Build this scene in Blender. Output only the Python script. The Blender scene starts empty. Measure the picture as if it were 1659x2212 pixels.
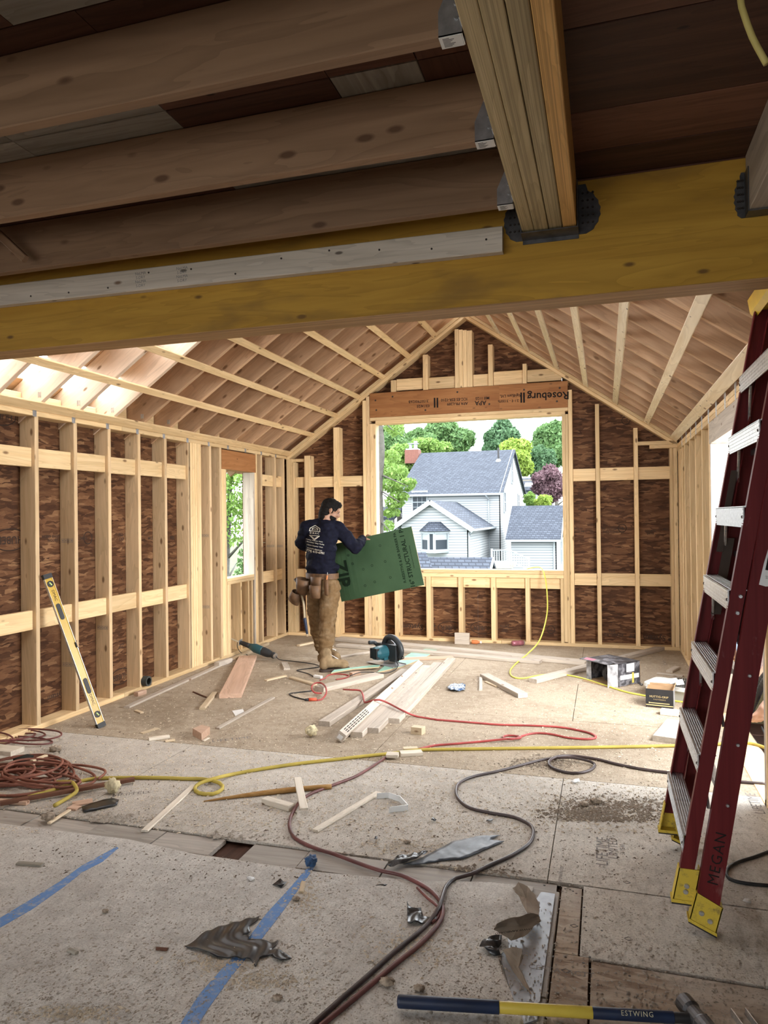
import bpy, bmesh, math, random
import numpy as np
from mathutils import Matrix, Vector, Euler
random.seed(7); rng = np.random.default_rng(7)
SC = bpy.context.scene; COL = SC.collection
PI = math.pi
# ------------------------------------------------------------------ camera
FPX, YAW, PIT, ROL, CAMH = 1560.697, 0.29670, 0.00610, -0.01130, 1.5336
def _axes():
    cy, sy, cp, sp, cr, sr = math.cos(YAW), math.sin(YAW), math.cos(PIT), math.sin(PIT), math.cos(ROL), math.sin(ROL)
    f = Vector((-sy*cp, cy*cp, sp)); r = Vector((cy, sy, 0)); u = r.cross(f)
    return r*cr+u*sr, u*cr-r*sr, f
CR, CU, CF = _axes(); CC = Vector((0, 0, CAMH))
cd = bpy.data.cameras.new('camera'); camo = bpy.data.objects.new('camera', cd); COL.objects.link(camo)
cd.sensor_fit = 'HORIZONTAL'; cd.sensor_width = 36; cd.lens = FPX*36/1659; cd.clip_start = .05; cd.clip_end = 600
camo.matrix_world = Matrix(((CR.x, CU.x, -CF.x, CC.x), (CR.y, CU.y, -CF.y, CC.y), (CR.z, CU.z, -CF.z, CC.z), (0, 0, 0, 1)))
SC.camera = camo
# ------------------------------------------------------------------ sky, lights, exposure
W = bpy.data.worlds.new('sky'); SC.world = W; W.use_nodes = True
_n = W.node_tree.nodes; _l = W.node_tree.links; _n.clear()
_o = _n.new('ShaderNodeOutputWorld'); _b = _n.new('ShaderNodeBackground'); _tc = _n.new('ShaderNodeTexCoord')
_no = _n.new('ShaderNodeTexNoise'); _no.inputs['Scale'].default_value = 2.5; _no.inputs['Detail'].default_value = 5
_cr = _n.new('ShaderNodeValToRGB'); _cr.color_ramp.elements[0].position = .35; _cr.color_ramp.elements[1].position = .6
_cr.color_ramp.elements[0].color = (.80, .90, 1, 1); _cr.color_ramp.elements[1].color = (1, 1, 1, 1)
_l.new(_tc.outputs['Generated'], _no.inputs['Vector']); _l.new(_no.outputs['Fac'], _cr.inputs['Fac'])
_l.new(_cr.outputs['Color'], _b.inputs['Color']); _l.new(_b.outputs[0], _o.inputs[0])
_b.inputs['Strength'].default_value = 5.0
def area_light(name, loc, aim, sx, sy, power, col=(1, 1, 1), spread=PI):
    d = bpy.data.lights.new(name, 'AREA'); d.shape = 'RECTANGLE'; d.size = sx; d.size_y = sy; d.energy = power; d.color = col; d.spread = spread
    o = bpy.data.objects.new(name, d); COL.objects.link(o); o.location = loc
    o.rotation_euler = (Vector(aim)-Vector(loc)).to_track_quat('-Z', 'Y').to_euler(); return o
# hazy soft sun, lamps boosting the doorway daylight, added fill behind the camera
sd = bpy.data.lights.new('hazy_sun', 'SUN'); sd.energy = 2.5; sd.angle = math.radians(35); so = bpy.data.objects.new('hazy_sun', sd)
COL.objects.link(so); so.rotation_euler = Vector((-.55, .12, -.8)).to_track_quat('-Z', 'Y').to_euler()
area_light('rear_fill', (-1.6, -3.3, .9), (-1.7, 3.6, 1.0), 4.5, 1.1, 40, (1, .98, .95))  # lamp added to lift the beam and ledger; the rear wall has no window
area_light('door_daylight', (1.3, 4.75, 1.72), (-1.7, 8.5, .9), 1.5, 1.0, 64, (1, .98, .96), 1.7)
area_light('doorway_sky', (1.5, 5.1, 1.72), (-4.0, 4.7, 1.35), 1.4, .6, 18, (1, .98, .96), 1.3)
SC.view_settings.view_transform = 'Standard'; SC.view_settings.look = 'None'; SC.view_settings.gamma = 1
SC.view_settings.use_curve_mapping = False; SC.view_settings.exposure = 0.9
SC.cycles.max_bounces = 8; SC.cycles.diffuse_bounces = 5; SC.cycles.sample_clamp_indirect = 6
# ------------------------------------------------------------------ pixel -> place (the surveyed camera, used to read positions on known planes)
def ray(px, py): return CF+CR*((px-829.5)/FPX)-CU*((py-1106)/FPX)
def on(px, py, ax, v):
    d = ray(px, py); i = 'xyz'.index(ax); return CC+d*((v-CC[i])/d[i])
def fl(px, py, z=0.0): return on(px, py, 'z', z)
# ------------------------------------------------------------------ scene tree helpers
WM = {}
def put(o, Wm, parent=None):
    WM[o.name] = Wm.copy()
    if parent is not None:
        o.parent = parent; o.matrix_basis = WM[parent.name].inverted() @ Wm
    else: o.matrix_basis = Wm
    return o
def tag(o, label=None, cat=None, group=None, kind=None):
    if label: o['label'] = label
    if cat: o['category'] = cat
    if group: o['group'] = group
    if kind: o['kind'] = kind
    return o
def empty(name, loc=(0, 0, 0), rot=(0, 0, 0), label=None, cat=None, group=None, kind=None, parent=None, mat=None):
    o = bpy.data.objects.new(name, None); COL.objects.link(o); o.empty_display_size = .1
    put(o, mat if mat is not None else Matrix.Translation(Vector(loc)) @ Euler(rot).to_matrix().to_4x4(), parent)
    return tag(o, label, cat, group, kind)
def structure(name): return empty(name, kind='structure')
def obj(name, me, mat, parent=None, Wm=None):
    o = bpy.data.objects.new(name, me); COL.objects.link(o)
    if mat and not me.materials: me.materials.append(mat)
    if Wm is None: Wm = Matrix()
    return put(o, Wm, parent)
def mesh(verts, faces, smooth=False, name='m'):
    me = bpy.data.meshes.new(name); me.from_pydata([tuple(v) for v in verts], [], [tuple(f) for f in faces])
    if smooth: me.polygons.foreach_set('use_smooth', [True]*len(me.polygons))
    me.update(); return me
def bm_mesh(bm, smooth=False):
    me = bpy.data.meshes.new('m'); bmesh.ops.recalc_face_normals(bm, faces=bm.faces[:]); bm.to_mesh(me); bm.free()
    if smooth: me.polygons.foreach_set('use_smooth', [True]*len(me.polygons))
    return me
_cache = {}
def lumber_mesh(L, w, t, mat, e=.003):
    """eased-edge stick: length on local X, width on Y, thickness on Z, centred"""
    key = (round(L, 3), round(w, 4), round(t, 4), mat.name, e)
    if key in _cache: return _cache[key]
    e = min(e, w*.3, t*.3); a, b = w/2, t/2
    pr = [(a-e, -b), (a, -b+e), (a, b-e), (a-e, b), (-a+e, b), (-a, b-e), (-a, -b+e), (-a+e, -b)]
    v = [(s*L/2, y, z) for s in (-1, 1) for (y, z) in pr]
    f = [(i, (i+1) % 8, 8+(i+1) % 8, 8+i) for i in range(8)]+[tuple(range(7, -1, -1)), tuple(range(8, 16))]
    me = mesh(v, f); me.materials.append(mat); _cache[key] = me; return me
def frame(c, x, zhint=(0, 0, 1)):
    x = Vector(x).normalized(); z = Vector(zhint); z = (z-x*z.dot(x))
    if z.length < 1e-4: z = Vector((0, 1, 0))-x*x.y
    z.normalize(); y = z.cross(x)
    return Matrix(((x.x, y.x, z.x, c[0]), (x.y, y.y, z.y, c[1]), (x.z, y.z, z.z, c[2]), (0, 0, 0, 1)))
def stick(name, mat, a, b, w, t, up=(0, 0, 1), parent=None, e=.003):
    """board whose centre line runs a->b; t is measured along `up`, w across"""
    a, b = Vector(a), Vector(b)
    return obj(name, lumber_mesh((b-a).length, w, t, mat, e), None, parent, frame((a+b)/2, b-a, up))
def box(name, mat, x0, x1, y0, y1, z0, z1, parent=None, e=.003):
    """axis aligned board; local X runs along its longest side (the grain)"""
    d = [x1-x0, y1-y0, z1-z0]; c = ((x0+x1)/2, (y0+y1)/2, (z0+z1)/2)
    i = max(range(3), key=lambda k: d[k]); ax = [Vector((1, 0, 0)), Vector((0, 1, 0)), Vector((0, 0, 1))]
    X = ax[i]; k = [j for j in range(3) if j != i]; k.sort(key=lambda j: -d[j])
    Z = ax[k[1]]
    return obj(name, lumber_mesh(d[i], d[k[0]], d[k[1]], mat, e), None, parent, frame(c, X, Z))
def add_cyl(bm, a, b, r0, r1=None, n=12, caps=True):
    r1 = r0 if r1 is None else r1; a, b = Vector(a), Vector(b); M = frame(a, b-a, (0, 0, 1) if abs((b-a).normalized().z) < .95 else (1, 0, 0))
    y, z = M.to_3x3().col[1], M.to_3x3().col[2]
    A = [bm.verts.new(a+(y*math.cos(2*PI*i/n)+z*math.sin(2*PI*i/n))*r0) for i in range(n)]
    B = [bm.verts.new(b+(y*math.cos(2*PI*i/n)+z*math.sin(2*PI*i/n))*r1) for i in range(n)]
    for i in range(n): bm.faces.new((A[i], A[(i+1) % n], B[(i+1) % n], B[i]))
    if caps: bm.faces.new(A[::-1]); bm.faces.new(B)
def add_box(bm, x0, x1, y0, y1, z0, z1, M=None):
    P = [Vector((x, y, z)) for x in (x0, x1) for y in (y0, y1) for z in (z0, z1)]
    v = [bm.verts.new(M @ p if M else p) for p in P]
    for f in ((0, 1, 3, 2), (4, 6, 7, 5), (0, 4, 5, 1), (2, 3, 7, 6), (0, 2, 6, 4), (1, 5, 7, 3)): bm.faces.new([v[i] for i in f])
def add_lathe(bm, prof, n=20, M=None, caps=True):
    """profile [(r, z)] spun round local Z"""
    R_ = []
    for r, z in prof:
        R_.append([bm.verts.new((M @ Vector((r*math.cos(2*PI*i/n), r*math.sin(2*PI*i/n), z))) if M else Vector((r*math.cos(2*PI*i/n), r*math.sin(2*PI*i/n), z))) for i in range(n)])
    for A, B in zip(R_, R_[1:]):
        for i in range(n): bm.faces.new((A[i], A[(i+1) % n], B[(i+1) % n], B[i]))
    if caps: bm.faces.new(R_[0][::-1]); bm.faces.new(R_[-1])
def add_prism(bm, poly, z0, z1, M=None):
    """polygon [(x, y)] extruded z0..z1"""
    A = [bm.verts.new(M @ Vector((x, y, z0)) if M else Vector((x, y, z0))) for x, y in poly]
    B = [bm.verts.new(M @ Vector((x, y, z1)) if M else Vector((x, y, z1))) for x, y in poly]
    n = len(poly); bm.faces.new(A[::-1]); bm.faces.new(B)
    for i in range(n): bm.faces.new((A[i], A[(i+1) % n], B[(i+1) % n], B[i]))
def spline(P, step=.03, closed=False):
    P = [Vector(p) for p in P]; out = []
    n = len(P)
    for i in range(n-1):
        p0, p1, p2, p3 = P[max(i-1, 0)], P[i], P[i+1], P[min(i+2, n-1)]
        k = max(2, int((p2-p1).length/step))
        for j in range(k):
            t = j/k
            out.append(.5*((2*p1)+(p2-p0)*t+(2*p0-5*p1+4*p2-p3)*t*t+(3*p1-p0-3*p2+p3)*t**3))
    out.append(P[-1]); return out
def tube_mesh(P, r, n=8):
    P = [Vector(p) for p in P]; vs = []; fs = []; up = Vector((0, 0, 1)); prev = None
    rr = r if callable(r) else (lambda t: r)
    for i, p in enumerate(P):
        t = (P[min(i+1, len(P)-1)]-P[max(i-1, 0)])
        if t.length < 1e-9: t = Vector((1, 0, 0))
        t.normalize()
        if prev is None: prev = up if abs(t.z) < .95 else Vector((1, 0, 0))
        s = t.cross(prev)
        if s.length < 1e-5: s = t.cross(Vector((0, 1, .3)))
        s.normalize(); u = s.cross(t); prev = u
        q = rr(i/max(1, len(P)-1))
        for k in range(n): vs.append(p+(s*math.cos(2*PI*k/n)+u*math.sin(2*PI*k/n))*q)
    for i in range(len(P)-1):
        for k in range(n): fs.append((i*n+k, i*n+(k+1) % n, (i+1)*n+(k+1) % n, (i+1)*n+k))
    fs.append(tuple(range(n))[::-1]); fs.append(tuple(range((len(P)-1)*n, len(P)*n)))
    return mesh(vs, fs, True)
_txt = {}
def text(name, s, size, mat, parent, Wm, align='CENTER', ext=.0003, space=1.0, bold=0):
    """lettering as a flat mesh (font outline), X right, Y up"""
    key = (s, round(size, 4), space, mat.name, bold)
    if key not in _txt:
        c = bpy.data.curves.new('t', 'FONT'); c.body = s; c.size = size; c.align_x = align; c.align_y = 'CENTER'; c.extrude = 0; c.offset = bold*size
        c.space_character = space; c.resolution_u = 2; o = bpy.data.objects.new('t', c); COL.objects.link(o)
        dg = bpy.context.evaluated_depsgraph_get(); me = bpy.data.meshes.new_from_object(o.evaluated_get(dg)); bpy.data.objects.remove(o); me.materials.clear(); me.materials.append(mat); _txt[key] = me
    o = obj(name, _txt[key], None, parent, Wm); o['kind'] = 'stuff'; return o
def facing(c, right, up):
    """matrix whose X is `right`, Y is `up` (text plane), Z out of the surface"""
    x = Vector(right).normalized(); y = Vector(up); y = (y-x*y.dot(x)).normalized(); z = x.cross(y)
    return Matrix(((x.x, y.x, z.x, c[0]), (x.y, y.y, z.y, c[1]), (x.z, y.z, z.z, c[2]), (0, 0, 0, 1)))
# ------------------------------------------------------------------ materials
MATS = {}
class NT:
    def __init__(s, name, rough=.6, spec=.3, metal=0):
        m = bpy.data.materials.new(name); m.use_nodes = True; s.m = m; s.t = m.node_tree; s.b = s.t.nodes['Principled BSDF']
        s.b.inputs['Roughness'].default_value = rough; s.b.inputs['Specular IOR Level'].default_value = spec; s.b.inputs['Metallic'].default_value = metal
        MATS[name] = m
    def n(s, ty, **kw):
        nd = s.t.nodes.new(ty)
        for k, v in kw.items():
            if k in nd.inputs: s.set(nd.inputs[k], v)
            else: setattr(nd, k, v)
        return nd
    def set(s, inp, v):
        if isinstance(v, bpy.types.NodeSocket): s.t.links.new(v, inp)
        else:
            try: inp.default_value = v
            except Exception: inp.default_value = (*v, 1) if len(v) == 3 else v
    def ramp(s, fac, stops):
        r = s.n('ShaderNodeValToRGB'); s.set(r.inputs['Fac'], fac); e = r.color_ramp.elements
        while len(e) > 2: e.remove(e[-1])
        for i, (p, c) in enumerate(stops):
            k = e[i] if i < 2 else e.new(p)
            k.position = p; k.color = (*c, 1) if not isinstance(c, (int, float)) else (c, c, c, 1)
        return r.outputs['Color']
    def mix(s, fac, a, b, mode='MIX'):
        k = s.n('ShaderNodeMix', data_type='RGBA', blend_type=mode)
        s.set(k.inputs[0], fac); s.set(k.inputs[6], a if not isinstance(a, tuple) else (*a[:3], 1)); s.set(k.inputs[7], b if not isinstance(b, tuple) else (*b[:3], 1)); return k.outputs[2]
    def math(s, op, a, b=0, c=0):
        k = s.n('ShaderNodeMath', operation=op); s.set(k.inputs[0], a); s.set(k.inputs[1], b); s.set(k.inputs[2], c); return k.outputs[0]
    def noise(s, vec, scale, detail=3, rough=.55, dist=0):
        k = s.n('ShaderNodeTexNoise', Scale=scale, Detail=detail, Roughness=rough, Distortion=dist); s.set(k.inputs['Vector'], vec); return k.outputs['Fac']
    def voro(s, vec, scale, feature='F1', out='Distance', rnd=1, dim='3D'):
        k = s.n('ShaderNodeTexVoronoi', voronoi_dimensions=dim, feature=feature, Scale=scale); k.inputs['Randomness'].default_value = rnd; s.set(k.inputs['Vector'], vec); return k.outputs[out]
    def mapping(s, vec, sc=(1, 1, 1), rot=(0, 0, 0), loc=(0, 0, 0)):
        k = s.n('ShaderNodeMapping'); s.set(k.inputs['Vector'], vec); k.inputs['Scale'].default_value = sc; k.inputs['Rotation'].default_value = rot
        s.set(k.inputs['Location'], loc); return k.outputs[0]
    def obj(s):
        tc = s.n('ShaderNodeTexCoord'); oi = s.n('ShaderNodeObjectInfo')
        cm = s.n('ShaderNodeCombineXYZ'); r = oi.outputs['Random']
        s.set(cm.inputs[0], s.math('MULTIPLY', r, 41.3)); s.set(cm.inputs[1], s.math('MULTIPLY', r, 17.7)); s.set(cm.inputs[2], s.math('MULTIPLY', r, 29.1))
        a = s.n('ShaderNodeVectorMath', operation='ADD'); s.set(a.inputs[0], tc.outputs['Object']); s.set(a.inputs[1], cm.outputs[0]); return a.outputs[0], r
    def pos(s): return s.n('ShaderNodeNewGeometry').outputs['Position']
    def bump(s, h, strength=.2, dist=.01):
        k = s.n('ShaderNodeBump', Strength=strength, Distance=dist); s.set(k.inputs['Height'], h); s.t.links.new(k.outputs[0], s.b.inputs['Normal'])
    def color(s, c): s.set(s.b.inputs['Base Color'], c if not isinstance(c, tuple) else (*c[:3], 1))
def plain(name, col, rough=.6, spec=.3, metal=0, var=.06, scale=8, bump=0):
    m = NT(name, rough, spec, metal); v, r = m.obj(); n = m.noise(v, scale, 4)
    d = tuple(max(0, c*(1-var*2)) for c in col); l = tuple(min(1, c*(1+var*2)) for c in col)
    m.color(m.ramp(n, [(.3, d), (.7, l)]))
    if bump: m.bump(m.noise(v, scale*10, 3), bump, .004)
    return m.m
def wood(name, light, dark, knotc=(.16, .08, .035), var=.14, knots=.08, rough=.62, grain=42, spots=False, lam=False, stain=None):
    m = NT(name, rough, .25); v, r = m.obj()
    vg = m.mapping(v, (1.2, grain*.55, grain*.55))
    g1 = m.noise(vg, 1.0, 4, .6, .6)
    vb = m.mapping(v, (.55, 5, 5)); g2 = m.noise(vb, 1.3, 3, .5, 1.2)
    rings = m.math('FRACT', m.math('MULTIPLY', g2, 9.0)); rings = m.math('POWER', rings, 2.5)
    c = m.mix(m.math('MULTIPLY', rings, .42), m.ramp(g1, [(.3, dark), (.62, light)]), tuple(x*.72 for x in dark))
    if knots:
        vk = m.mapping(v, (4.2, 10, 10)); k = m.voro(vk, 1.0)
        kk = m.ramp(k, [(knots, 1), (knots*1.9, 0)]); c = m.mix(m.math('MULTIPLY', kk, .85), c, knotc)
    if spots:
        sp = m.voro(m.mapping(v, (6, 16, 16)), 1.0); c = m.mix(m.math('MULTIPLY', m.ramp(sp, [(.07, 1), (.12, 0)]), .8), c, (.05, .03, .02))
    if lam:
        ll = m.noise(m.mapping(v, (.3, 260, 260)), 1.0, 2); c = m.mix(m.math('MULTIPLY', m.ramp(ll, [(.45, 0), (.62, 1)]), .55), c, tuple(x*.45 for x in dark))
    if stain:
        s2 = m.noise(m.mapping(v, (2, 6, 6)), 1.0, 4); c = m.mix(m.ramp(s2, [(.55, 0), (.75, 1)]), c, stain)
    val = m.math('ADD', m.math('MULTIPLY', m.math('SUBTRACT', r, .5), 2*var), 1.0)
    h = m.n('ShaderNodeHueSaturation'); m.set(h.inputs['Value'], val); m.set(h.inputs['Color'], c)
    m.color(h.outputs[0]); m.bump(g1, .12, .004); return m.m
PINE = wood('fresh_pine', (.80, .60, .345), (.68, .475, .245))
PINE_SIDE = wood('stud_pine', (.72, .53, .32), (.60, .42, .235), knots=.08)
STRAP = wood('strapping_spruce', (.88, .78, .60), (.76, .63, .43), spots=True)
RAFT = wood('rafter_fir', (.55, .355, .215), (.44, .275, .16), knots=.09, grain=30)
RAFT_LIT = wood('lit_rafter_fir', (.70, .55, .42), (.60, .45, .33), knots=.07, grain=30)  # paler copy of the rafter fir, with the open bays' light painted in
LVL = wood('dark_laminated_veneer', (.40, .185, .07), (.29, .12, .042), knots=.05, grain=24)
BEAM = wood('amber_laminated_veneer', (.56, .325, .048), (.43, .235, .030), knots=.06, grain=22, knotc=(.12, .06, .02), stain=(.25, .14, .035))
BEAMB = wood('beam_edge_plies', (.62, .38, .18), (.44, .25, .105), knots=0, lam=True, grain=80)
GIRD = wood('weathered_laminate', (.56, .45, .26), (.42, .325, .175), knots=0, lam=True, grain=80)
GIRDY = wood('golden_laminate', (.74, .45, .17), (.60, .34, .11), knots=0, lam=True, grain=80)
JOIST = wood('fir_joist', (.29, .18, .108), (.215, .128, .074), knots=.075, grain=30, knotc=(.09, .045, .025))
OLDB = wood('old_dark_board', (.13, .058, .035), (.075, .033, .02), knots=.04, var=.45, knotc=(.02, .01, .008))
GREYB = wood('weathered_grey_board', (.40, .37, .31), (.26, .235, .19), knots=.06, stain=(.16, .14, .11))
DUSTB = wood('dusty_floor_board', (.46, .42, .37), (.34, .305, .265), knots=.05)
GREYL = wood('grey_ledger', (.74, .67, .575), (.60, .535, .445), knots=.06, spots=True)
WHITE = wood('pale_dusty_lumber', (.56, .495, .42), (.42, .36, .30), knots=.07, var=.08)
SCRAP = wood('scrap_lumber', (.68, .56, .40), (.54, .42, .27), knots=.06, var=.18)
PINK = wood('pinkish_fir_plank', (.62, .43, .32), (.52, .34, .24), knots=.05)
def osb_mat(name, cols, axes, sat=1.0, dust=None):
    m = NT(name, .7, .2); p = m.pos(); sx = m.n('ShaderNodeSeparateXYZ'); m.set(sx.inputs[0], p)
    cm = m.n('ShaderNodeCombineXYZ')
    if axes == 'wall': m.set(cm.inputs[0], m.math('ADD', sx.outputs[0], sx.outputs[1])); m.set(cm.inputs[1], sx.outputs[2])
    else: m.set(cm.inputs[0], sx.outputs[0]); m.set(cm.inputs[1], sx.outputs[1])
    v = cm.outputs[0]; w = m.n('ShaderNodeTexNoise', Scale=14.0, Detail=2); m.set(w.inputs['Vector'], v)
    wv = m.n('ShaderNodeVectorMath', operation='MULTIPLY_ADD'); m.set(wv.inputs[0], w.outputs['Color']); wv.inputs[1].default_value = (.022, .022, 0); m.set(wv.inputs[2], v); v = wv.outputs[0]
    fine = m.noise(m.mapping(v, (26, 170, 1), (0, 0, .1)), 1.0, 3); big = m.noise(v, 2.6, 3)
    c = m.ramp(fine, [(.3, cols[0]), (.5, cols[1]), (.72, cols[2])])
    for rot, sc, off, th in ((.12, (7.5, 34, 1), 0, .0), (-.45, (9, 44, 1), 3.3, .5), (.6, (10, 48, 1), 7.1, .66), (1.3, (12, 52, 1), 9.7, .82)):
        k = m.n('ShaderNodeTexVoronoi', voronoi_dimensions='2D', Scale=1.0); m.set(k.inputs['Vector'], m.mapping(v, sc, (0, 0, rot), (off, off*2, 0)))
        s = m.n('ShaderNodeSeparateXYZ'); m.set(s.inputs[0], k.outputs['Color'])
        fc = m.ramp(m.math('ADD', m.math('MULTIPLY', s.outputs[1], .85), m.math('MULTIPLY', m.math('SUBTRACT', fine, .5), .28)), [(.05, cols[0]), (.40, cols[1]), (.72, cols[2]), (.98, cols[3])])
        c = m.mix(m.math('MULTIPLY', m.math('GREATER_THAN', s.outputs[0], th), .85), c, fc)
        val = k.outputs['Distance']
    c = m.mix(m.math('MULTIPLY', m.ramp(big, [(.35, 1), (.6, 0)]), .35), c, cols[0])
    if dust:
        n = m.noise(v, 2.2, 6, .65); n2 = m.noise(v, 90, 3, .6)
        c = m.mix(m.math('MULTIPLY', m.ramp(n, [(dust[1], 0), (dust[2], 1)]), m.math('ADD', .55, m.math('MULTIPLY', n2, .8))), c, dust[0])
    m.color(c); m.bump(fine, .25, .004); return m.m
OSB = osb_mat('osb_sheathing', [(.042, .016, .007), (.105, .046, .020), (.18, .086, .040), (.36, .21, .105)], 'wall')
def floor_mat(name, base, dusty, dark, tint=None, s=1.0):
    m = NT(name, .85, .15); v = m.pos()
    n1 = m.noise(v, 1.1*s, 6, .62, .4); n2 = m.noise(v, 14, 5, .65); n3 = m.noise(v, 130, 3, .6); n4 = m.noise(m.mapping(v, (60, 22, 1), (0, 0, .5)), 1, 3)
    f = m.math('ADD', m.math('MULTIPLY', n1, .6), m.math('MULTIPLY', n2, .4))
    c = m.ramp(f, [(.38, base), (.56, dusty)])
    c = m.mix(m.math('MULTIPLY', m.ramp(n4, [(.5, 0), (.75, 1)]), .35), c, dark)
    sp = m.voro(m.mapping(v, (46, 80, 1), (0, 0, .4)), 1.0); gate = m.noise(v, 3.0, 4, .6)
    c = m.mix(m.math('MULTIPLY', m.ramp(sp, [(.10, 1), (.2, 0)]), m.ramp(gate, [(.52, 0), (.74, .35)])), c, dark)
    c = m.mix(m.math('MULTIPLY', m.ramp(n3, [(.35, 1), (.5, 0)]), .38), c, tuple(x*.55 for x in base))
    c = m.mix(m.math('MULTIPLY', m.ramp(n3, [(.58, 0), (.72, 1)]), .35), c, tuple(min(1, x*1.25) for x in dusty))
    m.color(c); m.bump(m.math('ADD', n3, m.math('MULTIPLY', n2, 1.5)), .35, .006); return m.m
SUBFL = floor_mat('dusty_subfloor', (.29, .23, .165), (.45, .375, .285), (.16, .11, .075))
SUBFG = floor_mat('grey_subfloor', (.42, .38, .33), (.60, .555, .49), (.19, .155, .12))
PAPER = floor_mat('dusty_floor_paper', (.49, .46, .42), (.66, .63, .58), (.24, .205, .17), s=1.5)
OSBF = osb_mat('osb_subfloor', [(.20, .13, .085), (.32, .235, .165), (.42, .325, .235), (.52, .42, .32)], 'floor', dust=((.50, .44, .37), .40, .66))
STEEL = plain('galvanised_steel', (.50, .51, .53), .38, .5, .85, .12, 30)
DSTEEL = plain('dark_hanger_steel', (.11, .11, .115), .42, .5, .7, .2, 20)
STICKER = plain('white_sticker', (.75, .75, .74), .6)
PRINTW = plain('grey_print', (.20, .2, .2), .7)
INK = plain('black_ink', (.018, .015, .014), .8, .1)
BLACKR = plain('black_rubber', (.018, .018, .02), .5, .35)
WHITEP = plain('white_plastic', (.74, .76, .76), .4, .4)
NAIL = plain('nail_head', (.05, .04, .035), .5, .4, .4)
# ================================================================== THE SETTING
XL, XR, YB = -3.9745, .782, 8.6526       # inner stud faces of the addition
ST, DP = .0381, .1397                    # 2x6 section
ZP = 2.297                               # underside of the top plates
S = .6975; CS = 1/math.sqrt(1+S*S)       # roof slope
XRID = -1.597
def zroof(x): return (2.355+S*(x+3.928)) if x < XRID else (2.352+S*(.743-x))
# floor ---------------------------------------------------------------
floor = structure('floor')
G = .004
def panel(mat, x0, x1, y0, y1, z1=0, t=.018, name='subfloor_panel'): return box(name, mat, x0+G/2, x1-G/2, y0+G/2, y1-G/2, z1-t, z1, floor, .0015)
box('joist_deck', OLDB, -4.3, 3.2, -4.2, 9.0, -.10, -.03, floor)
ys = [3.10, 4.32, 5.54, 6.76, 7.98, 8.80]
for i in range(5):
    xs = [-4.25, -2.69, -.25, .95] if i % 2 == 0 else [-4.25, -3.2, -1.45, .95]
    for a, b in zip(xs, xs[1:]): panel(SUBFL if i > 0 else SUBFG, a, b, ys[i], ys[i+1])
panel(SUBFG, -.105, 2.9, 2.60, 3.095)
panel(OSBF, -.19, -.107, 2.60, 3.07); panel(OSBF, -.19, -.07, 2.30, 2.60)
panel(OSBF, -.19, -.068, 1.0, 2.30); panel(OSBF, -.066, 2.9, 1.0, 2.585); panel(OLDB, -.19, 2.9, -4.0, .4); panel(OSBF, -.19, 2.9, .4, 1.0)  # rearmost panel is out of view and dark to limit bounced light
for k in range(9):                                            # narrow old floor boards showing between the two subfloors
    x0 = -3.6+.38*k
    box('old_floor_board', DUSTB, x0+.003 if k != 5 else -1.60, min(x0+.377, -.21) if k != 4 else -1.755, 2.925, 3.092, -.025, -.004-.002*(k % 3), floor)
for k in range(6): box('old_floor_board', DUSTB, -.262, -.196, 1.0+.34*k, 1.335+.34*k, -.03, -.006-.003*(k % 2), floor)
box('subfloor_panel', SUBFG, -4.25, -.275, .3, 2.93, -.02, -.008, floor); box('subfloor_panel', OLDB, -4.25, -.2, -4.0, .295, -.02, -.008, floor)  # unseen floor behind the camera, darkened to cut its bounce onto the joists
# wall framing --------------------------------------------------------
def stud_y(par, y, z0, z1, mat=PINE, x=None, w=ST, d=DP, name='stud'):    # on the left wall: inner face at XL
    return box(name, mat, XL-d, XL, y-w/2, y+w/2, z0, z1, par)
wl = structure('wall_left')
for k in range(-14, 6):
    y = 4.337+k*.4064-ST/2
    if y > -1.2: stud_y(wl, y, ST, ZP, PINE_SIDE)
stud_y(wl, 6.365-ST/2, ST, ZP, PINE_SIDE)
for yy in (6.408, 6.450, 6.492, 6.534, 6.572): stud_y(wl, yy-ST/2, ST, ZP, PINE, w=.036)
for yy in (6.775, 6.985): stud_y(wl, yy-ST/2, ST, ZP, PINE_SIDE)
for y0, y1, n in ((4.337, 6.37, 5),):
    for k in range(5):
        a, b = 4.337+k*.4064+.002, 4.337+(k+1)*.4064-ST-.002
        box('blocking', PINE, XL-.03-ST, XL-.03, a, b, 1.925+.004*(k % 2), 2.065+.004*(k % 2), wl)
        box('blocking', PINE, XL-.03-ST, XL-.03, a, b, .735+.004*(k % 3), .875+.004*(k % 3), wl)
for k in range(-12, 0):
    a, b = 4.337+k*.4064+.002, 4.337+(k+1)*.4064-ST-.002
    if a > -1:
        box('blocking', PINE, XL-.03-ST, XL-.03, a, b, 1.925, 2.065, wl); box('blocking', PINE, XL-.03-ST, XL-.03, a, b, .735, .875, wl)
for yy, m_ in ((7.962, PINE_SIDE), (8.35, PINE_SIDE), (8.60, PINE_SIDE)): stud_y(wl, yy-ST/2, ST, ZP, m_)
for a, b in ((7.965, 8.31), (8.352, 8.56)):
    box('blocking', PINE, XL-.03-ST, XL-.03, a, b, 1.925, 2.065, wl); box('blocking', PINE, XL-.03-ST, XL-.03, a, b, .735, .875, wl)
ysp = [-1.2, 2.4, 5.3, 8.79]
for a, b in zip(ysp, ysp[1:]):
    box('bottom_plate', PINE, XL-DP, XL, a, b-.003, .0, ST, wl)
    box('top_plate', PINE, XL-DP, XL, a, b-.003, ZP, ZP+ST, wl); box('top_plate', PINE, XL-DP, XL, a-.6, b-.603, ZP+ST, ZP+2*ST, wl)
XS = XL-DP
def sheath_x(x0, x1, y0, y1, z0, z1, par): box('sheathing_panel', OSB, x0, x1, y0+.001, y1-.001, z0, z1, par, .001)
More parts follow.
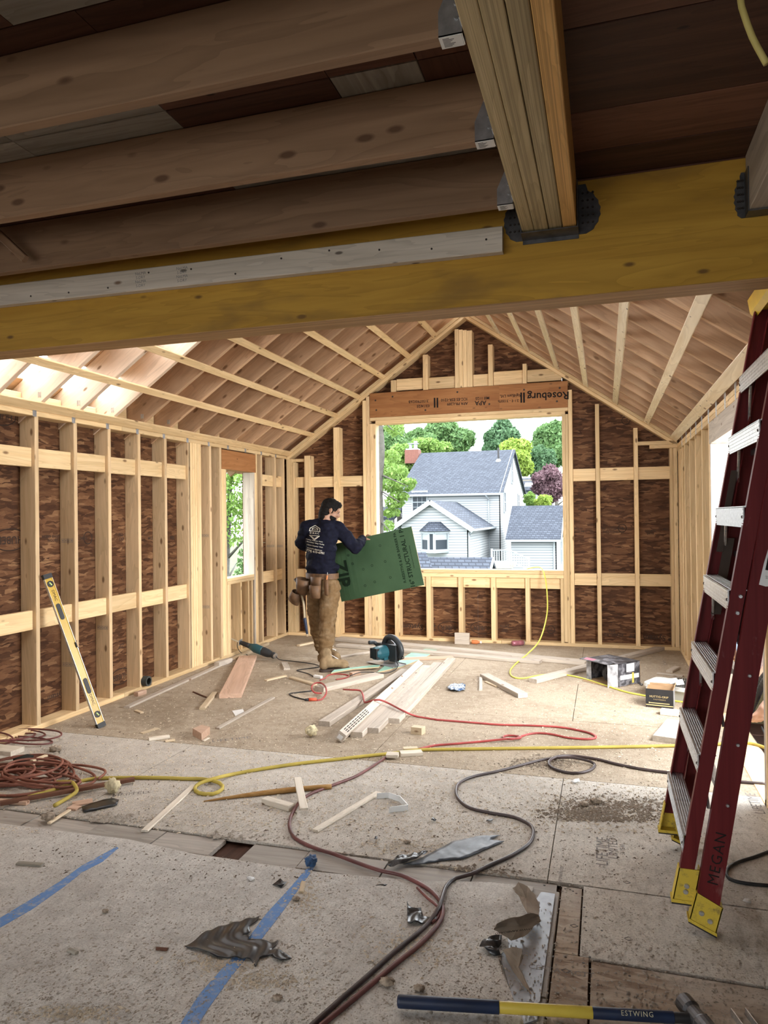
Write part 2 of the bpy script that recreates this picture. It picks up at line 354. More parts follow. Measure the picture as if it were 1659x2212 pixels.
for a, b in ((-1.2, 1.3), (1.3, 3.74), (3.74, 6.18), (6.18, 7.09)): sheath_x(XS-.012, XS, a, b, -.2, 1.22, wl); sheath_x(XS-.012, XS, a, b, 1.222, 2.42, wl)
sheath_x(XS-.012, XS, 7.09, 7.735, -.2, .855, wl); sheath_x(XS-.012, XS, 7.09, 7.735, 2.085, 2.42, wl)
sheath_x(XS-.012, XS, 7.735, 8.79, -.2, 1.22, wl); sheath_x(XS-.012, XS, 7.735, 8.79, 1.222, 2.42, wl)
# left window
w2 = structure('window_2')
for yy in (7.022, 7.055, 7.088): box('trimmer', PINE, XL-DP, XL, yy-.033, yy-.001, ST, 2.07, w2)
for yy in (7.760, 7.795, 7.829): box('trimmer', PINE if yy > 7.78 else WHITE, XL-DP, XL, yy-.0335, yy-.0005, ST, 2.07 if yy < 7.8 else ZP, w2)
box('header', LVL, XL-DP, XL-.002, 6.992, 7.795, 2.072, 2.285, w2)
box('sill', PINE, XL-DP, XL, 7.09, 7.725, .835, .868, w2); box('sill', PINE, XL-DP, XL+.002, 7.09, 7.725, .80, .834, w2)
for yy in (7.13, 7.165, 7.42, 7.60, 7.69): box('cripple', PINE, XL-DP, XL, yy-.033, yy-.0005, ST, .80, w2)
# back wall -----------------------------------------------------------
wb = structure('wall_back')
def stud_x(par, x0, x1, z0, z1, mat=PINE, name='stud', y0=YB, y1=None): return box(name, mat, x0, x1, y0, y1 or YB+DP, z0, z1, par)
def ztop(x): return zroof(x)-.115
stud_x(wb, -3.973, -3.893, ST, ZP); stud_x(wb, -3.890, -3.86, ST, 2.25)
stud_x(wb, -3.719, -3.640, ST, 2.33); stud_x(wb, -3.314, -3.236, ST, ztop(-3.30)); stud_x(wb, -2.917, -2.870, ST, 3.0); stud_x(wb, -2.868, -2.825, ST, 3.05, PINE_SIDE)
for x in (-.340, ): stud_x(wb, -.395, -.350, ST, 2.98)
stud_x(wb, -.095, -.050, ST, ztop(-.06)); stud_x(wb, .320, .366, ST, ztop(.36)); stud_x(wb, .735, .780, ST, 2.26); stud_x(wb, .70, .733, ST, 2.26)
YK = YB+.03
def blk(x0, x1, z0, z1, par=None): box('blocking', PINE, x0+.002, x1-.002, YK, YK+ST, z0, z1, par or wb)
for z0, z1 in ((1.92, 2.057), (.722, .862)):
    blk(-3.86, -3.72, z0, z1); blk(-3.64, -3.314, z0, z1-.002); blk(-3.236, -2.918, z0, z1-.003)
for z0, z1 in ((1.918, 2.06), (.71, .847)):
    blk(-.35, -.095, z0, z1); blk(-.05, .32, z0, z1+.004); blk(.366, .735, z0, z1)
blk(-3.974, -3.726, 2.257, 2.297); box('blocking', PINE, .364, .781, YB, YB+.06, 2.305, 2.347, wb); box('blocking', PINE, .49, .78, YB-.002, YB+.06, 2.263, 2.304, wb)
for x0, x1, zt in ((-2.539, -2.474, 3.30), (-2.125, -2.062, 3.60), (-1.319, -1.263, 3.58), (-.911, -.865, 3.32), (-.461, -.398, 3.10)): stud_x(wb, x0, x1, 3.087, min(zt, ztop((x0+x1)/2)), name='cripple')
for i, (x0, x1) in enumerate(((-1.723, -1.674), (-1.672, -1.624), (-1.622, -1.576), (-1.574, -1.509))): stud_x(wb, x0, x1, 3.087, 3.80-.01*i, name='ridge_post')
for x0, x1, z0, z1 in ((-2.472, -2.127, 3.105, 3.246), (-2.060, -1.725, 3.095, 3.238), (-1.507, -1.321, 3.092, 3.237), (-1.261, -.913, 3.09, 3.255), (-.863, -.463, 3.105, 3.248)): blk(x0, x1, z0, z1)
for a, b in ((-3.97, -1.2), (-1.197, .78)): box('bottom_plate', PINE, a, b, YB, YB+DP, 0, ST, wb)
YS_ = YB+DP
def sheath_y(x0, x1, z0, z1): box('sheathing_panel', OSB, x0+.001, x1-.001, YS_, YS_+.012, z0, z1, wb, .001)
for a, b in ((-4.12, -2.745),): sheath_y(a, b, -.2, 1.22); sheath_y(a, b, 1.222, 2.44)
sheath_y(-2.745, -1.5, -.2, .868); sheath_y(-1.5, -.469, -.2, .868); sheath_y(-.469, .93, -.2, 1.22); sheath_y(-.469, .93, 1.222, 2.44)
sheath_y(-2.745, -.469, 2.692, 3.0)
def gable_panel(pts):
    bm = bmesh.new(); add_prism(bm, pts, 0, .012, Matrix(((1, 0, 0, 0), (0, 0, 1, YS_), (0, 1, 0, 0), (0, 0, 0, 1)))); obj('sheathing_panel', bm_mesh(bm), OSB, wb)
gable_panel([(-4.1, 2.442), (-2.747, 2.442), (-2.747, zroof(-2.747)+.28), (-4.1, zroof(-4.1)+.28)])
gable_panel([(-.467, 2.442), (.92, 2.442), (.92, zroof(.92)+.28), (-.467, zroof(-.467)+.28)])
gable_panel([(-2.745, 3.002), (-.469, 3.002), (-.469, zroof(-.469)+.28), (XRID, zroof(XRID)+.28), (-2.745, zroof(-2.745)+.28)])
def rake(par, name, mat, side, off, w, t, y0, y1):
    a = Vector((XL if side < 0 else XR, 0, 0)); a.z = zroof(a.x)+off; b = Vector((XRID, 0, zroof(XRID)+off)); yc = (y0+y1)/2
    a.y = b.y = yc; nrm = Vector((-S*(-side), 0, 1)) if False else Vector((S*side, 0, 1))
    return stick(name, mat, a, b, y1-y0, t, nrm, par)
for sd_ in (-1, 1):
    rake(wb, 'rake_plate', PINE, sd_, -.030, 0, ST, YB, YB+DP); rake(wb, 'rake_plate', PINE, sd_, .018, 0, ST, YB-.01, YB+DP)
# big window opening
w1 = structure('window_1')
for x0, x1 in ((-2.822, -2.784), (-2.783, -2.745)): stud_x(w1, x0, x1, ST, 2.70, name='trimmer')
stud_x(w1, -2.744, -2.69, ST, .79, name='cripple')
for x0, x1 in ((-.468, -.430), (-.429, -.398)): stud_x(w1, x0, x1, ST if x0 > -.44 else .05, 2.70, name='trimmer')
box('header', LVL, -2.817, -1.190, YB-.003, YB+.10, 2.778, 3.085, w1); box('header', LVL, -1.189, -.397, YB-.003, YB+.10, 2.778, 3.087, w1)
box('header_plate', PINE, -2.817, -.397, YB-.002, YB+DP, 2.738, 2.777, w1); box('header_plate', PINE, -2.745, -.43, YB, YB+DP, 2.692, 2.737, w1)
box('sill', PINE, -2.745, -.468, YB-.003, YB+DP, .834, .880, w1); box('sill', PINE, -2.745, -.468, YB, YB+DP, .786, .832, w1)
blk(-2.69, -2.521, .664, .784, w1)
for x0, x1, c0, c1 in ((-2.454, -2.117, 0, 0), (-2.057, -1.716, 0, 0), (-1.657, -1.319, 0, 0), (-1.26, -.912, 0, 0), (-.858, -.507, 0, 0)): blk(x0, x1, .660, .784, w1)
for x0, x1 in ((-2.521, -2.455), (-2.116, -2.058), (-1.715, -1.658), (-1.318, -1.261), (-.911, -.859), (-.506, -.47)): stud_x(w1, x0, x1, ST, .785, name='cripple')
# right wall ----------------------------------------------------------
wr = structure('wall_right')
for yy in (8.40, 8.20, 7.95, 7.49, 7.03, 6.57): box('stud', PINE, XR, XR+DP, yy-ST/2, yy+ST/2, ST, 2.23, wr)
for yy in (8.6, 8.5): box('stud', PINE, XR, XR+DP, yy-ST/2, yy+ST/2, ST, 2.23, wr)
box('stud', PINE, XR, XR+DP, 6.125, 6.165, ST, 2.23, wr); box('stud', PINE, XR, XR+DP, 6.085, 6.124, ST, 2.23, wr)
box('bottom_plate', PINE, XR, XR+DP, 6.06, 8.79, 0, ST, wr); box('bottom_plate', PINE, XR, XR+DP, 2.9, 4.2, 0, ST, wr)
for a, b in ((2.9, 5.2), (5.2, 8.79)): box('top_plate', PINE, XR, XR+DP, a, b-.003, 2.232, 2.270, wr); box('top_plate', PINE, XR, XR+DP, a+(.5 if a < 5 else 0), b-.003, 2.271, 2.309, wr)
for a, b in ((6.06, 8.79), (2.9, 4.16)): box('sheathing_panel', OSB, XR+DP, XR+DP+.012, a, b, -.2, 1.22, wr, .001); box('sheathing_panel', OSB, XR+DP, XR+DP+.012, a, b, 1.222, 2.42, wr, .001)
box('sheathing_panel', OSB, XR+DP, XR+DP+.012, 4.16, 6.06, 2.06, 2.42, wr, .001)
for yy in (4.145, 3.75, 3.34): box('stud', PINE, XR, XR+DP, yy-ST/2, yy+ST/2, ST, 2.23, wr)
d1 = structure('door_1')
box('header', WHITE, XR-.002, XR+DP, 4.13, 6.10, 2.065, 2.231, d1); box('jamb', WHITE, XR, XR+DP, 6.044, 6.084, 0, 2.062, d1); box('jamb', WHITE, XR, XR+DP, 4.166, 4.205, 0, 2.062, d1)
box('threshold', PINE, XR, XR+DP+.02, 4.205, 6.044, -.02, .004, d1)
# vaulted ceiling -----------------------------------------------------
vc = structure('ceiling')
FT = .019
def slope_stick(name, mat, side, y, w, depth, off, x0=None, x1=None, over=.42):
    xe = (XL-over) if side < 0 else (XR+over); xr_ = XRID+side*.03
    if x0 is not None: xe, xr_ = x0, x1
    zf = (lambda x: 2.355+S*(x+3.928)) if side < 0 else (lambda x: 2.352+S*(.743-x))
    n = Vector((S*side, 0, 1)).normalized()
    a = Vector((xe, y, zf(xe)))+n*(off+depth/2); b = Vector((xr_, y, zf(xr_)))+n*(off+depth/2)
    return stick(name, mat, a, b, w, depth, n, vc)
RD = .235
for k in range(-3, 13):
    y = 3.90+k*.4064
    if 2.86 < y < 8.6: slope_stick('rafter', RAFT_LIT if y < 5.2 else RAFT, -1, y, ST, RD, FT)
for k in range(-3, 13):
    y = 4.09+k*.4064
    if 2.86 < y < 8.62: slope_stick('rafter', RAFT, 1, y, ST, RD, FT)
for sd_ in (-1, 1): slope_stick('rafter', RAFT, sd_, 8.76, ST, RD, FT)
box('ridge_beam', BEAM, XRID-.03, XRID+.03, 2.8, 8.66, zroof(XRID)-.02, zroof(XRID)+.33, vc)
def furring(x, side, y0=2.80, y1=8.645, w=.066):
    n = Vector((S*side, 0, 1)).normalized(); zf = (2.355+S*(x+3.928)) if side < 0 else (2.352+S*(.743-x))
    c = Vector((x, 0, zf))+n*(FT/2)
    stick('furring_strip', STRAP if side > 0 else PINE, (c.x, y0, c.z), (c.x, y1, c.z), w, FT-.001, n, vc)
for x in (-3.595, -3.262, -2.952, -2.624, -2.288, -1.955): furring(x, -1)
for x in (.455, .122, -.198, -.520, -.861, -1.20): furring(x, 1)
furring(-3.925, -1, w=.085); furring(.735, 1, w=.089)
for sd_, ystart in ((-1, 5.16), (1, 2.80)):                          # roof sheathing boards above the rafters
    for k in range(14):
        n = Vector((S*sd_, 0, 1)).normalized(); d = .26*k+.1
        xr_ = XRID+sd_*(d*CS); zf = 2.355+S*(xr_+3.928) if sd_ < 0 else 2.352+S*(.743-xr_); c = Vector((xr_, 0, zf))+n*(FT+RD+.011)
        if sd_ < 0 and k % 3 != 1: stick('roof_board', RAFT, (c.x, 2.8, c.z), (c.x, 5.155, c.z), .256, .02, n, vc)  # spaced boards added above the open bays to cut the skylight
        stick('roof_board', RAFT, (c.x, ystart, c.z), (c.x, 9.0, c.z), .256, .02, n, vc)
for k in range(-3, 10):                                              # eave blocks between the rafter heels
    y0 = 3.90+k*.4064+ST/2; box('eave_block', PINE, XL-DP, XL-DP+ST, y0+.002, y0+.36, ZP+2*ST, ZP+2*ST+.10 if k < 3 else ZP+2*ST+.2, vc)
def tie(x, y, z, side):
    bm = bmesh.new(); add_box(bm, x, x+side*.002, y-.018, y+.018, z-.04, z+.03); add_box(bm, x, x+side*.002, y-.03, y-.012, z+.03, z+.075); add_box(bm, x, x+side*.002, y+.012, y+.03, z+.03, z+.075)
    add_box(bm, x-side*.001, x+side*.0045, y-.006, y+.006, z-.02, z-.008); add_box(bm, x-side*.001, x+side*.0045, y-.006, y+.006, z+.004, z+.016)
    obj('hurricane_tie', bm_mesh(bm), STEEL, vc)
for k in range(11): tie(XL, 4.298+k*.4042, ZP+.035, 1)
for k in range(10): tie(XR, 4.5+k*.4064, 2.27, -1)
for k in range(-1, 6):                                               # tie heads on the rafter sides
    y = 3.90+k*.4064-ST/2-.002; x = XL+.055; z = zroof(x)+.085
    bm = bmesh.new(); add_box(bm, x-.014, x-.003, y, y+.002, z-.02, z+.02); add_box(bm, x+.003, x+.014, y, y+.002, z-.02, z+.02); add_box(bm, x-.004, x+.004, y, y+.002, z-.012, z); obj('tie_plate', bm_mesh(bm), STEEL, vc)
# older room behind the camera: unseen walls, added dark to block light
wo = structure('wall_front'); WALLP = plain('unseen_dark_plaster', (.10, .085, .075), .8)
box('lower_wall', WALLP, -4.2, 3.2, -3.62, -3.5, 0, .45, wo); box('upper_wall', WALLP, -4.2, 3.2, -3.62, -3.5, 1.75, 2.72, wo)
box('wall_pier', WALLP, -4.2, 3.2, -3.62, -3.5, .45, 1.75, wo)
wn = structure('wall_right'); box('old_wall', WALLP, 3.0, 3.12, -3.5, 2.9, 0, 2.72, wn); box('return_wall', WALLP, .925, 3.1, 2.9, 3.0, 0, 2.72, wn)
# ceiling of the older room -------------------------------------------
oc = structure('ceiling')
YF, BT = 2.65, .133                                                   # beam face and thickness
ZB, ZBT = 2.310, 2.715                                                # beam bottom and top
ZJ = 2.535                                                            # joist and girder bottoms
ZD = 2.722                                                            # underside of the boards above
yy = -3.2
edges = [-3.2+.2*i for i in range(24)]+[1.63, 1.826, 2.215, 2.458, 2.66]
for a, b in zip(edges, edges[1:]):
    cuts = [-4.2, -3.3, -2.45, -1.76, -1.21, -.70, -.455, -.265, 1.2, 3.2]
    if not (1.5 < a < 1.9): cuts = [-4.2, -3.0+.7*random.random(), -2.2+.5*random.random(), -1.45+.3*random.random(), -.265, .9+.6*random.random(), 3.2]
    for x0, x1 in zip(cuts, cuts[1:]):
        if 1.8 < a < 2.2 and len(cuts) > 8: mt = GREYB if (x1 < -1.15 or (-.72 < x0 < -.5)) else OLDB
        elif 1.6 < a < 1.7: mt = GREYB if x1 < -1.0 and x1 > -1.8 else OLDB
        else: mt = OLDB if (x0 >= -.27 or random.random() < .75) else GREYB
        if a < 1.5 and x0 < -1.2: mt = GREYB if -1.7 < x0 < -1.1 else OLDB
        box('subfloor_board', mt, x0+.001, x1-.001, a+.001, b-.003, ZD, ZD+.02, oc, .002)
box('leak_backing', OLDB, XS-.03, XS-.014, -1.2, 7.08, -.2, 2.42, wl)  # backing added outside the sheathing to stop light leaking through its joints
box('leak_backing', OLDB, XR+DP+.014, XR+DP+.03, 6.1, 8.79, -.2, 2.42, wr)
for x0_, x1_ in ((-4.13, -2.76), (-.455, .93)): box('leak_backing', OLDB, x0_, x1_, YS_+.014, YS_+.03, -.2, 2.45, wb)
box('leak_filler', OLDB, -4.2, 3.2, 2.66, 2.80, ZBT+.0005, ZD+.022, oc); box('roof_deck', OLDB, -4.3, 3.3, -3.3, 2.95, ZD+.022, ZD+.05, oc)  # filler and longer deck added to stop light leaking over the beam
box('wall_plate', PINE, XL-DP, XL, -3.2, 2.64, ZP+2*ST, ZJ-.001, oc)
# ================================================================== BEAM, GIRDER, JOISTS
hb = empty('header_beam', (-.5, YF, ZB), label='wide amber laminated beam crossing the whole opening of the room', cat='beam')
NP = 3
for i in range(NP): box('ply', BEAM if i == 0 else BEAMB, -4.2, 3.2, YF+i*BT/NP+(0 if i else 0), YF+(i+1)*BT/NP-.0006, ZB, ZBT, hb, .002)
box('bearing_edge', BEAMB, -4.19, 3.19, YF+.003, YF+BT-.002, ZB-.0035, ZB+.001, hb, .001)
gd = empty('girder', (-.17, 1.2, ZJ), label='thick girder of four laminated plies running overhead into the amber beam', cat='beam')
gx = [-.268, -.224, -.174, -.127, -.080]
for i, m_ in enumerate((GIRD, GIRD, GIRD, GIRDY)): box('ply', m_, gx[i], gx[i+1]-.002, -3.2, YF-.003, ZJ-.002*(i % 2), ZD-.001, gd, .0025)
# heavy hanger that carries the girder on the beam
bm = bmesh.new(); z0 = ZJ-.006
add_box(bm, gx[0]-.004, gx[-1]+.004, YF-.075, YF-.001, z0-.004, z0)
add_box(bm, gx[0]-.004, gx[0]-.001, YF-.075, YF-.001, z0, z0+.16); add_box(bm, gx[-1]+.001, gx[-1]+.004, YF-.075, YF-.001, z0, z0+.16)
add_box(bm, gx[0]-.004, gx[-1]+.004, YF-.003, YF-.001, z0-.018, z0)
hs = obj('hanger_seat', bm_mesh(bm), DSTEEL, gd)
def ear(par, x, side, z0, z1, w):
    pts = [(0, z0)]+[(side*(w*(.35+.65*math.sin(PI*min(1, t*1.15))**.6)+(.004 if i % 2 else 0)), z0+(z1-z0)*t) for i, t in enumerate([j/14 for j in range(15)])]+[(0, z1)]
    bm = bmesh.new(); add_prism(bm, pts if side > 0 else pts[::-1], 0, .003, Matrix(((1, 0, 0, x), (0, 0, -1, YF-.001), (0, 1, 0, 0), (0, 0, 0, 1)))); e = obj('hanger_ear', bm_mesh(bm), DSTEEL, par)
    bm = bmesh.new()
    for i in range(5):
        for j in range(3):
            cx, cz = x+side*w*(.2+.24*j), z0+(z1-z0)*(.22+.15*i); add_cyl(bm, (cx, YF-.003, cz), (cx, YF-.008, cz), .005, .003, 6)
    obj('nail', bm_mesh(bm), NAIL, e)['kind'] = 'stuff'
ear(gd, gx[0]-.004, -1, ZJ-.01, ZJ+.16, .065); ear(gd, gx[-1]+.004, 1, ZJ-.01, ZJ+.165, .072)
JG = 'fir joists hung on the girder'
def joist(yf, label):
    j = empty('ceiling_joist', (-.27, yf+.016, ZJ), label=label, cat='joist', group=JG)
    box('joist_board', JOIST, -4.15, gx[0]-.004, yf, yf+.036, ZJ, ZD-.001, j)
    bm = bmesh.new(); x = gx[0]-.002
    add_box(bm, x-.05, x, yf-.0025, yf-.0005, ZJ-.003, ZJ+.05); add_box(bm, x-.05, x, yf+.0365, yf+.0385, ZJ-.003, ZJ+.05); add_box(bm, x-.05, x, yf-.0025, yf+.0385, ZJ-.003, ZJ-.001)
    v = [bm.verts.new(p) for p in ((x-.05, yf-.002, ZJ+.05), (x, yf-.002, ZJ+.05), (x, yf-.002, ZJ+.12), (x-.018, yf-.002, ZJ+.12))]; bm.faces.new(v)
    add_box(bm, x-.0015, x+.0005, yf-.03, yf-.001, ZJ+.01, ZJ+.125)
    h = obj('hanger', bm_mesh(bm), STEEL, j)
    bm = bmesh.new()
    for z in (.03, .06, .09): add_cyl(bm, (x-.012, yf-.002, ZJ+z), (x-.012, yf-.006, ZJ+z), .005, .004, 8)
    obj('nail_head', bm_mesh(bm), STEEL, h)
    s = box('label_sticker', STICKER, x-.05, x-.002, yf-.001, yf+.037, ZJ-.0045, ZJ-.0032, h, .0002)
    for r_, tx in ((.25, 'FACE MOUNT HANGER'), (.5, 'USE ALL NAILS'), (.75, 'ICC ESR')):
        pass
    bm = bmesh.new()
    for r_ in range(7): add_box(bm, x-.043, x-.043+.028*(.5+.5*((r_*37) % 10)/10), yf+.004+.0042*r_, yf+.006+.0042*r_, ZJ-.0049, ZJ-.0046)
    obj('sticker_print', bm_mesh(bm), PRINTW, h)
for yf, lb in ((1.475, 'brown fir joist nearest the camera of the three hung left of the girder'), (1.918, 'middle brown fir joist with a large round knot left of the girder'), (2.335, 'brown fir joist just before the amber beam, with small dark knots')): joist(yf, lb)
for i, yf in enumerate((1.05, .64)): joist(yf, ['fir joist overhead just outside the top of the picture', 'fir joist overhead second outside the top of the picture'][i])
# dark knots standing on the third joist
# grey ledger screwed to the beam
lg = empty('ledger_board', (-1.5, YF-.02, 2.5), label='weathered grey two-by-four screwed along the face of the amber beam', cat='ledger')
lgb = stick('ledger_stick', GREYL, (-3.96, YF-.02, 2.5656), (-.341, YF-.02, 2.530), .092, .038, (0, -1, 0), lg)
_sm = None
for i in range(18):
    x = -3.85+.203*i; z = 2.567+(x+4.1)*(-.037/3.759)+random.uniform(-.03, .03)
    if _sm is None: _b2 = bmesh.new(); add_cyl(_b2, (0, 0, 0), (0, -.0015, 0), .004, .004, 8); _sm = bm_mesh(_b2)
    obj('screw_head', _sm, NAIL, lg, Matrix.Translation((x, YF-.039, z)))
for x in (-1.66, -1.86):
    for dz in (.016, -.018): text('grade_stamp', 'NeLMA\nS-DRY', .017, PRINTW, lg, facing((x, YF-.0395, 2.545+dz), (1, 0, 0), (0, 0, 1)))
# right hand joist in its hanger
rj = empty('ceiling_joist', (.5, 2.0, 2.52), label='pale joist in a scalloped steel hanger at the right end of the amber beam', cat='joist', group=JG)
box('joist_board', WHITE, .462, .552, -3.2, YF-.004, 2.520, ZD-.001, rj)
bm = bmesh.new(); add_box(bm, .458, .461, YF-.06, YF-.001, 2.514, 2.66); add_box(bm, .553, .556, YF-.06, YF-.001, 2.514, 2.66); add_box(bm, .458, .556, YF-.06, YF-.001, 2.513, 2.5165); obj('hanger_seat', bm_mesh(bm), DSTEEL, rj)
ear(rj, .458, -1, 2.513, 2.665, .030); ear(rj, .556, 1, 2.513, 2.665, .030)
# hose hanging from the ceiling, top right
P = [(.37, 1.40, 2.66), (.345, 1.41, 2.58), (.342, 1.43, 2.50), (.352, 1.45, 2.44), (.372, 1.47, 2.39)]
YEL = plain('yellow_hose_rubber', (.58, .47, .07), .5, .4, var=.12, scale=4)
P = [on(1600, -60, 'y', 1.55), on(1600, 0, 'y', 1.55), on(1607, 30, 'y', 1.55), on(1625, 80, 'y', 1.55), on(1645, 118, 'y', 1.55), on(1656, 138, 'y', 1.55)]
tag(obj('hanging_hose', tube_mesh(spline(P, .02), .0065), plain('dull_yellow_sheath', (.50, .42, .14), .5)), 'yellow hose end dangling from the dark ceiling at the top right corner', 'hose')
# brace behind the third joist, far left
tag(stick('diagonal_brace', JOIST, on(-40, 470, 'y', 2.27), on(55, 560, 'y', 2.27), .03, .02, (0, -1, 0)), 'short brown diagonal stick wedged between joists at the left edge', 'brace')
# ================================================================== OUTSIDE
def C3(x, y): return (800+x/3.858, 880+y/3.858)
def ex(x, y, D): return on(*C3(x, y), 'y', D)
SHING = NT('blue_grey_shingles', .85, .2); _v = SHING.pos()
_sx = SHING.n('ShaderNodeSeparateXYZ'); SHING.set(_sx.inputs[0], _v); _cm = SHING.n('ShaderNodeCombineXYZ'); SHING.set(_cm.inputs[0], SHING.math('ADD', _sx.outputs[0], SHING.math('MULTIPLY', _sx.outputs[1], .31))); SHING.set(_cm.inputs[1], _sx.outputs[2])
_br = SHING.n('ShaderNodeTexBrick', Scale=1.0, offset=.5); SHING.set(_br.inputs['Vector'], _cm.outputs[0])
for k_, v_ in (('Color1', (.050, .060, .078, 1)), ('Color2', (.024, .030, .042, 1)), ('Mortar', (.014, .017, .024, 1)), ('Mortar Size', .02), ('Brick Width', .26), ('Row Height', .11), ('Bias', -.1)): _br.inputs[k_].default_value = v_
SHING.color(SHING.mix(SHING.math('MULTIPLY', SHING.noise(_v, 2, 3), .35), _br.outputs['Color'], (.038, .045, .06))); SHING = SHING.m
def siding_mat(name, col, line, pitch):
    m = NT(name, .55, .3); v = m.pos(); s = m.n('ShaderNodeSeparateXYZ'); m.set(s.inputs[0], v)
    f = m.math('FRACT', m.math('MULTIPLY', s.outputs[2], 1/pitch)); m.color(m.mix(m.ramp(f, [(.16, 1), (.26, 0)]), col, line)); m.bump(m.math('MULTIPLY', f, -1), .6, .02); return m.m  # dark line paints the lap shadow of each clapboard
SIDE = siding_mat('white_clapboard', (.275, .292, .30), (.105, .13, .15), .155)
SIDEB = siding_mat('blue_grey_clapboard', (.14, .17, .22), (.08, .105, .14), .13)
TRIM = plain('white_trim', (.235, .265, .285), .5, .3, var=.02)
PANE = NT('dark_window_glass', .25, .12); PANE.color((.025, .032, .04)); PANE = PANE.m
BARK = wood('grey_bark', (.085, .08, .068), (.045, .042, .035), knots=0, stain=(.07, .075, .055), grain=12)
BRICKR = plain('red_brick', (.13, .055, .042), .8)
GRASS = NT('lawn_grass', .9, .1); GRASS.color(GRASS.ramp(GRASS.noise(GRASS.pos(), 1.5, 5), [(.35, (.06, .075, .04)), (.65, (.09, .105, .06))])); GRASS = GRASS.m
def leafmat(name, a, b):
    m = NT(name, .6, .3); oi = m.n('ShaderNodeNewGeometry'); n = m.noise(oi.outputs['Position'], 3.0, 3); k = m.math('ADD', m.math('MULTIPLY', n, .6), m.math('MULTIPLY', oi.outputs['Random Per Island'], .5))
    m.color(m.ramp(k, [(.3, a), (.75, b)])); m.b.inputs['Transmission Weight'].default_value = 0
    tr = m.n('ShaderNodeBsdfTranslucent'); m.set(tr.inputs['Color'], (*b, 1)); mx = m.n('ShaderNodeMixShader'); mx.inputs[0].default_value = .35
    out = [n_ for n_ in m.t.nodes if n_.type == 'OUTPUT_MATERIAL'][0]; m.t.links.new(m.b.outputs[0], mx.inputs[1]); m.t.links.new(tr.outputs[0], mx.inputs[2]); m.t.links.new(mx.outputs[0], out.inputs[0]); return m.m
LG = leafmat('spring_leaf', (0.072, 0.153, 0.023), (0.189, 0.297, 0.072)); LM = leafmat('mid_leaf', (0.045, 0.108, 0.032), (0.117, 0.207, 0.072)); LD = leafmat('deep_leaf', (0.036, 0.090, 0.041), (0.090, 0.171, 0.081)); LY = leafmat('lime_leaf', (0.126, 0.207, 0.027), (0.248, 0.338, 0.063)); LP = leafmat('copper_leaf', (0.072, 0.036, 0.045), (0.180, 0.108, 0.126)); LS = leafmat('spruce_needle', (0.036, 0.090, 0.027), (0.108, 0.189, 0.063))
ground = tag(obj('ground', mesh([(-150, 8.9, -4.9), (150, 8.9, -4.9), (150, 220, -4.9), (-150, 220, -4.9)], [(0, 1, 2, 3)]), GRASS), kind='structure')
ground2 = tag(obj('ground', mesh([(-150, -60, -4.9), (150, -60, -4.9), (150, 8.9, -4.9), (-150, 8.9, -4.9)], [(0, 1, 2, 3)]), GRASS), kind='structure')
def quad(name, mat, pts, parent, th=.06):
    a, b, c = Vector(pts[0]), Vector(pts[1]), Vector(pts[2]); n = (b-a).cross(c-a).normalized()*th; k = len(pts)
    v = [Vector(p) for p in pts]+[Vector(p)-n for p in pts]; f = [tuple(range(k)), tuple(range(2*k-1, k-1, -1))]+[(i, k+i, k+(i+1) % k, (i+1) % k) for i in range(k)]
    return obj(name, mesh(v, f), mat, parent)
GZ = -4.9
def window_box(par, c, w, h, nrm, cols, rows, cas=.09):
    """window on a wall: frame > pane, muntin. nrm '-y' or '+x'"""
    c = Vector(c); M = Matrix.Translation(c) if nrm == '-y' else Matrix.Translation(c) @ Matrix.Rotation(PI/2, 4, 'Z')
    bm = bmesh.new(); add_box(bm, -w/2-cas, w/2+cas, -.06, 0, h/2, h/2+cas*1.3, M); add_box(bm, -w/2-cas, w/2+cas, -.09, 0, -h/2-cas, -h/2, M)
    add_box(bm, -w/2-cas, -w/2, -.06, 0, -h/2, h/2, M); add_box(bm, w/2, w/2+cas, -.06, 0, -h/2, h/2, M); add_box(bm, -w/2, w/2, -.05, 0, -.03, .03, M)
    f = obj('window', bm_mesh(bm), TRIM, par)
    bm = bmesh.new(); add_box(bm, -w/2, w/2, -.02, -.01, -h/2, h/2, M); obj('pane', bm_mesh(bm), PANE, f)
    bm = bmesh.new()
    for i in range(1, cols): add_box(bm, -w/2+w*i/cols-.012, -w/2+w*i/cols+.012, -.035, -.015, -h/2, h/2, M)
    for i in range(1, rows): add_box(bm, -w/2, w/2, -.036, -.016, -h/2+h*i/rows-.012, -h/2+h*i/rows+.012, M)
    if cols > 1 or rows > 1: obj('muntin', bm_mesh(bm), TRIM, f)
    return f
# the white house with the wide blue-grey roof
Y0 = 48.0
eR = ex(1080, 705, Y0); eR = Vector((eR.x, Y0, eR.z)); xr = eR.x; ze = eR.z
rA = ex(1183, 352, 52.5); yb = None
d_ = ray(*C3(1183, 352)); yr = xr/d_.x*d_.y; zr = CAMH+d_.z*(xr/d_.x)       # ridge end on the gable plane x = xr
d_ = ray(*C3(1283, 725)); yb = xr/d_.x*d_.y
yr = (Y0+yb)/2 if not (Y0+2 < yr < yb) else yr
xl = ex(255, 700, Y0).x
hs = empty('house', ((xl+xr)/2, (Y0+yb)/2, GZ), label='white clapboard house with a wide blue-grey shingle roof and a front extension', cat='house')
quad('front_wall', SIDE, [(xl, Y0, GZ), (xr, Y0, GZ), (xr, Y0, ze), (xl, Y0, ze)], hs)
quad('gable_wall', SIDE, [(xr, Y0, GZ), (xr, yb, GZ), (xr, yb, ze), (xr, yr, zr-.12), (xr, Y0, ze)], hs)
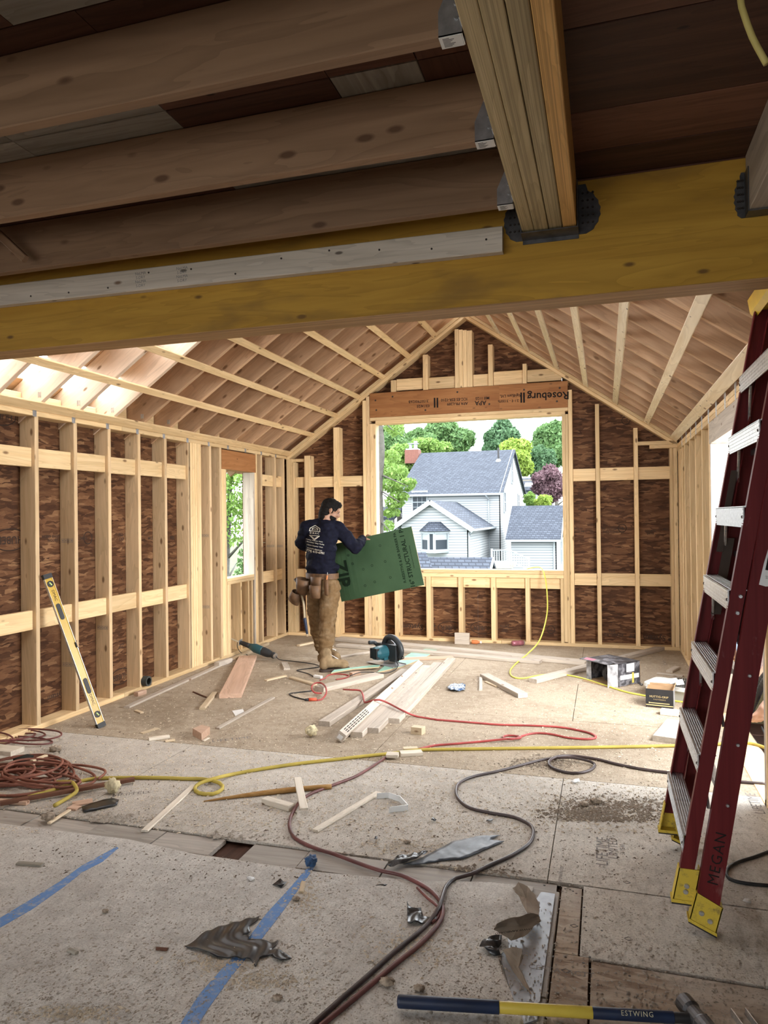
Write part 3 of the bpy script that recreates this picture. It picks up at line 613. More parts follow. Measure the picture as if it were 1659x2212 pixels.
quad('gable_wall', SIDE, [(xl, yb, GZ), (xl, Y0, GZ), (xl, Y0, ze), (xl, yr, zr-.12), (xl, yb, ze)], hs)
quad('roof_slope', SHING, [(xl-.3, Y0-.35, ze-.06), (xr+.22, Y0-.35, ze-.06), (xr+.22, yr, zr), (xl-.3, yr, zr)], hs, .14)
quad('roof_slope', SHING, [(xr+.22, yb+.35, ze-.06), (xl-.3, yb+.35, ze-.06), (xl-.3, yr, zr), (xr+.22, yr, zr)], hs, .14)
box('gutter', TRIM, xl-.3, xr+.25, Y0-.47, Y0-.33, ze-.2, ze-.07, hs)
obj('downspout', tube_mesh(spline([(xr-.9, Y0-.4, ze-.2), (xr-.75, Y0-.12, ze-.5), (xr-.75, Y0-.1, ze-1.2), (xr-.75, Y0-.1, GZ)], .2), .05), TRIM, hs)
stick('rake_board', TRIM, (xr+.03, Y0-.3, ze-.13), (xr+.03, yr, zr-.08), .04, .2, (0, -.5, 1), hs); stick('rake_board', TRIM, (xr+.03, yb+.3, ze-.13), (xr+.03, yr, zr-.08), .04, .2, (0, .5, 1), hs)
p = ex(412, 790, Y0); window_box(hs, (p.x, Y0, p.z), .95, 1.35, '-y', 3, 4)
def gw(x, y, h=1.3, w=.8):
    d = ray(*C3(x, y)); t = xr/d.x; window_box(hs, (xr, d.y*t, CAMH+d.z*t), w, h, '+x', 1, 2)
gw(1178, 530, 1.75, .7); gw(1117, 790, 1.3, .7); gw(1232, 782, .95, .8)
# chimney and vent pipe
p = ex(355, 370, yr); bm = bmesh.new(); add_box(bm, p.x-.55, p.x+.55, yr-.45, yr+.45, zr-.8, zr+.25); ch = obj('chimney', bm_mesh(bm), BRICKR, hs)
bm = bmesh.new(); add_box(bm, p.x-.48, p.x+.48, yr-.4, yr+.4, zr+.25, zr+.36); add_cyl(bm, (p.x-.18, yr, zr+.3), (p.x-.18, yr, zr+.75), .13); add_cyl(bm, (p.x+.22, yr, zr+.3), (p.x+.22, yr, zr+.95), .15); add_box(bm, p.x-.35, p.x+.45, yr-.2, yr+.2, zr+.72, zr+.78); obj('chimney_cap', bm_mesh(bm), TRIM, ch)
ym = Y0+(yr-Y0)*.72; p = ex(1068, 455, ym); zz = ze+(zr-ze)*(ym-Y0)/(yr-Y0)
bm = bmesh.new(); add_cyl(bm, (p.x, ym, zz-.1), (p.x, ym, zz+.95), .075); obj('vent_pipe', bm_mesh(bm), BLACKR, hs)
bm = bmesh.new(); add_cyl(bm, (p.x, ym, zz-.12), (p.x, ym, zz+.14), .3, .1); obj('vent_flashing', bm_mesh(bm), TRIM, hs)
# front extension with its gable
Y1 = 40.0
ap = ex(500, 772, Y1); le = ex(150, 1012, Y1); re = ex(858, 1012, Y1); zE = (le.z+re.z)/2; xL1, xR1 = le.x, re.x; xA = (xL1+xR1)/2
ov = .35
xw0, xw1 = xL1+ov, xR1-ov
sl = (ap.z-zE)/((xR1-xL1)/2)
quad('extension_front', SIDE, [(xw0, Y1+.3, GZ), (xw1, Y1+.3, GZ), (xw1, Y1+.3, zE+ov*sl-.1), (xA, Y1+.3, ap.z-.12), (xw0, Y1+.3, zE+ov*sl-.1)], hs)
quad('extension_side', SIDE, [(xw1, Y1+.3, GZ), (xw1, Y0, GZ), (xw1, Y0, zE+ov*sl-.1), (xw1, Y1+.3, zE+ov*sl-.1)], hs)
quad('extension_roof', SHING, [(xL1, Y1, zE), (xA, Y1, ap.z), (xA, Y0, ap.z), (xL1, Y0, zE)], hs, .12)
quad('extension_roof', SHING, [(xA, Y1, ap.z), (xR1, Y1, zE), (xR1, Y0, zE), (xA, Y0, ap.z)], hs, .12)
for a, b in (((xL1, Y1-.03, zE-.12), (xA, Y1-.03, ap.z-.12)), ((xA, Y1-.03, ap.z-.12), (xR1, Y1-.03, zE-.12))): stick('rake_board', TRIM, a, b, .05, .26, (0, 0, 1), hs)
box('gutter', TRIM, xR1-.02, xR1+.12, Y1-.05, Y0, zE-.14, zE-.02, hs)
obj('downspout', tube_mesh(spline([(xR1+.05, Y1+.1, zE-.1), (xw1+.1, Y1+.25, zE-.35), (xw1+.06, Y1+.2, zE-.7), (xw1+.06, Y1+.2, GZ)], .2), .05), TRIM, hs)
# bay window with its hipped roof
bA = ex(500, 962, Y1-.8); b0 = ex(365, 1033, Y1-.8); b1 = ex(636, 1033, Y1-.8); wz0 = ex(500, 1200, Y1-.8).z; wz1 = ex(500, 1045, Y1-.8).z
bx0, bx1 = b0.x+.12, b1.x-.12; bxa, bxb = bx0+.62, bx1-.62; yf_ = Y1-.6; yw_ = Y1+.3
bay = quad('bay_window', TRIM, [(bx0, yw_, wz0-.12), (bxa, yf_, wz0-.12), (bxb, yf_, wz0-.12), (bx1, yw_, wz0-.12)], hs, -.2)
for P0, P1 in (((bx0, yw_), (bxa, yf_)), ((bxa, yf_), (bxb, yf_)), ((bxb, yf_), (bx1, yw_))):
    a, b = Vector((*P0, 0)), Vector((*P1, 0)); dxy = (b-a); L = dxy.length; dxy.normalize(); n = Vector((dxy.y, -dxy.x, 0))
    def pt(s, z, o=0): q = a+dxy*s+n*o; return (q.x, q.y, z)
    for s0, s1 in ((0, .09), (L-.09, L)): quad('bay_post', TRIM, [pt(s0, wz0), pt(s1, wz0), pt(s1, wz1), pt(s0, wz1)], bay, .05)
    quad('bay_rail', TRIM, [pt(0, wz0-.05, .02), pt(L, wz0-.05, .02), pt(L, wz0+.07, .02), pt(0, wz0+.07, .02)], bay); quad('bay_rail', TRIM, [pt(0, wz1-.07, .02), pt(L, wz1-.07, .02), pt(L, wz1+.05, .02), pt(0, wz1+.05, .02)], bay)
    zm = (wz0+wz1)*.5+.1
    quad('pane', PANE, [pt(.09, wz0, -.05), pt(L-.09, wz0, -.05), pt(L-.09, wz1, -.05), pt(.09, wz1, -.05)], bay, .01)
    if L > 1: quad('blind', TRIM, [pt(.12, zm, -.03), pt(L-.12, zm, -.03), pt(L-.12, wz1, -.03), pt(.12, wz1, -.03)], bay, .01)
zb_ = (b0.z+b1.z)/2; xa_ = (b0.x+b1.x)/2; yq = yf_-.15
bm = bmesh.new(); top = [bm.verts.new(p) for p in ((xa_-.35, yw_, bA.z+.05), (xa_+.35, yw_, bA.z+.05))]; lo = [bm.verts.new(p) for p in ((b0.x, yw_, zb_), (bxa-.08, yq, zb_), (bxb+.08, yq, zb_), (b1.x, yw_, zb_))]
bm.faces.new((lo[0], lo[1], top[0])); bm.faces.new((lo[1], lo[2], top[1], top[0])); bm.faces.new((lo[2], lo[3], top[1])); bm.faces.new(lo[::-1]); bm.faces.new((top[0], top[1], lo[3], lo[0])); obj('bay_roof', bm_mesh(bm), SHING, hs)
# side door with wall lamp, and the white deck railing
def sx(x, y): d = ray(*C3(x, y)); t = (xw1+.02)/d.x; return Vector((xw1+.03, d.y*t, CAMH+d.z*t))
p = sx(1030, 1110); bm = bmesh.new(); add_box(bm, xw1, xw1+.05, p.y-.5, p.y+.5, p.z-1.0, p.z+1.05); dr = obj('door', bm_mesh(bm), TRIM, hs); bm = bmesh.new(); add_box(bm, xw1+.05, xw1+.06, p.y-.36, p.y+.36, p.z-.8, p.z+.9); obj('pane', bm_mesh(bm), PANE, dr)
p = sx(1062, 1072); bm = bmesh.new(); add_lathe(bm, [(.03, -.16), (.09, -.12), (.1, .1), (.04, .16)], 10, Matrix.Translation((xw1+.13, p.y, p.z))); obj('wall_lamp', bm_mesh(bm), BLACKR, hs)
dk = empty('deck_railing', ex(1080, 1300, 41), label='white picket railing of the deck and steps beside the white house', cat='railing')
a = ex(1012, 1192, 41); b = ex(1158, 1187, 41); c = ex(1320, 1262, 41); hgt = a.z-ex(1012, 1300, 41).z
for A, B in ((a, b), (b, c)):
    stick('hand_rail', TRIM, A, B, .10, .06, (0, 0, 1), dk); stick('bottom_rail', TRIM, A-Vector((0, 0, hgt*.86)), B-Vector((0, 0, hgt*.86)), .06, .06, (0, 0, 1), dk)
    n = int((B-A).length/.14)
    for i in range(n+1):
        q = A.lerp(B, i/n); w = .05 if 0 < i < n else .11; stick('baluster' if 0 < i < n else 'post', TRIM, (q.x, q.y, q.z+(.1 if w > .1 else 0)), (q.x, q.y, q.z-hgt*(.88 if w < .1 else 1.0)), w, w, (0, 1, 0), dk)
box('deck_floor', GREYB, a.x-.3, b.x+.2, 40.5, 42.5, a.z-hgt-.25, a.z-hgt, dk); box('deck_skirt', TRIM, a.x-.3, c.x, 40.6, 40.8, GZ, a.z-hgt-.25, dk)
# garage
Yg = 44.0; g0 = ex(1125, 1098, Yg); g1 = ex(1548, 1098, Yg); zg = (g0.z+g1.z)/2
gr0 = ex(1195, 822, Yg); dz_ = None; ygr = Yg+3.6; zgr = ex(1400, 818, ygr).z; xg0 = g0.x; xg1 = g1.x
ga = empty('garage', ((xg0+xg1)/2, Yg+3, GZ), label='small white garage with a steep blue-grey roof right of the house', cat='garage')
quad('front_wall', SIDE, [(xg0+.3, Yg+.3, GZ), (xg1, Yg+.3, GZ), (xg1, Yg+.3, zg), (xg0+.3, Yg+.3, zg)], ga)
quad('gable_wall', SIDE, [(xg1, Yg+.3, GZ), (xg1, 2*ygr-Yg-.3, GZ), (xg1, 2*ygr-Yg-.3, zg), (xg1, ygr, zgr-.1), (xg1, Yg+.3, zg)], ga)
quad('roof_slope', SHING, [(xg0, Yg, zg), (xg1+.3, Yg, zg), (xg1+.3, ygr, zgr), (xg0, ygr, zgr)], ga, .14); quad('roof_slope', SHING, [(xg1+.3, 2*ygr-Yg, zg), (xg0, 2*ygr-Yg, zg), (xg0, ygr, zgr), (xg1+.3, ygr, zgr)], ga, .14)
box('gutter', TRIM, xg0, xg1+.3, Yg-.13, Yg+.01, zg-.16, zg-.03, ga)
obj('downspout', tube_mesh(spline([(xg1-.1, Yg-.05, zg-.1), (xg1-.15, Yg+.2, zg-.4), (xg1-.15, Yg+.2, GZ)], .2), .05), TRIM, ga)
stick('rake_board', TRIM, (xg1+.31, Yg, zg-.1), (xg1+.31, ygr, zgr-.1), .05, .24, (0, -.6, 1), ga)
d = ray(*C3(1590, 1180)); t = (xg1+.01)/d.x; window_box(ga, (xg1, d.y*t, CAMH+d.z*t), .8, 1.7, '+x', 1, 2)
# low roofs below the sill
Yp = 27.0; q0 = ex(980, 1250, Yp); q1 = ex(560, 1258, Yp)
sh = empty('porch', ex(800, 1330, Yp), label='low blue-grey roof with a small vented gable just above the window sill', cat='porch')
zr_ = q0.z; xg = ex(965, 1260, Yp).x; e0 = ex(1022, 1340, Yp-1.6); zl_ = zr_-.95
quad('roof_slope', SHING, [(-9.0, Yp-1.8, zl_), (xg+.25, Yp-1.8, zl_), (xg+.25, Yp, zr_), (-9.0, Yp, zr_)], sh, .12); quad('roof_slope', SHING, [(xg+.25, Yp+1.8, zl_), (-9.0, Yp+1.8, zl_), (-9.0, Yp, zr_), (xg+.25, Yp, zr_)], sh, .12)
quad('gable_wall', SIDE, [(xg, Yp-1.6, zl_-2), (xg, Yp+1.6, zl_-2), (xg, Yp+1.6, zl_+.1), (xg, Yp, zr_-.1), (xg, Yp-1.6, zl_+.1)], sh)
stick('rake_board', TRIM, (xg+.27, Yp-1.8, zl_-.06), (xg+.27, Yp, zr_-.06), .05, .16, (0, -.5, 1), sh)
bm = bmesh.new()
for i in range(5): add_box(bm, xg, xg+.04, Yp-.3, Yp-.02, zr_-.52+.07*i, zr_-.49+.07*i)
obj('louvre', bm_mesh(bm), BLACKR, sh)
quad('hip_roof', SHING, [(-9.2, Yp-3.2, zl_-.35), (ex(650, 1335, Yp-3).x, Yp-3.2, zl_-.35), (ex(440, 1210, Yp-1).x, Yp-.6, ex(440, 1212, Yp-1).z), (-8.9, Yp-.6, ex(440, 1212, Yp-1).z)], sh, .1)
box('porch_wall', SIDE, -9.0, xg-.2, Yp-1.5, Yp+1.5, GZ, zl_-.3, sh)
# houses further off
fh = empty('house', ex(1310, 700, 75), label='distant pale grey house roof seen behind the white gable', cat='house')
p0, p1 = ex(1225, 690, 75), ex(1390, 570, 75)
quad('roof_slope', SHING, [(p0.x-1, 75, p0.z), (p1.x+1, 75, p0.z), (p1.x+.5, 79, p1.z), (p0.x-1, 79, p1.z)], fh, .2); quad('front_wall', SIDE, [(p0.x-.5, 75.3, GZ), (p1.x+.5, 75.3, GZ), (p1.x+.5, 75.3, p0.z), (p0.x-.5, 75.3, p0.z)], fh)
quad('skylight', TRIM, [(p0.x+.6, 75.9, p0.z+(p1.z-p0.z)*.27), (p0.x+2.2, 75.9, p0.z+(p1.z-p0.z)*.27), (p0.x+2.2, 77.2, p0.z+(p1.z-p0.z)*.6), (p0.x+.6, 77.2, p0.z+(p1.z-p0.z)*.6)], fh, .25)
lh = empty('house', ex(150, 900, 44), label='small white house corner behind the grey tree trunk', cat='house')
p0, p1 = ex(60, 915, 52), ex(200, 820, 52)
quad('roof_slope', SHING, [(p0.x-4, 52, p0.z), (p1.x, 52, p0.z), (p1.x, 55, p1.z), (p0.x-4, 55, p1.z)], lh, .2); quad('front_wall', SIDE, [(p0.x-4, 52.3, GZ), (p1.x-.2, 52.3, GZ), (p1.x-.2, 52.3, p0.z), (p0.x-4, 52.3, p0.z)], lh)
nh = empty('house', (4.4, 15, GZ), label='blue-grey sided house glimpsed through the doorway beside the ladder', cat='house')
quad('front_wall', SIDEB, [(1.7, 14, GZ), (9, 14, GZ), (9, 14, 3.6), (1.7, 14, 3.6)], nh); quad('roof_slope', SHING, [(1.4, 13.6, 3.5), (9.4, 13.6, 3.5), (9.4, 17, 6), (1.4, 17, 6)], nh, .15)
quad('side_wall', SIDEB, [(1.7, 20, GZ), (1.7, 14, GZ), (1.7, 14, 3.6), (1.7, 20, 3.6)], nh); window_box(nh, (3.6, 14, 1.2), .9, 1.4, '-y', 1, 2)
pl = empty('utility_pole', ex(1365, 760, 58), label='thin pale utility pole with wires between the far trees', cat='pole')
q = ex(1366, 560, 58); bm = bmesh.new(); add_cyl(bm, (q.x, 58, GZ), (q.x, 58, q.z), .12, .1, 10); obj('post', bm_mesh(bm), TRIM, pl); bm = bmesh.new(); add_box(bm, q.x-.9, q.x+.9, 57.95, 58.05, q.z-.5, q.z-.38); obj('cross_arm', bm_mesh(bm), GREYB, pl)
for i, dz in enumerate((.35, .9, 1.5)): obj('wire', tube_mesh(spline([(q.x, 58, q.z-dz), (q.x+6, 57.5, q.z-dz-.6), (q.x+14, 57, q.z-dz+.2)], .8), .02, 5), BLACKR, pl)
# trees ----------------------------------------------------------------
def leaf_cloud(lumps, n, size, R_, flat=.5, droop=0):
    """n small leaf quads on the shells of a handful of lumps [(centre, (rx,ry,rz))]"""
    w = np.array([r[0]*r[1]+r[0]*r[2]+r[1]*r[2] for _, r in lumps]); w = w/w.sum(); k = R_.choice(len(lumps), n, p=w)
    c = np.array([l[0] for l in lumps], float)[k]; r = np.array([l[1] for l in lumps], float)[k]
    u = R_.normal(size=(n, 3)); u /= np.linalg.norm(u, axis=1)[:, None]; rad = R_.uniform(.55, 1.08, (n, 1))**.6; p = c+u*r*rad
    a = R_.normal(size=(n, 3)); a[:, 2] -= droop; a /= np.linalg.norm(a, axis=1)[:, None]; b = np.cross(a, u+R_.normal(size=(n, 3))*flat); b /= np.linalg.norm(b, axis=1)[:, None]+1e-9
    s = size*R_.uniform(.6, 1.4, (n, 1)); a = a*s; b = b*s*.55
    v = np.stack([p-a, p+b*.9-a*.1, p+a, p-b*.9-a*.1], 1).reshape(-1, 3)
    me = bpy.data.meshes.new('leaves'); me.vertices.add(4*n); me.vertices.foreach_set('co', v.ravel().astype(np.float32))
    me.loops.add(4*n); me.loops.foreach_set('vertex_index', np.arange(4*n, dtype=np.int32)); me.polygons.add(n); me.polygons.foreach_set('loop_start', np.arange(0, 4*n, 4, dtype=np.int32)); me.polygons.foreach_set('loop_total', np.full(n, 4, np.int32)); me.update(calc_edges=True); return me
def limb_mesh(base, top, r, R_, nb=6, spread=2):
    bm = bmesh.new(); b, t = Vector(base), Vector(top); add_cyl(bm, b, t, r, r*.45, 9)
    for i in range(nb):
        s = b.lerp(t, .45+.5*i/nb); a = R_.uniform(0, 2*PI); e = s+Vector((math.cos(a)*spread, math.sin(a)*spread, spread*R_.uniform(.4, 1.0))); add_cyl(bm, s, e, r*.35, r*.12, 6)
    return bm_mesh(bm, True)
def tree(label, px, py_top, hw, py_low, D, mat, n, size, seed, group='trees beyond the houses', lump=9):
    R_ = np.random.default_rng(seed); top = on(px, py_top, 'y', D); low = on(px, py_low, 'y', D); w = (on(px+hw, py_low, 'y', D)-low).length; h = top.z-low.z; cz = (top.z+low.z)/2
    t = empty('tree', (top.x, D, GZ), label=label, cat='tree', group=group)
    L = [((top.x, D, cz), (w*.72, w*.6, h*.42))]
    for i in range(lump):
        a = R_.uniform(0, 2*PI); el = R_.uniform(-.6, 1); rr = R_.uniform(.28, .48); L.append(((top.x+math.cos(a)*w*.62*math.cos(el), D+math.sin(a)*w*.5, cz+math.sin(el)*h*.36), (w*rr, w*rr, min(w, h)*rr*.8)))
    L.append(((top.x, D, top.z-h*.16), (w*.35, w*.35, h*.16)))
    obj('crown', leaf_cloud(L, int(n*1.7), size*.72, R_), mat, t)
    bm = bmesh.new()
    for c, r in L: bmesh.ops.create_icosphere(bm, subdivisions=2, radius=1, matrix=Matrix.Translation(c) @ Matrix.Diagonal((r[0]*.78, r[1]*.78, r[2]*.78, 1)))
    obj('inner_crown', bm_mesh(bm, True), mat, t); t.children[-1]['kind'] = 'stuff'
    obj('trunk', limb_mesh((top.x, D, GZ), (top.x, D, cz), .28, R_, 5, w*.5), BARK, t); return t
tree('tall mid-green tree behind the left end of the big roof', 905, 924, 40, 1010, 78, LM, 5200, .34, 1)
tree('broad green tree behind the middle of the big roof ridge', 968, 909, 62, 1010, 84, LM, 8000, .36, 2)
tree('deep green round-topped tree behind the right end of the ridge', 1086, 902, 46, 1010, 86, LD, 6500, .36, 3)
tree('tall fresh green tree at the right edge of the big window', 1200, 908, 54, 1020, 74, LM, 6500, .32, 4)
tree('light feathery green tree just above the chimney', 925, 952, 58, 1000, 66, LG, 5500, .26, 5)
tree('bright lime-green tree at the right of the roof ridge', 1108, 948, 50, 1040, 62, LY, 6000, .26, 6)
tree('grey-green tree behind the lime-green one', 1166, 962, 36, 1045, 68, LD, 4500, .28, 7)
tree('copper-leaved tree above the garage roof', 1188, 1004, 42, 1092, 57, LP, 5500, .24, 8)
tree('small bright green bush at the garage ridge', 1172, 1072, 22, 1100, 50, LY, 1800, .16, 9)
tree('low green bush between the white gable and the pole', 1145, 1062, 14, 1100, 52, LG, 1200, .16, 10)
tree('tall green tree at the far left behind the trunk', 845, 900, 50, 1060, 60, LM, 7000, .3, 11)
tree('dense green tree behind the white houses at left', 860, 960, 44, 1040, 56, LG, 4500, .26, 12)
# the near tree: grey trunk at the left jamb and a leafy bough
R_ = np.random.default_rng(31); Dn = 15.0
nt = empty('tree', (on(820, 1200, 'y', Dn).x, Dn, GZ), label='near tree with a mottled grey trunk beside the left jamb of the big window', cat='tree')
tp = [on(822, 1260, 'y', Dn), on(820, 1150, 'y', Dn), on(818, 1050, 'y', Dn), on(823, 970, 'y', Dn), on(817, 900, 'y', Dn), on(812, 820, 'y', Dn)]
tp[0].z = GZ
obj('trunk', tube_mesh(spline(tp, .15), lambda t: .115-.035*t, 12), BARK, nt)
L = []
for x, y, rx, rz in ((858, 1020, 24, 18), (872, 1050, 24, 12), (852, 1085, 20, 15), (848, 985, 14, 14), (852, 925, 20, 18), (884, 1040, 14, 7), (846, 1108, 16, 10), (862, 1072, 20, 11), (838, 1135, 8, 12), (846, 1170, 5, 12), (842, 1050, 16, 16)):
    c = on(x, y, 'y', Dn+.5); L.append(((c.x, c.y, c.z), (rx*Dn/1561, .45, rz*Dn/1561)))
obj('crown', leaf_cloud(L, 2600, .050, R_, .8), LG, nt)
bm = bmesh.new()
for x, y in ((880, 1050), (865, 1085), (850, 930), (845, 1150)): add_cyl(bm, on(822, y-25, 'y', Dn), on(x, y, 'y', Dn-.3), .022, .006, 6)
obj('branch', bm_mesh(bm, True), BARK, nt)
# seen through the left window
R_ = np.random.default_rng(32)
c = on(508, 1075, 'y', 17.5); wt = empty('tree', (c.x, 17.5, GZ), label='leafy green tree filling the narrow left window', cat='tree')
L = [((c.x+dx, 17.5+dy, c.z+dz), (.85, .7, .62)) for dx, dy, dz in ((-.5, 0, .95), (.3, .2, .8), (-.2, .3, .1), (.5, -.2, .2), (-.6, .4, -.35), (.1, 0, 1.5), (-.2, .2, -.7), (.6, .2, 1.3), (-1, 0, .4), (1.1, 0, .6))]
obj('crown', leaf_cloud(L, 5200, .07, R_, .8), LG, wt); obj('trunk', limb_mesh((c.x-.8, 17.9, GZ), (c.x-.3, 17.8, c.z+.6), .13, R_, 6, .8), BARK, wt)
c = on(524, 1240, 'y', 16.0); st = empty('tree', (c.x+.3, 16, GZ), label='spruce with drooping boughs low in the narrow left window', cat='tree')
bm = bmesh.new(); add_cyl(bm, (c.x+.3, 16, GZ), (c.x+.3, 16, c.z+1.6), .12, .01, 8); obj('trunk', bm_mesh(bm), BARK, st)
L = []
for i in range(9):
    z = c.z-.9+i*.26; w = .75*(1-i/10)+.06
    for a in range(6): L.append(((c.x+.3+math.cos(a*1.05+i)*w*.6, 16+math.sin(a*1.05+i)*w*.6, z-.12), (w*.42, w*.42, .11)))
obj('crown', leaf_cloud(L, 3000, .06, R_, .5, 1.2), LS, st)
# deck boards outside the doorway
dkk = empty('deck', (2, 5, -.04), label='grey deck boards outside the doorway behind the ladder', cat='deck')
for i in range(13): box('deck_board', GREYB, .96, 3.2, 3.3+.29*i, 3.3+.29*i+.282, -.06, -.03, dkk)
# ================================================================== STEPLADDER (folded, leaning towards the right wall)
FIBER = NT('red_fibreglass', .5, .2); _v, _r = FIBER.obj(); _g = FIBER.noise(FIBER.mapping(_v, (60, 60, 1.5)), 1, 4); _s = FIBER.noise(FIBER.mapping(_v, (8, 8, 3)), 1, 5, .7)
FIBER.color(FIBER.mix(FIBER.math('MULTIPLY', FIBER.ramp(_s, [(.62, 0), (.72, 1)]), .35), FIBER.ramp(_g, [(.3, (.095, .009, .011)), (.7, (.14, .016, .017))]), (.34, .20, .18))); FIBER = FIBER.m
LADY = NT('scuffed_yellow_plastic', .55, .35); _v, _r = LADY.obj(); LADY.color(LADY.mix(LADY.ramp(LADY.noise(_v, 38, 5, .7), [(.52, 0), (.72, .8)]), (.60, .44, .05), (.16, .12, .05))); LADY = LADY.m
ALU = NT('ladder_aluminium', .38, .5, .85); _v, _r = ALU.obj(); ALU.color(ALU.ramp(ALU.noise(ALU.mapping(_v, (4, 80, 80)), 1, 3), [(.3, (.42, .43, .44)), (.7, (.66, .67, .68))])); ALU = ALU.m
DBRN = plain('dark_brown_bar', (.045, .03, .022), .5)
ld = empty('stepladder', (.3, 3.2, 0), label='tall folded red fibreglass stepladder with yellow feet leaning at the right', cat='ladder')
def rail(x0, slope, z0, z1, yw, dirn, wdt, par=None):
    """C channel: web at y=yw, flanges run `dirn` along y"""
    th, fl_ = .0045, .030; pr = [(0, 0), (wdt, 0), (wdt, fl_), (wdt-th, fl_), (wdt-th, th), (th, th), (th, fl_), (0, fl_)]
    M = Matrix(((1, 0, slope, x0), (0, dirn, 0, yw), (0, 0, 1, 0), (0, 0, 0, 1)))
    bm = bmesh.new(); add_prism(bm, pr, z0, z1, M); return obj('rail', bm_mesh(bm), FIBER, ld)
SA, SB, XA, XB = .180, .166, .208, .279
YM, YL = 2.872, 3.555; YRn, YRf = 2.848, 3.580
def xa(z): return XA+SA*z
def xb(z): return XB+SB*z
rail(XA, SA, .17, 2.46, YM, 1, .050); rail(XA, SA, .16, 2.46, YL, -1, .060)
rr_ = rail(XB, SB, .10, 2.46, YRn, 1, .080); rail(XB, SB, .10, 2.46, YRf, -1, .088)
def foot(xf, s, w, zlo, zhi, yw, dirn, cut):
    e = .004; M = Matrix(((1, 0, 0, 0), (0, 0, dirn, yw-dirn*e), (0, 1, 0, 0), (0, 0, 0, 1)))
    x0, x1 = xf(zlo), xf(zlo)+w; t0, t1 = xf(zhi), xf(zhi)+w
    bm = bmesh.new()
    add_prism(bm, [(x0-e, zlo+cut+.012), (x1+e, zlo+.012), (t1+e, zhi-.045*(1 if cut else 0)), (t0-e, zhi)], 0, .006, M); add_prism(bm, [(x0-e, zlo+cut+.010), (x0, zlo+cut+.010), (t0, zhi), (t0-e, zhi)], 0, .048, M); add_prism(bm, [(x1, zlo+.010), (x1+e, zlo+.010), (t1+e, zhi-.045*(1 if cut else 0)), (t1, zhi-.045*(1 if cut else 0))], 0, .048, M)
    add_prism(bm, [(x0-e-.004, zlo+cut+.006), (x1+e+.004, zlo+.006), (x1+e+.004, zlo+.018), (x0-e-.004, zlo+cut+.018)], -.003, .05, M)
    f = obj('foot', bm_mesh(bm), LADY, ld)
    bm = bmesh.new(); add_prism(bm, [(x0-e-.003, zlo+cut), (x1+e+.003, zlo), (x1+e+.003, zlo+.008), (x0-e-.003, zlo+cut+.008)], -.002, .049, M); obj('rubber_pad', bm_mesh(bm), BLACKR, f)
    bm = bmesh.new()
    for a in (.3, .7):
        z = zlo+(zhi-zlo)*(.25+.2*(1-a if cut else a)*2)+ (0 if cut else 0); x = xf(z)+w*(a if cut else .5); add_cyl(bm, (x, yw-dirn*e, z), (x, yw-dirn*(e+.005), z), .010, .008, 12)
    obj('rivet', bm_mesh(bm), ALU, f)['kind'] = 'stuff'
foot(xa, SA, .066, .092, .225, YM, 1, 0); foot(xa, SA, .066, .078, .215, YL, -1, 0)
foot(xb, SB, .080, 0, .155, YRn, 1, .042); foot(xb, SB, .088, 0, .155, YRf, -1, .042)
for i, z in enumerate((.31, .61, .913, 1.216, 1.517, 1.83, 2.10)):
    bm = bmesh.new(); x = xa(z)+.002
    add_box(bm, x-.006, x-.002, YM+.002, YL-.002, z-.038, z+.036)
    for k in range(5): add_box(bm, x-.0075, x-.006, YM+.002, YL-.002, z-.03+.014*k, z-.026+.014*k)
    add_box(bm, x-.006, x+.058, YM+.006, YL-.006, z+.034, z+.038)
    for k in range(6): add_box(bm, x+.004+.009*k, x+.007+.009*k, YM+.006, YL-.006, z+.038, z+.040)
    st_ = obj('step', bm_mesh(bm), ALU, ld)
    bm = bmesh.new()
    for y in (YM+.02, YL-.02): add_cyl(bm, (x-.006, y, z), (x-.010, y, z), .006, .004, 8)
    obj('rivet', bm_mesh(bm), NAIL, st_)['kind'] = 'stuff'
    bm = bmesh.new()
    for y, s in ((YM+.012, 1), (YL-.012, -1)): add_cyl(bm, (x+.03, y, z-.16), (x+.02, y+s*.10, z-.02), .006, .006, 6)
    obj('step_brace', bm_mesh(bm), ALU, ld)['kind'] = 'stuff'
for z in (.45, .9, 1.35, 1.8, 2.2):                                     # rear section cross bars
    x = xb(z)+.05; bm = bmesh.new(); add_box(bm, x, x+.03, YRn+.004, YRf-.004, z-.012, z+.012); obj('cross_bar', bm_mesh(bm), ALU, ld)
for y in (YM+.04, YL-.045):
    bm = bmesh.new(); M = Matrix(((1, 0, SA, xa(0)), (0, 1, 0, y), (0, 0, 1, 0), (0, 0, 0, 1))); add_box(bm, .02, .046, 0, .005, 1.36, 1.72, M); add_box(bm, .045, .085, .006, .011, 1.08, 1.42, M); add_cyl(bm, (xa(1.37)+.035, y-.004, 1.37), (xa(1.37)+.035, y+.012, 1.37), .012, n=10); obj('spreader', bm_mesh(bm), DBRN, ld)
bm = bmesh.new()
for z in (1.23, 1.17): add_cyl(bm, (xa(z)+.035, YM, z), (xa(z)+.035, YM-.006, z), .008, .006, 10)
for z in (.95, .48, 1.55, .7): add_cyl(bm, (xb(z)+.05, YRn, z), (xb(z)+.05, YRn-.005, z), .007, .005, 10)
obj('rivet', bm_mesh(bm), ALU, ld)['kind'] = 'stuff'
bm = bmesh.new(); x0, x1 = xa(2.47)-.015, xb(2.47)+.105
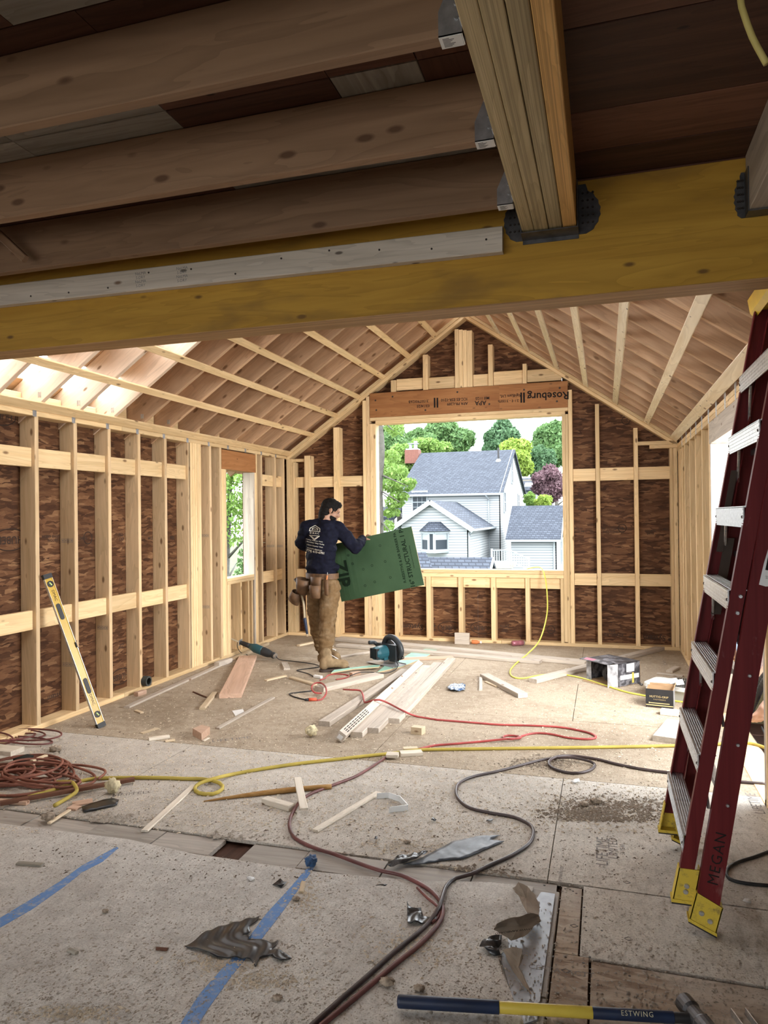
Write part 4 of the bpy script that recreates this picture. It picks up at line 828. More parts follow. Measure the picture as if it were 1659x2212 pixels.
add_prism(bm, [(x0, 2.43), (x0+.02, 2.405), (x0+.04, 2.43), (x1, 2.43), (x1, 2.52), (x0+.01, 2.52), (x0-.01, 2.49)], 2.83, 3.60, Matrix(((1, 0, 0, 0), (0, 0, 1, 0), (0, 1, 0, 0), (0, 0, 0, 1)))); obj('top_cap', bm_mesh(bm), plain('yellow_cap', (.62, .40, .03), .4, .4), ld)
# labels on the near rear rail, and the hand lettering
def on_rail(z, dx): return (xb(z)+dx, YRn-.0012, z)
upv = (SB, 0, 1)
bm = bmesh.new(); M = facing(on_rail(1.345, .062), (1, 0, -SB), upv); add_prism(bm, [(-.032, -.075), (-.01, -.078), (.026, -.07), (.026, .10), (-.004, .105), (-.012, .06), (-.022, .055), (-.028, 0)], 0, .0006, M); lb = obj('label', bm_mesh(bm), STICKER, ld)
bm = bmesh.new(); add_prism(bm, [(-.020, -.02), (.026, -.02), (.026, .052), (-.018, .050)], .0006, .0009, M); lbk = obj('label_print', bm_mesh(bm), INK, lb)
text('label_lettering', 'DANGER', .013, STICKER, lb, M @ Matrix.Translation((.004, .030, .0010))); text('label_lettering', 'READ LABELS\nBEFORE USE', .006, INK, lb, M @ Matrix.Translation((.002, -.045, .0008)))
text('hand_lettering', 'MEGAN', .052, INK, ld, facing((xb(.285)+.046, YRn-.0012, .285), upv, (-1, 0, SB)), space=1.15)
# ================================================================== LEVEL leaning on the left wall
YELM = plain('level_yellow', (.52, .33, .02), .35, .4, var=.04)
a = fl(219, 1571); b = Vector((-3.945, 4.366, 1.135)); ax = (b-a).normalized(); LL = (b-a).length
Mz = frame(a, ax, (1, -.35, .2)); M = Mz                                 # X along the level, Z out of the yellow face
lv = empty('spirit_level', a, label='long yellow spirit level leaning between two studs of the left wall', cat='level')
hw, ht = .030, .0125
bm = bmesh.new(); add_prism(bm, [(-hw, -ht), (-hw+.006, -ht), (-hw+.006, -ht), (hw-.006, -ht), (hw, -ht), (hw, ht), (hw-.005, ht), (hw-.007, ht-.003), (-hw+.007, ht-.003), (-hw+.005, ht), (-hw, ht)], .02, LL-.02, M @ Matrix(((0, 0, 1, 0), (1, 0, 0, 0), (0, 1, 0, 0), (0, 0, 0, 1)))); obj('body', bm_mesh(bm), YELM, lv)
bm = bmesh.new(); add_box(bm, .02, LL-.02, -hw-.0012, -hw, -ht, ht, M); add_box(bm, .02, LL-.02, hw, hw+.0012, -ht, ht, M); obj('edge', bm_mesh(bm), ALU, lv)
for s0, s1 in ((0, .035), (LL-.035, LL)):
    bm = bmesh.new(); add_box(bm, s0, s1, -hw-.003, hw+.003, -ht-.002, ht+.004, M); obj('end_cap', bm_mesh(bm), BLACKR, lv)
def oval(l0, l1, r, z): return [(l0+r-r*math.cos(t), r*math.sin(t)) for t in [PI/2-i*PI/8 for i in range(9)]][::-1] and [(l0+r+r*math.cos(PI/2+i*PI/8), r*math.sin(PI/2+i*PI/8)) for i in range(9)]+[(l1-r+r*math.cos(-PI/2+i*PI/8), r*math.sin(-PI/2+i*PI/8)) for i in range(9)]
for s0, s1, r in ((.27*LL-.06, .27*LL+.06, .016), (.755*LL-.062, .755*LL+.062, .016)):
    bm = bmesh.new(); add_prism(bm, oval(s0, s1, r, 0), ht-.0028, ht+.001, M); obj('hand_hole', bm_mesh(bm), BLACKR, lv)
for c in (.085*LL, .935*LL):
    bm = bmesh.new(); add_lathe(bm, [(.024, ht-.003), (.024, ht+.002), (.017, ht+.002), (.016, ht-.001)], 18, M @ Matrix.Translation((c, 0, 0))); rg = obj('vial_ring', bm_mesh(bm), BLACKR, lv)
    bm = bmesh.new(); add_cyl(bm, M @ Vector((c-.012, -.006, ht)), M @ Vector((c+.012, .006, ht)), .006); obj('vial', bm_mesh(bm), plain('vial_green', (.50, .62, .25), .2, .5), rg)
bm = bmesh.new(); c = .53*LL; add_box(bm, c-.028, c-.022, -hw-.014, -hw, -.008, .008, M); add_box(bm, c+.022, c+.028, -hw-.014, -hw, -.008, .008, M); add_cyl(bm, M @ Vector((c-.02, -hw+.004, ht)), M @ Vector((c+.02, -hw+.004, ht)), .007); obj('centre_vial', bm_mesh(bm), BLACKR, lv)
text('hand_lettering', 'DMAC', .030, INK, lv, M @ Matrix.Translation((.18*LL, 0, ht-.0022)) @ Matrix.Rotation(PI, 4, 'Z')); text('hand_lettering', 'DMAC', .030, INK, lv, M @ Matrix.Translation((.86*LL, 0, ht-.0022)) @ Matrix.Rotation(PI, 4, 'Z'))
# ================================================================== CIRCULAR SAW
TEAL = plain('teal_tool_plastic', (.015, .075, .095), .4, .45); DKP = plain('dark_tool_plastic', (.022, .026, .03), .45, .4); SAWM = plain('saw_guard_metal', (.36, .37, .38), .35, .5, .35)
cpos = fl(841, 1437); ang = math.atan2(-(CC.y-cpos.y), -(CC.x-cpos.x))
Ms = Matrix.Translation((cpos.x, cpos.y, .012)) @ Matrix.Rotation(math.radians(150), 4, 'Z') @ Matrix.Diagonal((1.35, -1.35, 1.35, 1))
sw = empty('circular_saw', mat=Ms, label='dark teal corded circular saw resting on pale green sheathing strips', cat='saw')
def loc(bm_fn, name, mt, par, smooth=False):
    bm = bmesh.new(); bm_fn(bm); o = obj(name, bm_mesh(bm, smooth), mt, par, WM[par.name] if par.name in WM else Matrix()); return o
# local: X forward along the cut, Y left (motor side -Y), Z up; the blade plane is y = .03
def f(b): add_box(b, -.12, .18, -.075, .065, 0, .004); add_box(b, -.12, .18, .061, .065, .004, .012)
loc(f, 'base_plate', SAWM, sw)
Rb = Matrix.Translation((.03, .035, .085)) @ Matrix.Rotation(PI/2, 4, 'X')
def f(b):
    pr = [(.098*math.cos(t), .098*math.sin(t)) for t in [PI*.02+i*PI*.98/16 for i in range(17)]]; add_prism(b, pr+[(-.098, -.01), (.098, -.01)], -.028, .012, Rb)
loc(f, 'blade_guard', SAWM, sw)
def f(b): add_lathe(b, [(.082, -.022), (.086, -.02), (.086, .004), (.082, .006)], 24, Rb @ Matrix.Translation((0, -.02, 0)))
loc(f, 'lower_guard', ALU, sw)
def f(b): add_lathe(b, [(.0, .0), (.035, .0), (.05, .02), (.055, .06), (.052, .13), (.046, .16), (.03, .168), (0, .168)], 18, Matrix.Translation((.02, .022, .095)) @ Matrix.Rotation(PI/2, 4, 'X'), False); add_box(b, -.02, .06, -.07, .02, .04, .10)
loc(f, 'motor_housing', TEAL, sw, False)
def f(b):
    for i in range(5): add_box(b, -.02+.016*i, -.012+.016*i, -.150, -.12, .06, .135)
loc(f, 'vent_slot', BLACKR, sw)['kind'] = 'stuff'
o = obj('rear_handle', tube_mesh(spline([(.06, .0, .15), (.02, .0, .2), (-.05, .0, .205), (-.11, .0, .165), (-.135, 0, .11), (-.12, 0, .06)], .012), lambda t: .017+.006*math.sin(t*PI), 12), DKP, sw, Ms)
o = obj('front_handle', tube_mesh(spline([(.12, 0, .12), (.145, -.02, .15), (.15, -.07, .155)], .01), .015, 10), DKP, sw, Ms)
def f(b): add_box(b, -.1, .1, -.03, .02, .05, .155); add_box(b, -.09, -.03, -.028, .018, .03, .06)
loc(f, 'gear_housing', DKP, sw)
def f(b): add_cyl(b, (.02, -.03, .1), (.02, -.032, .1), .001)
P = [Ms @ Vector((-.125, 0, .085)), Ms @ Vector((-.17, -.01, .07)), fl(857, 1428, .05), fl(860, 1437, .03), fl(852, 1448, .02), fl(832, 1454, .02), fl(800, 1452, .02), fl(775, 1453, .045), fl(757, 1460, .042)]
obj('power_cord', tube_mesh(spline(P, .02), .0042), BLACKR, sw)
# ================================================================== RECIPROCATING SAW
ra, rb_ = fl(597, 1416, .05), on(512, 1388, 'z', .10)
rs_c = fl(560, 1415, .06)
xdir = (on(513, 1384, 'y', 7.55)-fl(594, 1415, .045)); xdir = (on(515, 1386, 'x', -3.87)-fl(594, 1417, .05))
Mr = frame(fl(594, 1417, .05), xdir, (0, -.2, 1)); Lr = min(.62, xdir.length)
rs = empty('reciprocating_saw', mat=Mr, label='black and teal reciprocating saw lying against the left bottom plate', cat='saw')
k = Lr/.5
def f(b): add_lathe(b, [(0, .0), (.03, .0), (.036, .01), (.036, .03), (.030, .036), (.034, .05), (.046, .09), (.050, .15), (.047, .17)], 16, Matrix.Rotation(PI/2, 4, 'Y') @ Matrix.Diagonal((1, .85, k, 1)), False)
loc(f, 'rear_grip', DKP, rs, True)
def f(b): add_lathe(b, [(.047, .17), (.050, .18), (.051, .27), (.044, .29), (.030, .34)], 16, Matrix.Rotation(PI/2, 4, 'Y') @ Matrix.Diagonal((1, .85, k, 1)))
loc(f, 'motor_housing', TEAL, rs, True)
def f(b): add_lathe(b, [(.030, .34), (.027, .38), (.025, .44), (.022, .47), (.01, .475)], 14, Matrix.Rotation(PI/2, 4, 'Y') @ Matrix.Diagonal((1, .85, k, 1)))
loc(f, 'front_boot', BLACKR, rs, True)
def f(b): add_box(b, .47*k, .475*k, -.03, .03, -.03, .035); add_box(b, .475*k, .60*k, -.001, .001, -.01, .008)
loc(f, 'shoe_and_blade', ALU, rs)
def f(b): add_lathe(b, [(.024, -.012), (.03, -.01), (.03, .012), (.02, .014)], 14, Matrix.Rotation(PI/2, 4, 'Y') @ Matrix.Translation((0, 0, -.004)))
loc(f, 'cord_clamp', ALU, rs)
P = [Mr @ Vector((-.012, 0, 0)), Mr @ Vector((-.05, 0, -.02)), fl(610, 1426, .008), fl(640, 1429, .006), fl(675, 1434, .006), fl(690, 1440, .006), fl(660, 1445, .006), fl(641, 1448, .006), fl(655, 1452, .006), fl(668, 1456, .006), fl(676, 1461, .006)]
obj('power_cord', tube_mesh(spline(P, .03), .0045), BLACKR, rs)
P = [on(513, 1386, 'x', -3.9), on(513, 1398, 'x', -3.86), fl(521, 1410, .03), fl(535, 1415, .01)]
tag(obj('black_cable', tube_mesh(spline(P, .02), .004), BLACKR), 'black cord looping down behind the reciprocating saw', 'cord')
# ================================================================== BOXES AND TOTE ON THE RIGHT
CARD = plain('cardboard', (.40, .26, .145), .8, .15, var=.08); CARDK = plain('black_printed_card', (.022, .021, .022), .5, .3); CARDG = plain('grey_printed_card', (.30, .30, .31), .5, .3, var=.35, scale=14); GOLD = plain('gold_print', (.55, .42, .20), .6)
def open_box(par, w, d, h, outer, inner, t=.005):
    """open topped carton in local coords, base at z=0"""
    for nm, x0, x1, y0, y1 in (('front_panel', -w/2, w/2, -d/2, -d/2+t), ('back_panel', -w/2, w/2, d/2-t, d/2), ('side_panel', -w/2, -w/2+t, -d/2+t, d/2-t), ('side_panel', w/2-t, w/2, -d/2+t, d/2-t)):
        m = outer.get(nm, CARD)
        q = loc(lambda b: add_box(b, x0, x1, y0, y1, 0, h), nm, m, par)
        inn = .0008; loc(lambda b: add_box(b, x0+(t if x0 == -w/2 and x1 < 0 else -inn if x0 > 0 else t), x1+(inn if x1 < 0 else 0 if x1 < w/2 else -t), y0 if abs(y1-y0) > t*2 else (y1 if y1 < 0 else y0-inn), y1 if abs(y1-y0) > t*2 else (y1+inn if y1 < 0 else y0), t, h-.001), 'liner', inner, q)
    loc(lambda b: add_box(b, -w/2, w/2, -d/2, d/2, 0, t), 'bottom_panel', CARD, par)
# fastener carton, upright
c0, c1 = fl(1395, 1527), fl(1455, 1533); xd = (c1-c0); wd = xd.length; xd.normalize(); yd = Vector((-xd.y, xd.x, 0)); c2 = fl(1471, 1524); dd = max(.12, (c2-c1).dot(yd)*1.0); hh = on(1395, 1487, 'y', c0.y).z
Mb = Matrix(((xd.x, yd.x, 0, (c0+c1).x/2+yd.x*dd/2), (xd.y, yd.y, 0, (c0+c1).y/2+yd.y*dd/2), (0, 0, 1, .0), (0, 0, 0, 1)))
cb = empty('fastener_carton', mat=Mb, label='open black fastener carton with gold lettering in front of the white tote', cat='box')
open_box(cb, wd, dd, hh, {'front_panel': CARDK, 'side_panel': CARDG}, CARD)
def face(y, dz): return Mb @ Matrix(((1, 0, 0, 0), (0, 0, -1, y), (0, 1, 0, dz), (0, 0, 0, 1)))
text('lettering', 'HUTTIG-GRIP', wd*.108, GOLD, cb, face(-dd/2-.0006, hh*.60) @ Matrix.Translation((-.004, 0, 0)), space=1.05); text('lettering', 'FASTENERS', wd*.062, GOLD, cb, face(-dd/2-.0006, hh*.45), space=1.5)
def f(b):
    for z0, z1, x1 in ((.24, .28, .36), (.12, .17, .49)): add_box(b, -wd*.36 if z0 > .2 else -wd*.49, wd*x1, -dd/2-.0008, -dd/2, hh*z0, hh*z1)
    add_cyl(b, (-wd*.38, -dd/2-.0004, hh*.26), (-wd*.36, -dd/2-.0004, hh*.26), .008, .004, 6)
loc(f, 'printed_nail', GOLD, cb)
def f(b): add_box(b, -wd/2, wd/2, -.012, -.008, 0, .05, Matrix.Translation((0, dd/2, hh)) @ Matrix.Rotation(-.3, 4, 'X'))
loc(lambda b: add_box(b, -.003, .003, -dd*.45, dd*.4, 0, .04, Matrix.Translation((wd/2-.003, 0, hh)) @ Matrix.Rotation(.35, 4, 'Y')), 'flap', CARD, cb)
loc(lambda b: add_box(b, -wd*.42, wd*.48, -.003, .003, 0, .018, Matrix.Translation((0, dd/2-.003, hh))), 'flap', CARD, cb)
# dark box on its side, open towards the camera
c0, c1 = fl(1270, 1468), fl(1337, 1485); xd = (c1-c0); wd2 = xd.length; xd.normalize(); yd = Vector((-xd.y, xd.x, 0)); dd2 = .277; hh2 = on(1268, 1420, 'y', c0.y).z
Mb2 = Matrix(((xd.x, yd.x, 0, (c0+c1).x/2+yd.x*dd2/2), (xd.y, yd.y, 0, (c0+c1).y/2+yd.y*dd2/2), (0, 0, 1, .0), (0, 0, 0, 1)))
db = empty('toppled_carton', mat=Mb2, label='dark printed carton lying on its side, open end to the camera, nail coils inside', cat='box')
t = .006; PRK = NT('dark_carton_print', .45, .35); _v, _r = PRK.obj(); PRK.color(PRK.ramp(PRK.noise(_v, 11, 2, .5, 1), [(.35, (.03, .03, .035)), (.5, (.07, .07, .08)), (.6, (.22, .22, .24)), (.7, (.10, .09, .09))])); PRK = PRK.m
for nm, q, m in (('side_panel', (-wd2/2, -wd2/2+t, -dd2/2, dd2/2, 0, hh2), PRK), ('side_panel', (wd2/2-t, wd2/2, -dd2/2, dd2/2, 0, hh2), PRK), ('top_panel', (-wd2/2, wd2/2, -dd2/2, dd2/2, hh2-t, hh2), PRK), ('floor_panel', (-wd2/2, wd2/2, -dd2/2, dd2/2, 0, t), CARD), ('back_panel', (-wd2/2, wd2/2, dd2/2-t, dd2/2, 0, hh2), CARD)): loc(lambda b: add_box(b, *q), nm, m, db)
loc(lambda b: add_box(b, -wd2*.5, wd2*.42, -.075, 0, -.003, .002, Matrix.Translation((-.03, -dd2/2, hh2)) @ Matrix.Rotation(.12, 4, 'X')), 'flap', PRK, db)
loc(lambda b: add_box(b, -.05, 0, -.002, .002, .005, hh2-.01, Matrix.Translation((-wd2/2+.055, -dd2/2-.012, 0)) @ Matrix.Rotation(.2, 4, 'Z')), 'flap', CARDG, db)
loc(lambda b: add_box(b, 0, .002, -.10, 0, 0, hh2-.004, Matrix.Translation((wd2/2-.01, -dd2/2, 0)) @ Matrix.Rotation(-.35, 4, 'Z')), 'flap', CARDG, db)
loc(lambda b: add_box(b, -wd2*.48, wd2*.40, -.085, 0, 0, .003, Matrix.Translation((0, -dd2/2, .002))), 'flap', CARD, db)
loc(lambda b: [add_box(b, wd2/2, wd2/2+.0008, -.04, .06, hh2*.60, hh2*.95), add_box(b, wd2/2, wd2/2+.0006, -.12, .12, .06, .10)], 'print_patch', STICKER, db)
loc(lambda b: add_box(b, wd2/2, wd2/2+.0007, .03, .055, .02, hh2*.55), 'print_patch', plain('yellow_print', (.60, .50, .10), .6), db)
loc(lambda b: add_box(b, -wd2*.4, -wd2*.1, -.06, -.01, .0023, .003, Matrix.Translation((-.03, -dd2/2, hh2)) @ Matrix.Rotation(.12, 4, 'X')), 'print_patch', plain('pink_print', (.55, .16, .22), .6), db)
CGAL = plain('coil_nails', (.16, .155, .15), .4, .5, .7)
def coil(M, r, h, n=26, parent=None, name='nail_coil'):
    bm = bmesh.new()
    for ring, rr2 in ((0, r), (1, r*.82), (2, r*.64)):
        m_ = int(n*(1-.18*ring))
        for i in range(m_):
            a = 2*PI*i/m_; x, y = rr2*math.cos(a), rr2*math.sin(a); add_cyl(bm, M @ Vector((x, y, 0)), M @ Vector((x, y, h)), .0022, n=5); add_cyl(bm, M @ Vector((x, y, h)), M @ Vector((x, y, h+.002)), .0045, n=6)
    for z in (.3, .7): add_lathe(bm, [(r+.002, h*z-.001), (r+.002, h*z+.001), (r*.62, h*z+.001), (r*.62, h*z-.001)], 24, M, False)
    return obj(name, bm_mesh(bm), CGAL, parent)
c = Mb2 @ Vector((-.03, -.02, .082)); tag(coil(Matrix.Translation(c) @ Matrix.Rotation(PI/2+.1, 4, 'X') @ Matrix.Rotation(.2, 4, 'Y'), .07, .06), 'coil of nails standing on edge inside the toppled dark carton', 'nail coil', 'nail coils')
q = stick('card_insert', CARD, Mb2 @ Vector((-.02, .02, .17)), Mb2 @ Vector((wd2*.40, -.02, .06)), .14, .004, (.3, -.5, .8)); tag(q, 'bent brown cardboard piece leaning inside the toppled dark carton', 'cardboard')
# white tote
c0 = fl(1395, 1500); c1 = fl(1520, 1520); Dt = .42
zt = .12; p0 = on(1387, 1474, 'z', zt); p1 = on(1480, 1488, 'z', zt); p3 = on(1398, 1458, 'z', zt); xd = (p1-p0).normalized(); yd = Vector((-xd.y, xd.x, 0)); wt_ = .46; dt_ = max(.3, min(.45, (p3-p0).dot(yd)))
Mt = Matrix(((xd.x, yd.x, 0, p0.x+xd.x*wt_/2+yd.x*dt_/2), (xd.y, yd.y, 0, p0.y+xd.y*wt_/2+yd.y*dt_/2), (0, 0, 1, 0), (0, 0, 0, 1)))
TOTE = plain('tote_white_plastic', (.66, .68, .66), .4, .4, var=.03)
to = empty('plastic_tote', mat=Mt, label='shallow white plastic tote holding nail coils behind the fastener carton', cat='tote')
def rrect(w, d, r, z, n=5):
    o_ = []
    for cx, cy, a0 in ((w/2-r, d/2-r, 0), (-w/2+r, d/2-r, PI/2), (-w/2+r, -d/2+r, PI), (w/2-r, -d/2+r, 1.5*PI)):
        for i in range(n): a = a0+PI/2*i/(n-1); o_.append((cx+r*math.cos(a), cy+r*math.sin(a), z))
    return o_
def shell(b, rings, close_end=True):
    V = [[b.verts.new(p) for p in r] for r in rings]; n = len(V[0])
    for A, B in zip(V, V[1:]):
        for i in range(n): b.faces.new((A[i], A[(i+1) % n], B[(i+1) % n], B[i]))
    b.faces.new(V[0][::-1]);
    if close_end: b.faces.new(V[-1])
loc(lambda b: shell(b, [rrect(wt_-.1, dt_-.1, .04, 0), rrect(wt_-.04, dt_-.04, .05, zt-.02), rrect(wt_-.05, dt_-.05, .048, zt-.012), rrect(wt_-.11, dt_-.11, .038, .006)]), 'tub', TOTE, to, False)
loc(lambda b: shell(b, [rrect(wt_-.045, dt_-.045, .05, zt-.03), rrect(wt_, dt_, .055, zt-.03), rrect(wt_, dt_, .055, zt), rrect(wt_-.01, dt_-.01, .052, zt+.002), rrect(wt_-.05, dt_-.05, .046, zt), rrect(wt_-.052, dt_-.052, .046, zt-.028)], False), 'rim', TOTE, to)
for px, py, r, lb in ((1440, 1468, .075, 'tall upright coil of nails standing in the white tote'),):
    c = Mt @ Vector((.03, .02, .05)); tag(coil(Matrix.Translation((c.x, c.y, .05)), r, .10), lb, 'nail coil', 'nail coils')
c = Mt @ Vector((-.125, -.02, .04)); tag(coil(Matrix.Translation(c), .06, .05), 'low flat coil of nails at the left of the white tote', 'nail coil', 'nail coils')
c = Mt @ Vector((.155, -.05, .04)); tag(coil(Matrix.Translation(c), .045, .06), 'coil of nails behind the ladder in the white tote', 'nail coil', 'nail coils')
_lc = coil(Mt @ Matrix.Translation((0, 0, .012)), .10, .025, name="loose_nails"); tag(_lc, "heap of loose nails in the bottom of the white tote", "nails", kind="stuff")
for i, (px, py) in enumerate(((1455, 1474), (1468, 1477))):
    c = on(px, py, 'z', .17); tag(stick('torn_paper', STICKER, c-Vector((.03, .01, -.01)), c+Vector((.03, .01, .015)), .045, .001, (.2, -.7, .6)), ['torn white paper leaning on the coil in the tote', 'second scrap of white paper in the tote, nearer the ladder'][i], 'paper')
# coiled strip of nails between carton and tote
P = [fl(1358, 1478, .01), fl(1368, 1474, .012), fl(1380, 1475, .01), fl(1386, 1479, .01)]
tag(obj('nail_strip', tube_mesh(spline(P, .01), lambda t: .010+.004*math.sin(t*140), 6), CGAL), 'loose strip of collated nails on the floor between carton and tote', 'nails')
# ================================================================== SLEDGE HAMMER at the bottom edge
hp0, hp1 = fl(858, 2163, .03), fl(1490, 2200, .03); M = frame(hp0, hp1-hp0, (0, 0, 1)); HL = (hp1-hp0).length
sl_ = empty('sledge_hammer', mat=M, label='long-handled hammer with blue grip and yellow handle at the bottom edge', cat='hammer')
BLUEG = plain('navy_rubber_grip', (.012, .022, .055), .45, .4, var=.15); HYEL = plain('hammer_yellow', (.60, .46, .07), .35, .4, var=.05)
def capsule(b, x0, x1, ry, rz): add_lathe(b, [(.6, 0), (.95, .01), (1, .03), (1, 1-.005), (.97, 1)], 16, Matrix.Translation((x0, 0, 0)) @ Matrix.Rotation(PI/2, 4, 'Y') @ Matrix.Diagonal((rz, ry, x1-x0, 1)))
fx = lambda px: (fl(px, 2163+(px-858)*37/632, .03)-hp0).length
g1, y1_, b1_ = fx(1078), fx(1280), fx(1455)
loc(lambda b: capsule(b, 0, g1, .0175, .0195), 'grip', BLUEG, sl_, True); loc(lambda b: capsule(b, g1-.005, y1_, .015, .0175), 'handle', HYEL, sl_, True); loc(lambda b: capsule(b, y1_-.004, b1_, .0145, .017), 'grip', BLUEG, sl_, True); loc(lambda b: capsule(b, b1_-.02, HL+.05, .013, .015), 'neck', BLACKR, sl_, True)
text('lettering', 'ESTWING', .019, plain('pale_print', (.50, .47, .34), .6), sl_, facing(M @ Vector(((y1_+b1_)/2+.01, -.012, .012)), hp1-hp0, (0, .6, .8)), space=1.2)
Mh = Matrix.Translation(M @ Vector((HL+.02, 0, .005))) @ Matrix.Rotation(math.radians(115), 4, 'Z') @ Matrix.Rotation(PI/2, 4, 'Y')
bm = bmesh.new(); add_lathe(bm, [(.022, -.075), (.028, -.07), (.029, -.03), (.024, -.02), (.024, .02), (.029, .03), (.028, .07), (.022, .075)], 18, Mh); obj('head', bm_mesh(bm, False), DSTEEL, sl_)
# metal bracket at the bottom right corner
c = fl(1600, 2200); bk = empty('metal_bracket', c, label='small U-shaped aluminium bracket lying at the bottom right corner', cat='bracket')
bm = bmesh.new(); Mk = frame(c, (fl(1625, 2212)-fl(1590, 2190)), (0, 0, 1))
for s in (-1, 1): add_box(bm, -.015, .14, s*.022-.0015, s*.022+.0015, 0, .022, Matrix.Translation(c) @ Matrix.Rotation(math.radians(-72), 4, 'Z'))
add_box(bm, .05, .14, -.022, .022, 0, .002, Matrix.Translation(c) @ Matrix.Rotation(math.radians(-72), 4, 'Z')); obj('channel', bm_mesh(bm), ALU, bk)
# ================================================================== LUMBER AND SCRAPS ON THE FLOOR
def A4(x, y): return (400+x/2.765, 1350+y/2.765)
def B9(x, y): return (950+x/2.34, 1350+y/2.34)
def Cc6(x, y): return (600+x/2.552, 1600+y/2.552)
def Cl5(x, y): return (x/2.37, 1550+y/2.37)
def Cl8(x, y): return (x/5.53, 1550+y/5.53)
LATHM = wood('pale_lath', (.78, .71, .60), (.64, .56, .45), knots=.04, var=.08)
def lum(label, a, b, w, t, mat=None, z0=0.0, name='lumber', cat='lumber', group=None, tilt=0, zb=None):
    """stick whose top-face centre line is seen from pixel a to pixel b; z0 = height of its underside (zb at the far end)"""
    zb = z0 if zb is None else zb
    if mat is WHITE and name in ('lath', 'wood_block', 'wood_chip') and b[1] > 1520: mat = LATHM
    p, q = fl(*a, z0+t), fl(*b, zb+t); n = Vector((0, 0, 1)); d = (q-p).normalized()
    if tilt: n = Matrix.Rotation(tilt, 3, d) @ n
    p = p-Vector((0, 0, t/2)); q = q-Vector((0, 0, t/2))
    return tag(stick(name, mat or SCRAP, p, q, w, t, n), label, cat, group)
STK = 'loose white studs fanned out on the floor'
lum('white two-by-four on the left edge of the fanned stack', A4(830, 575), A4(1315, 262), .089, .038, WHITE, name='stud_lumber', group=STK)
s2 = lum('white two-by-four on edge with a printed end, second in the fanned stack', A4(928, 640), A4(1398, 215), .060, .060, WHITE, .014, name='stud_lumber', group=STK, tilt=.6)
lum('white two-by-four third from the left in the fanned stack', A4(1022, 640), A4(1440, 240), .089, .038, WHITE, name='stud_lumber', group=STK)
lum('white two-by-four fourth from the left in the fanned stack', A4(1120, 615), A4(1508, 222), .086, .038, WHITE, name='stud_lumber', group=STK)
lum('longest white two-by-four at the right edge of the fanned stack', A4(1245, 558), A4(1590, 196), .089, .038, WHITE, name='stud_lumber', group=STK)
c = WM[s2.name]; Lh = (fl(*A4(928, 640), .07)-fl(*A4(1398, 215), .07)).length/2
bm = bmesh.new()
for i in range(9):
    for j in range(3): add_box(bm, -Lh+.06+.06*i, -Lh+.06+.06*i+.045, -.018+.014*j, -.012+.014*j, .0301, .0304, c)
obj('printed_marks', bm_mesh(bm), INK, s2)['kind'] = 'stuff'
bm = bmesh.new(); add_box(bm, -Lh-.0006, -Lh, -.018, .018, -.02, .012, c); obj('end_tag', bm_mesh(bm), STICKER, s2)
lum('wide pinkish fir plank lying in front of the left window', A4(270, 410), A4(375, 182), .188, .038, PINK, name='plank', cat='plank')
lum('short stick beside the wide pinkish plank', A4(102, 493), A4(178, 398), .048, .02, SCRAP, group='loose sticks')
lum('thin dark splinter left of the short stick', A4(48, 396), A4(125, 428), .014, .01, OLDB, name='splinter', cat='scrap')
lum('long thin pale lath on the floor right of the wooden wedge', A4(192, 614), A4(525, 430), .036, .012, WHITE, name='lath', cat='lath')
lum('pale stick lying crosswise left of the two-by-four with the red loop', A4(478, 328), A4(600, 300), .045, .012, SCRAP, name='lath', cat='lath')
lum('slanting pale stick touching the two-by-four with the red loop', A4(632, 308), A4(775, 350), .05, .018, SCRAP)
lum('short two-by-four with a red cord looped over its end', A4(800, 370), A4(1160, 288), .120, .038, WHITE, name='stud_lumber')
lum('small pale block beside the saw cord', A4(592, 222), A4(608, 258), .066, .019, WHITE, name='wood_block', cat='block')
lum('pale strip on the floor behind the circular saw', A4(905, 190), A4(1135, 152), .055, .019, WHITE, name='lath', cat='lath')
lum('small stick on the floor left of the worker boots', A4(675, 118), A4(768, 98), .05, .02, SCRAP)
lum('red-brown scrap under the left end of the pale green strip', A4(990, 285), A4(1040, 276), .05, .03, PINK, name='wood_block', cat='block')
# long boards by the back wall
LB = 'long boards lying before the back wall'
lum('long pale board nearest the back wall', A4(915, 72), B9(742, 182), .140, .038, WHITE, name='long_board', cat='board', group=LB)
lum('long pale board in front of the other, ending in mid floor', A4(915, 112), B9(510, 178), .120, .032, WHITE, name='long_board', cat='board', group=LB)
lum('two-by-four running under the toppled carton to the right wall', B9(470, 272), B9(1135, 104), .089, .038, WHITE, name='stud_lumber')
lum('short two-by-four block alone in the middle of the floor', B9(225, 245), B9(420, 345), .089, .038, WHITE, name='stud_lumber')
lum('narrow upright-lying slip left of the lone short two-by-four', B9(207, 262), B9(207, 324), .030, .016, WHITE, name='lath', cat='lath')
lum('small scrap under the lone short two-by-four', B9(232, 283), B9(290, 308), .03, .012, SCRAP, name='wood_block', cat='block')
lum('thin board left of the copper cord, right of the green strip', A4(1270, 200), A4(1600, 188), .10, .02, PINK, name='board_scrap', cat='board')
lum('small loose block on the floor near the right wall', B9(1160, 230), B9(1200, 208), .062, .02, WHITE, name='wood_block', cat='block')
lum('thin pale strip behind the white tote', B9(1100, 240), B9(1230, 256), .05, .012, WHITE, name='lath', cat='lath')
lum('short two-by-four offcut in front of the fastener carton', B9(1118, 424), B9(1222, 436), .075, .038, WHITE, name='wood_block', cat='block')
lum('thick pale plank offcut half behind the ladder', B9(1148, 568), B9(1215, 482), .185, .038, WHITE, name='plank', cat='plank')
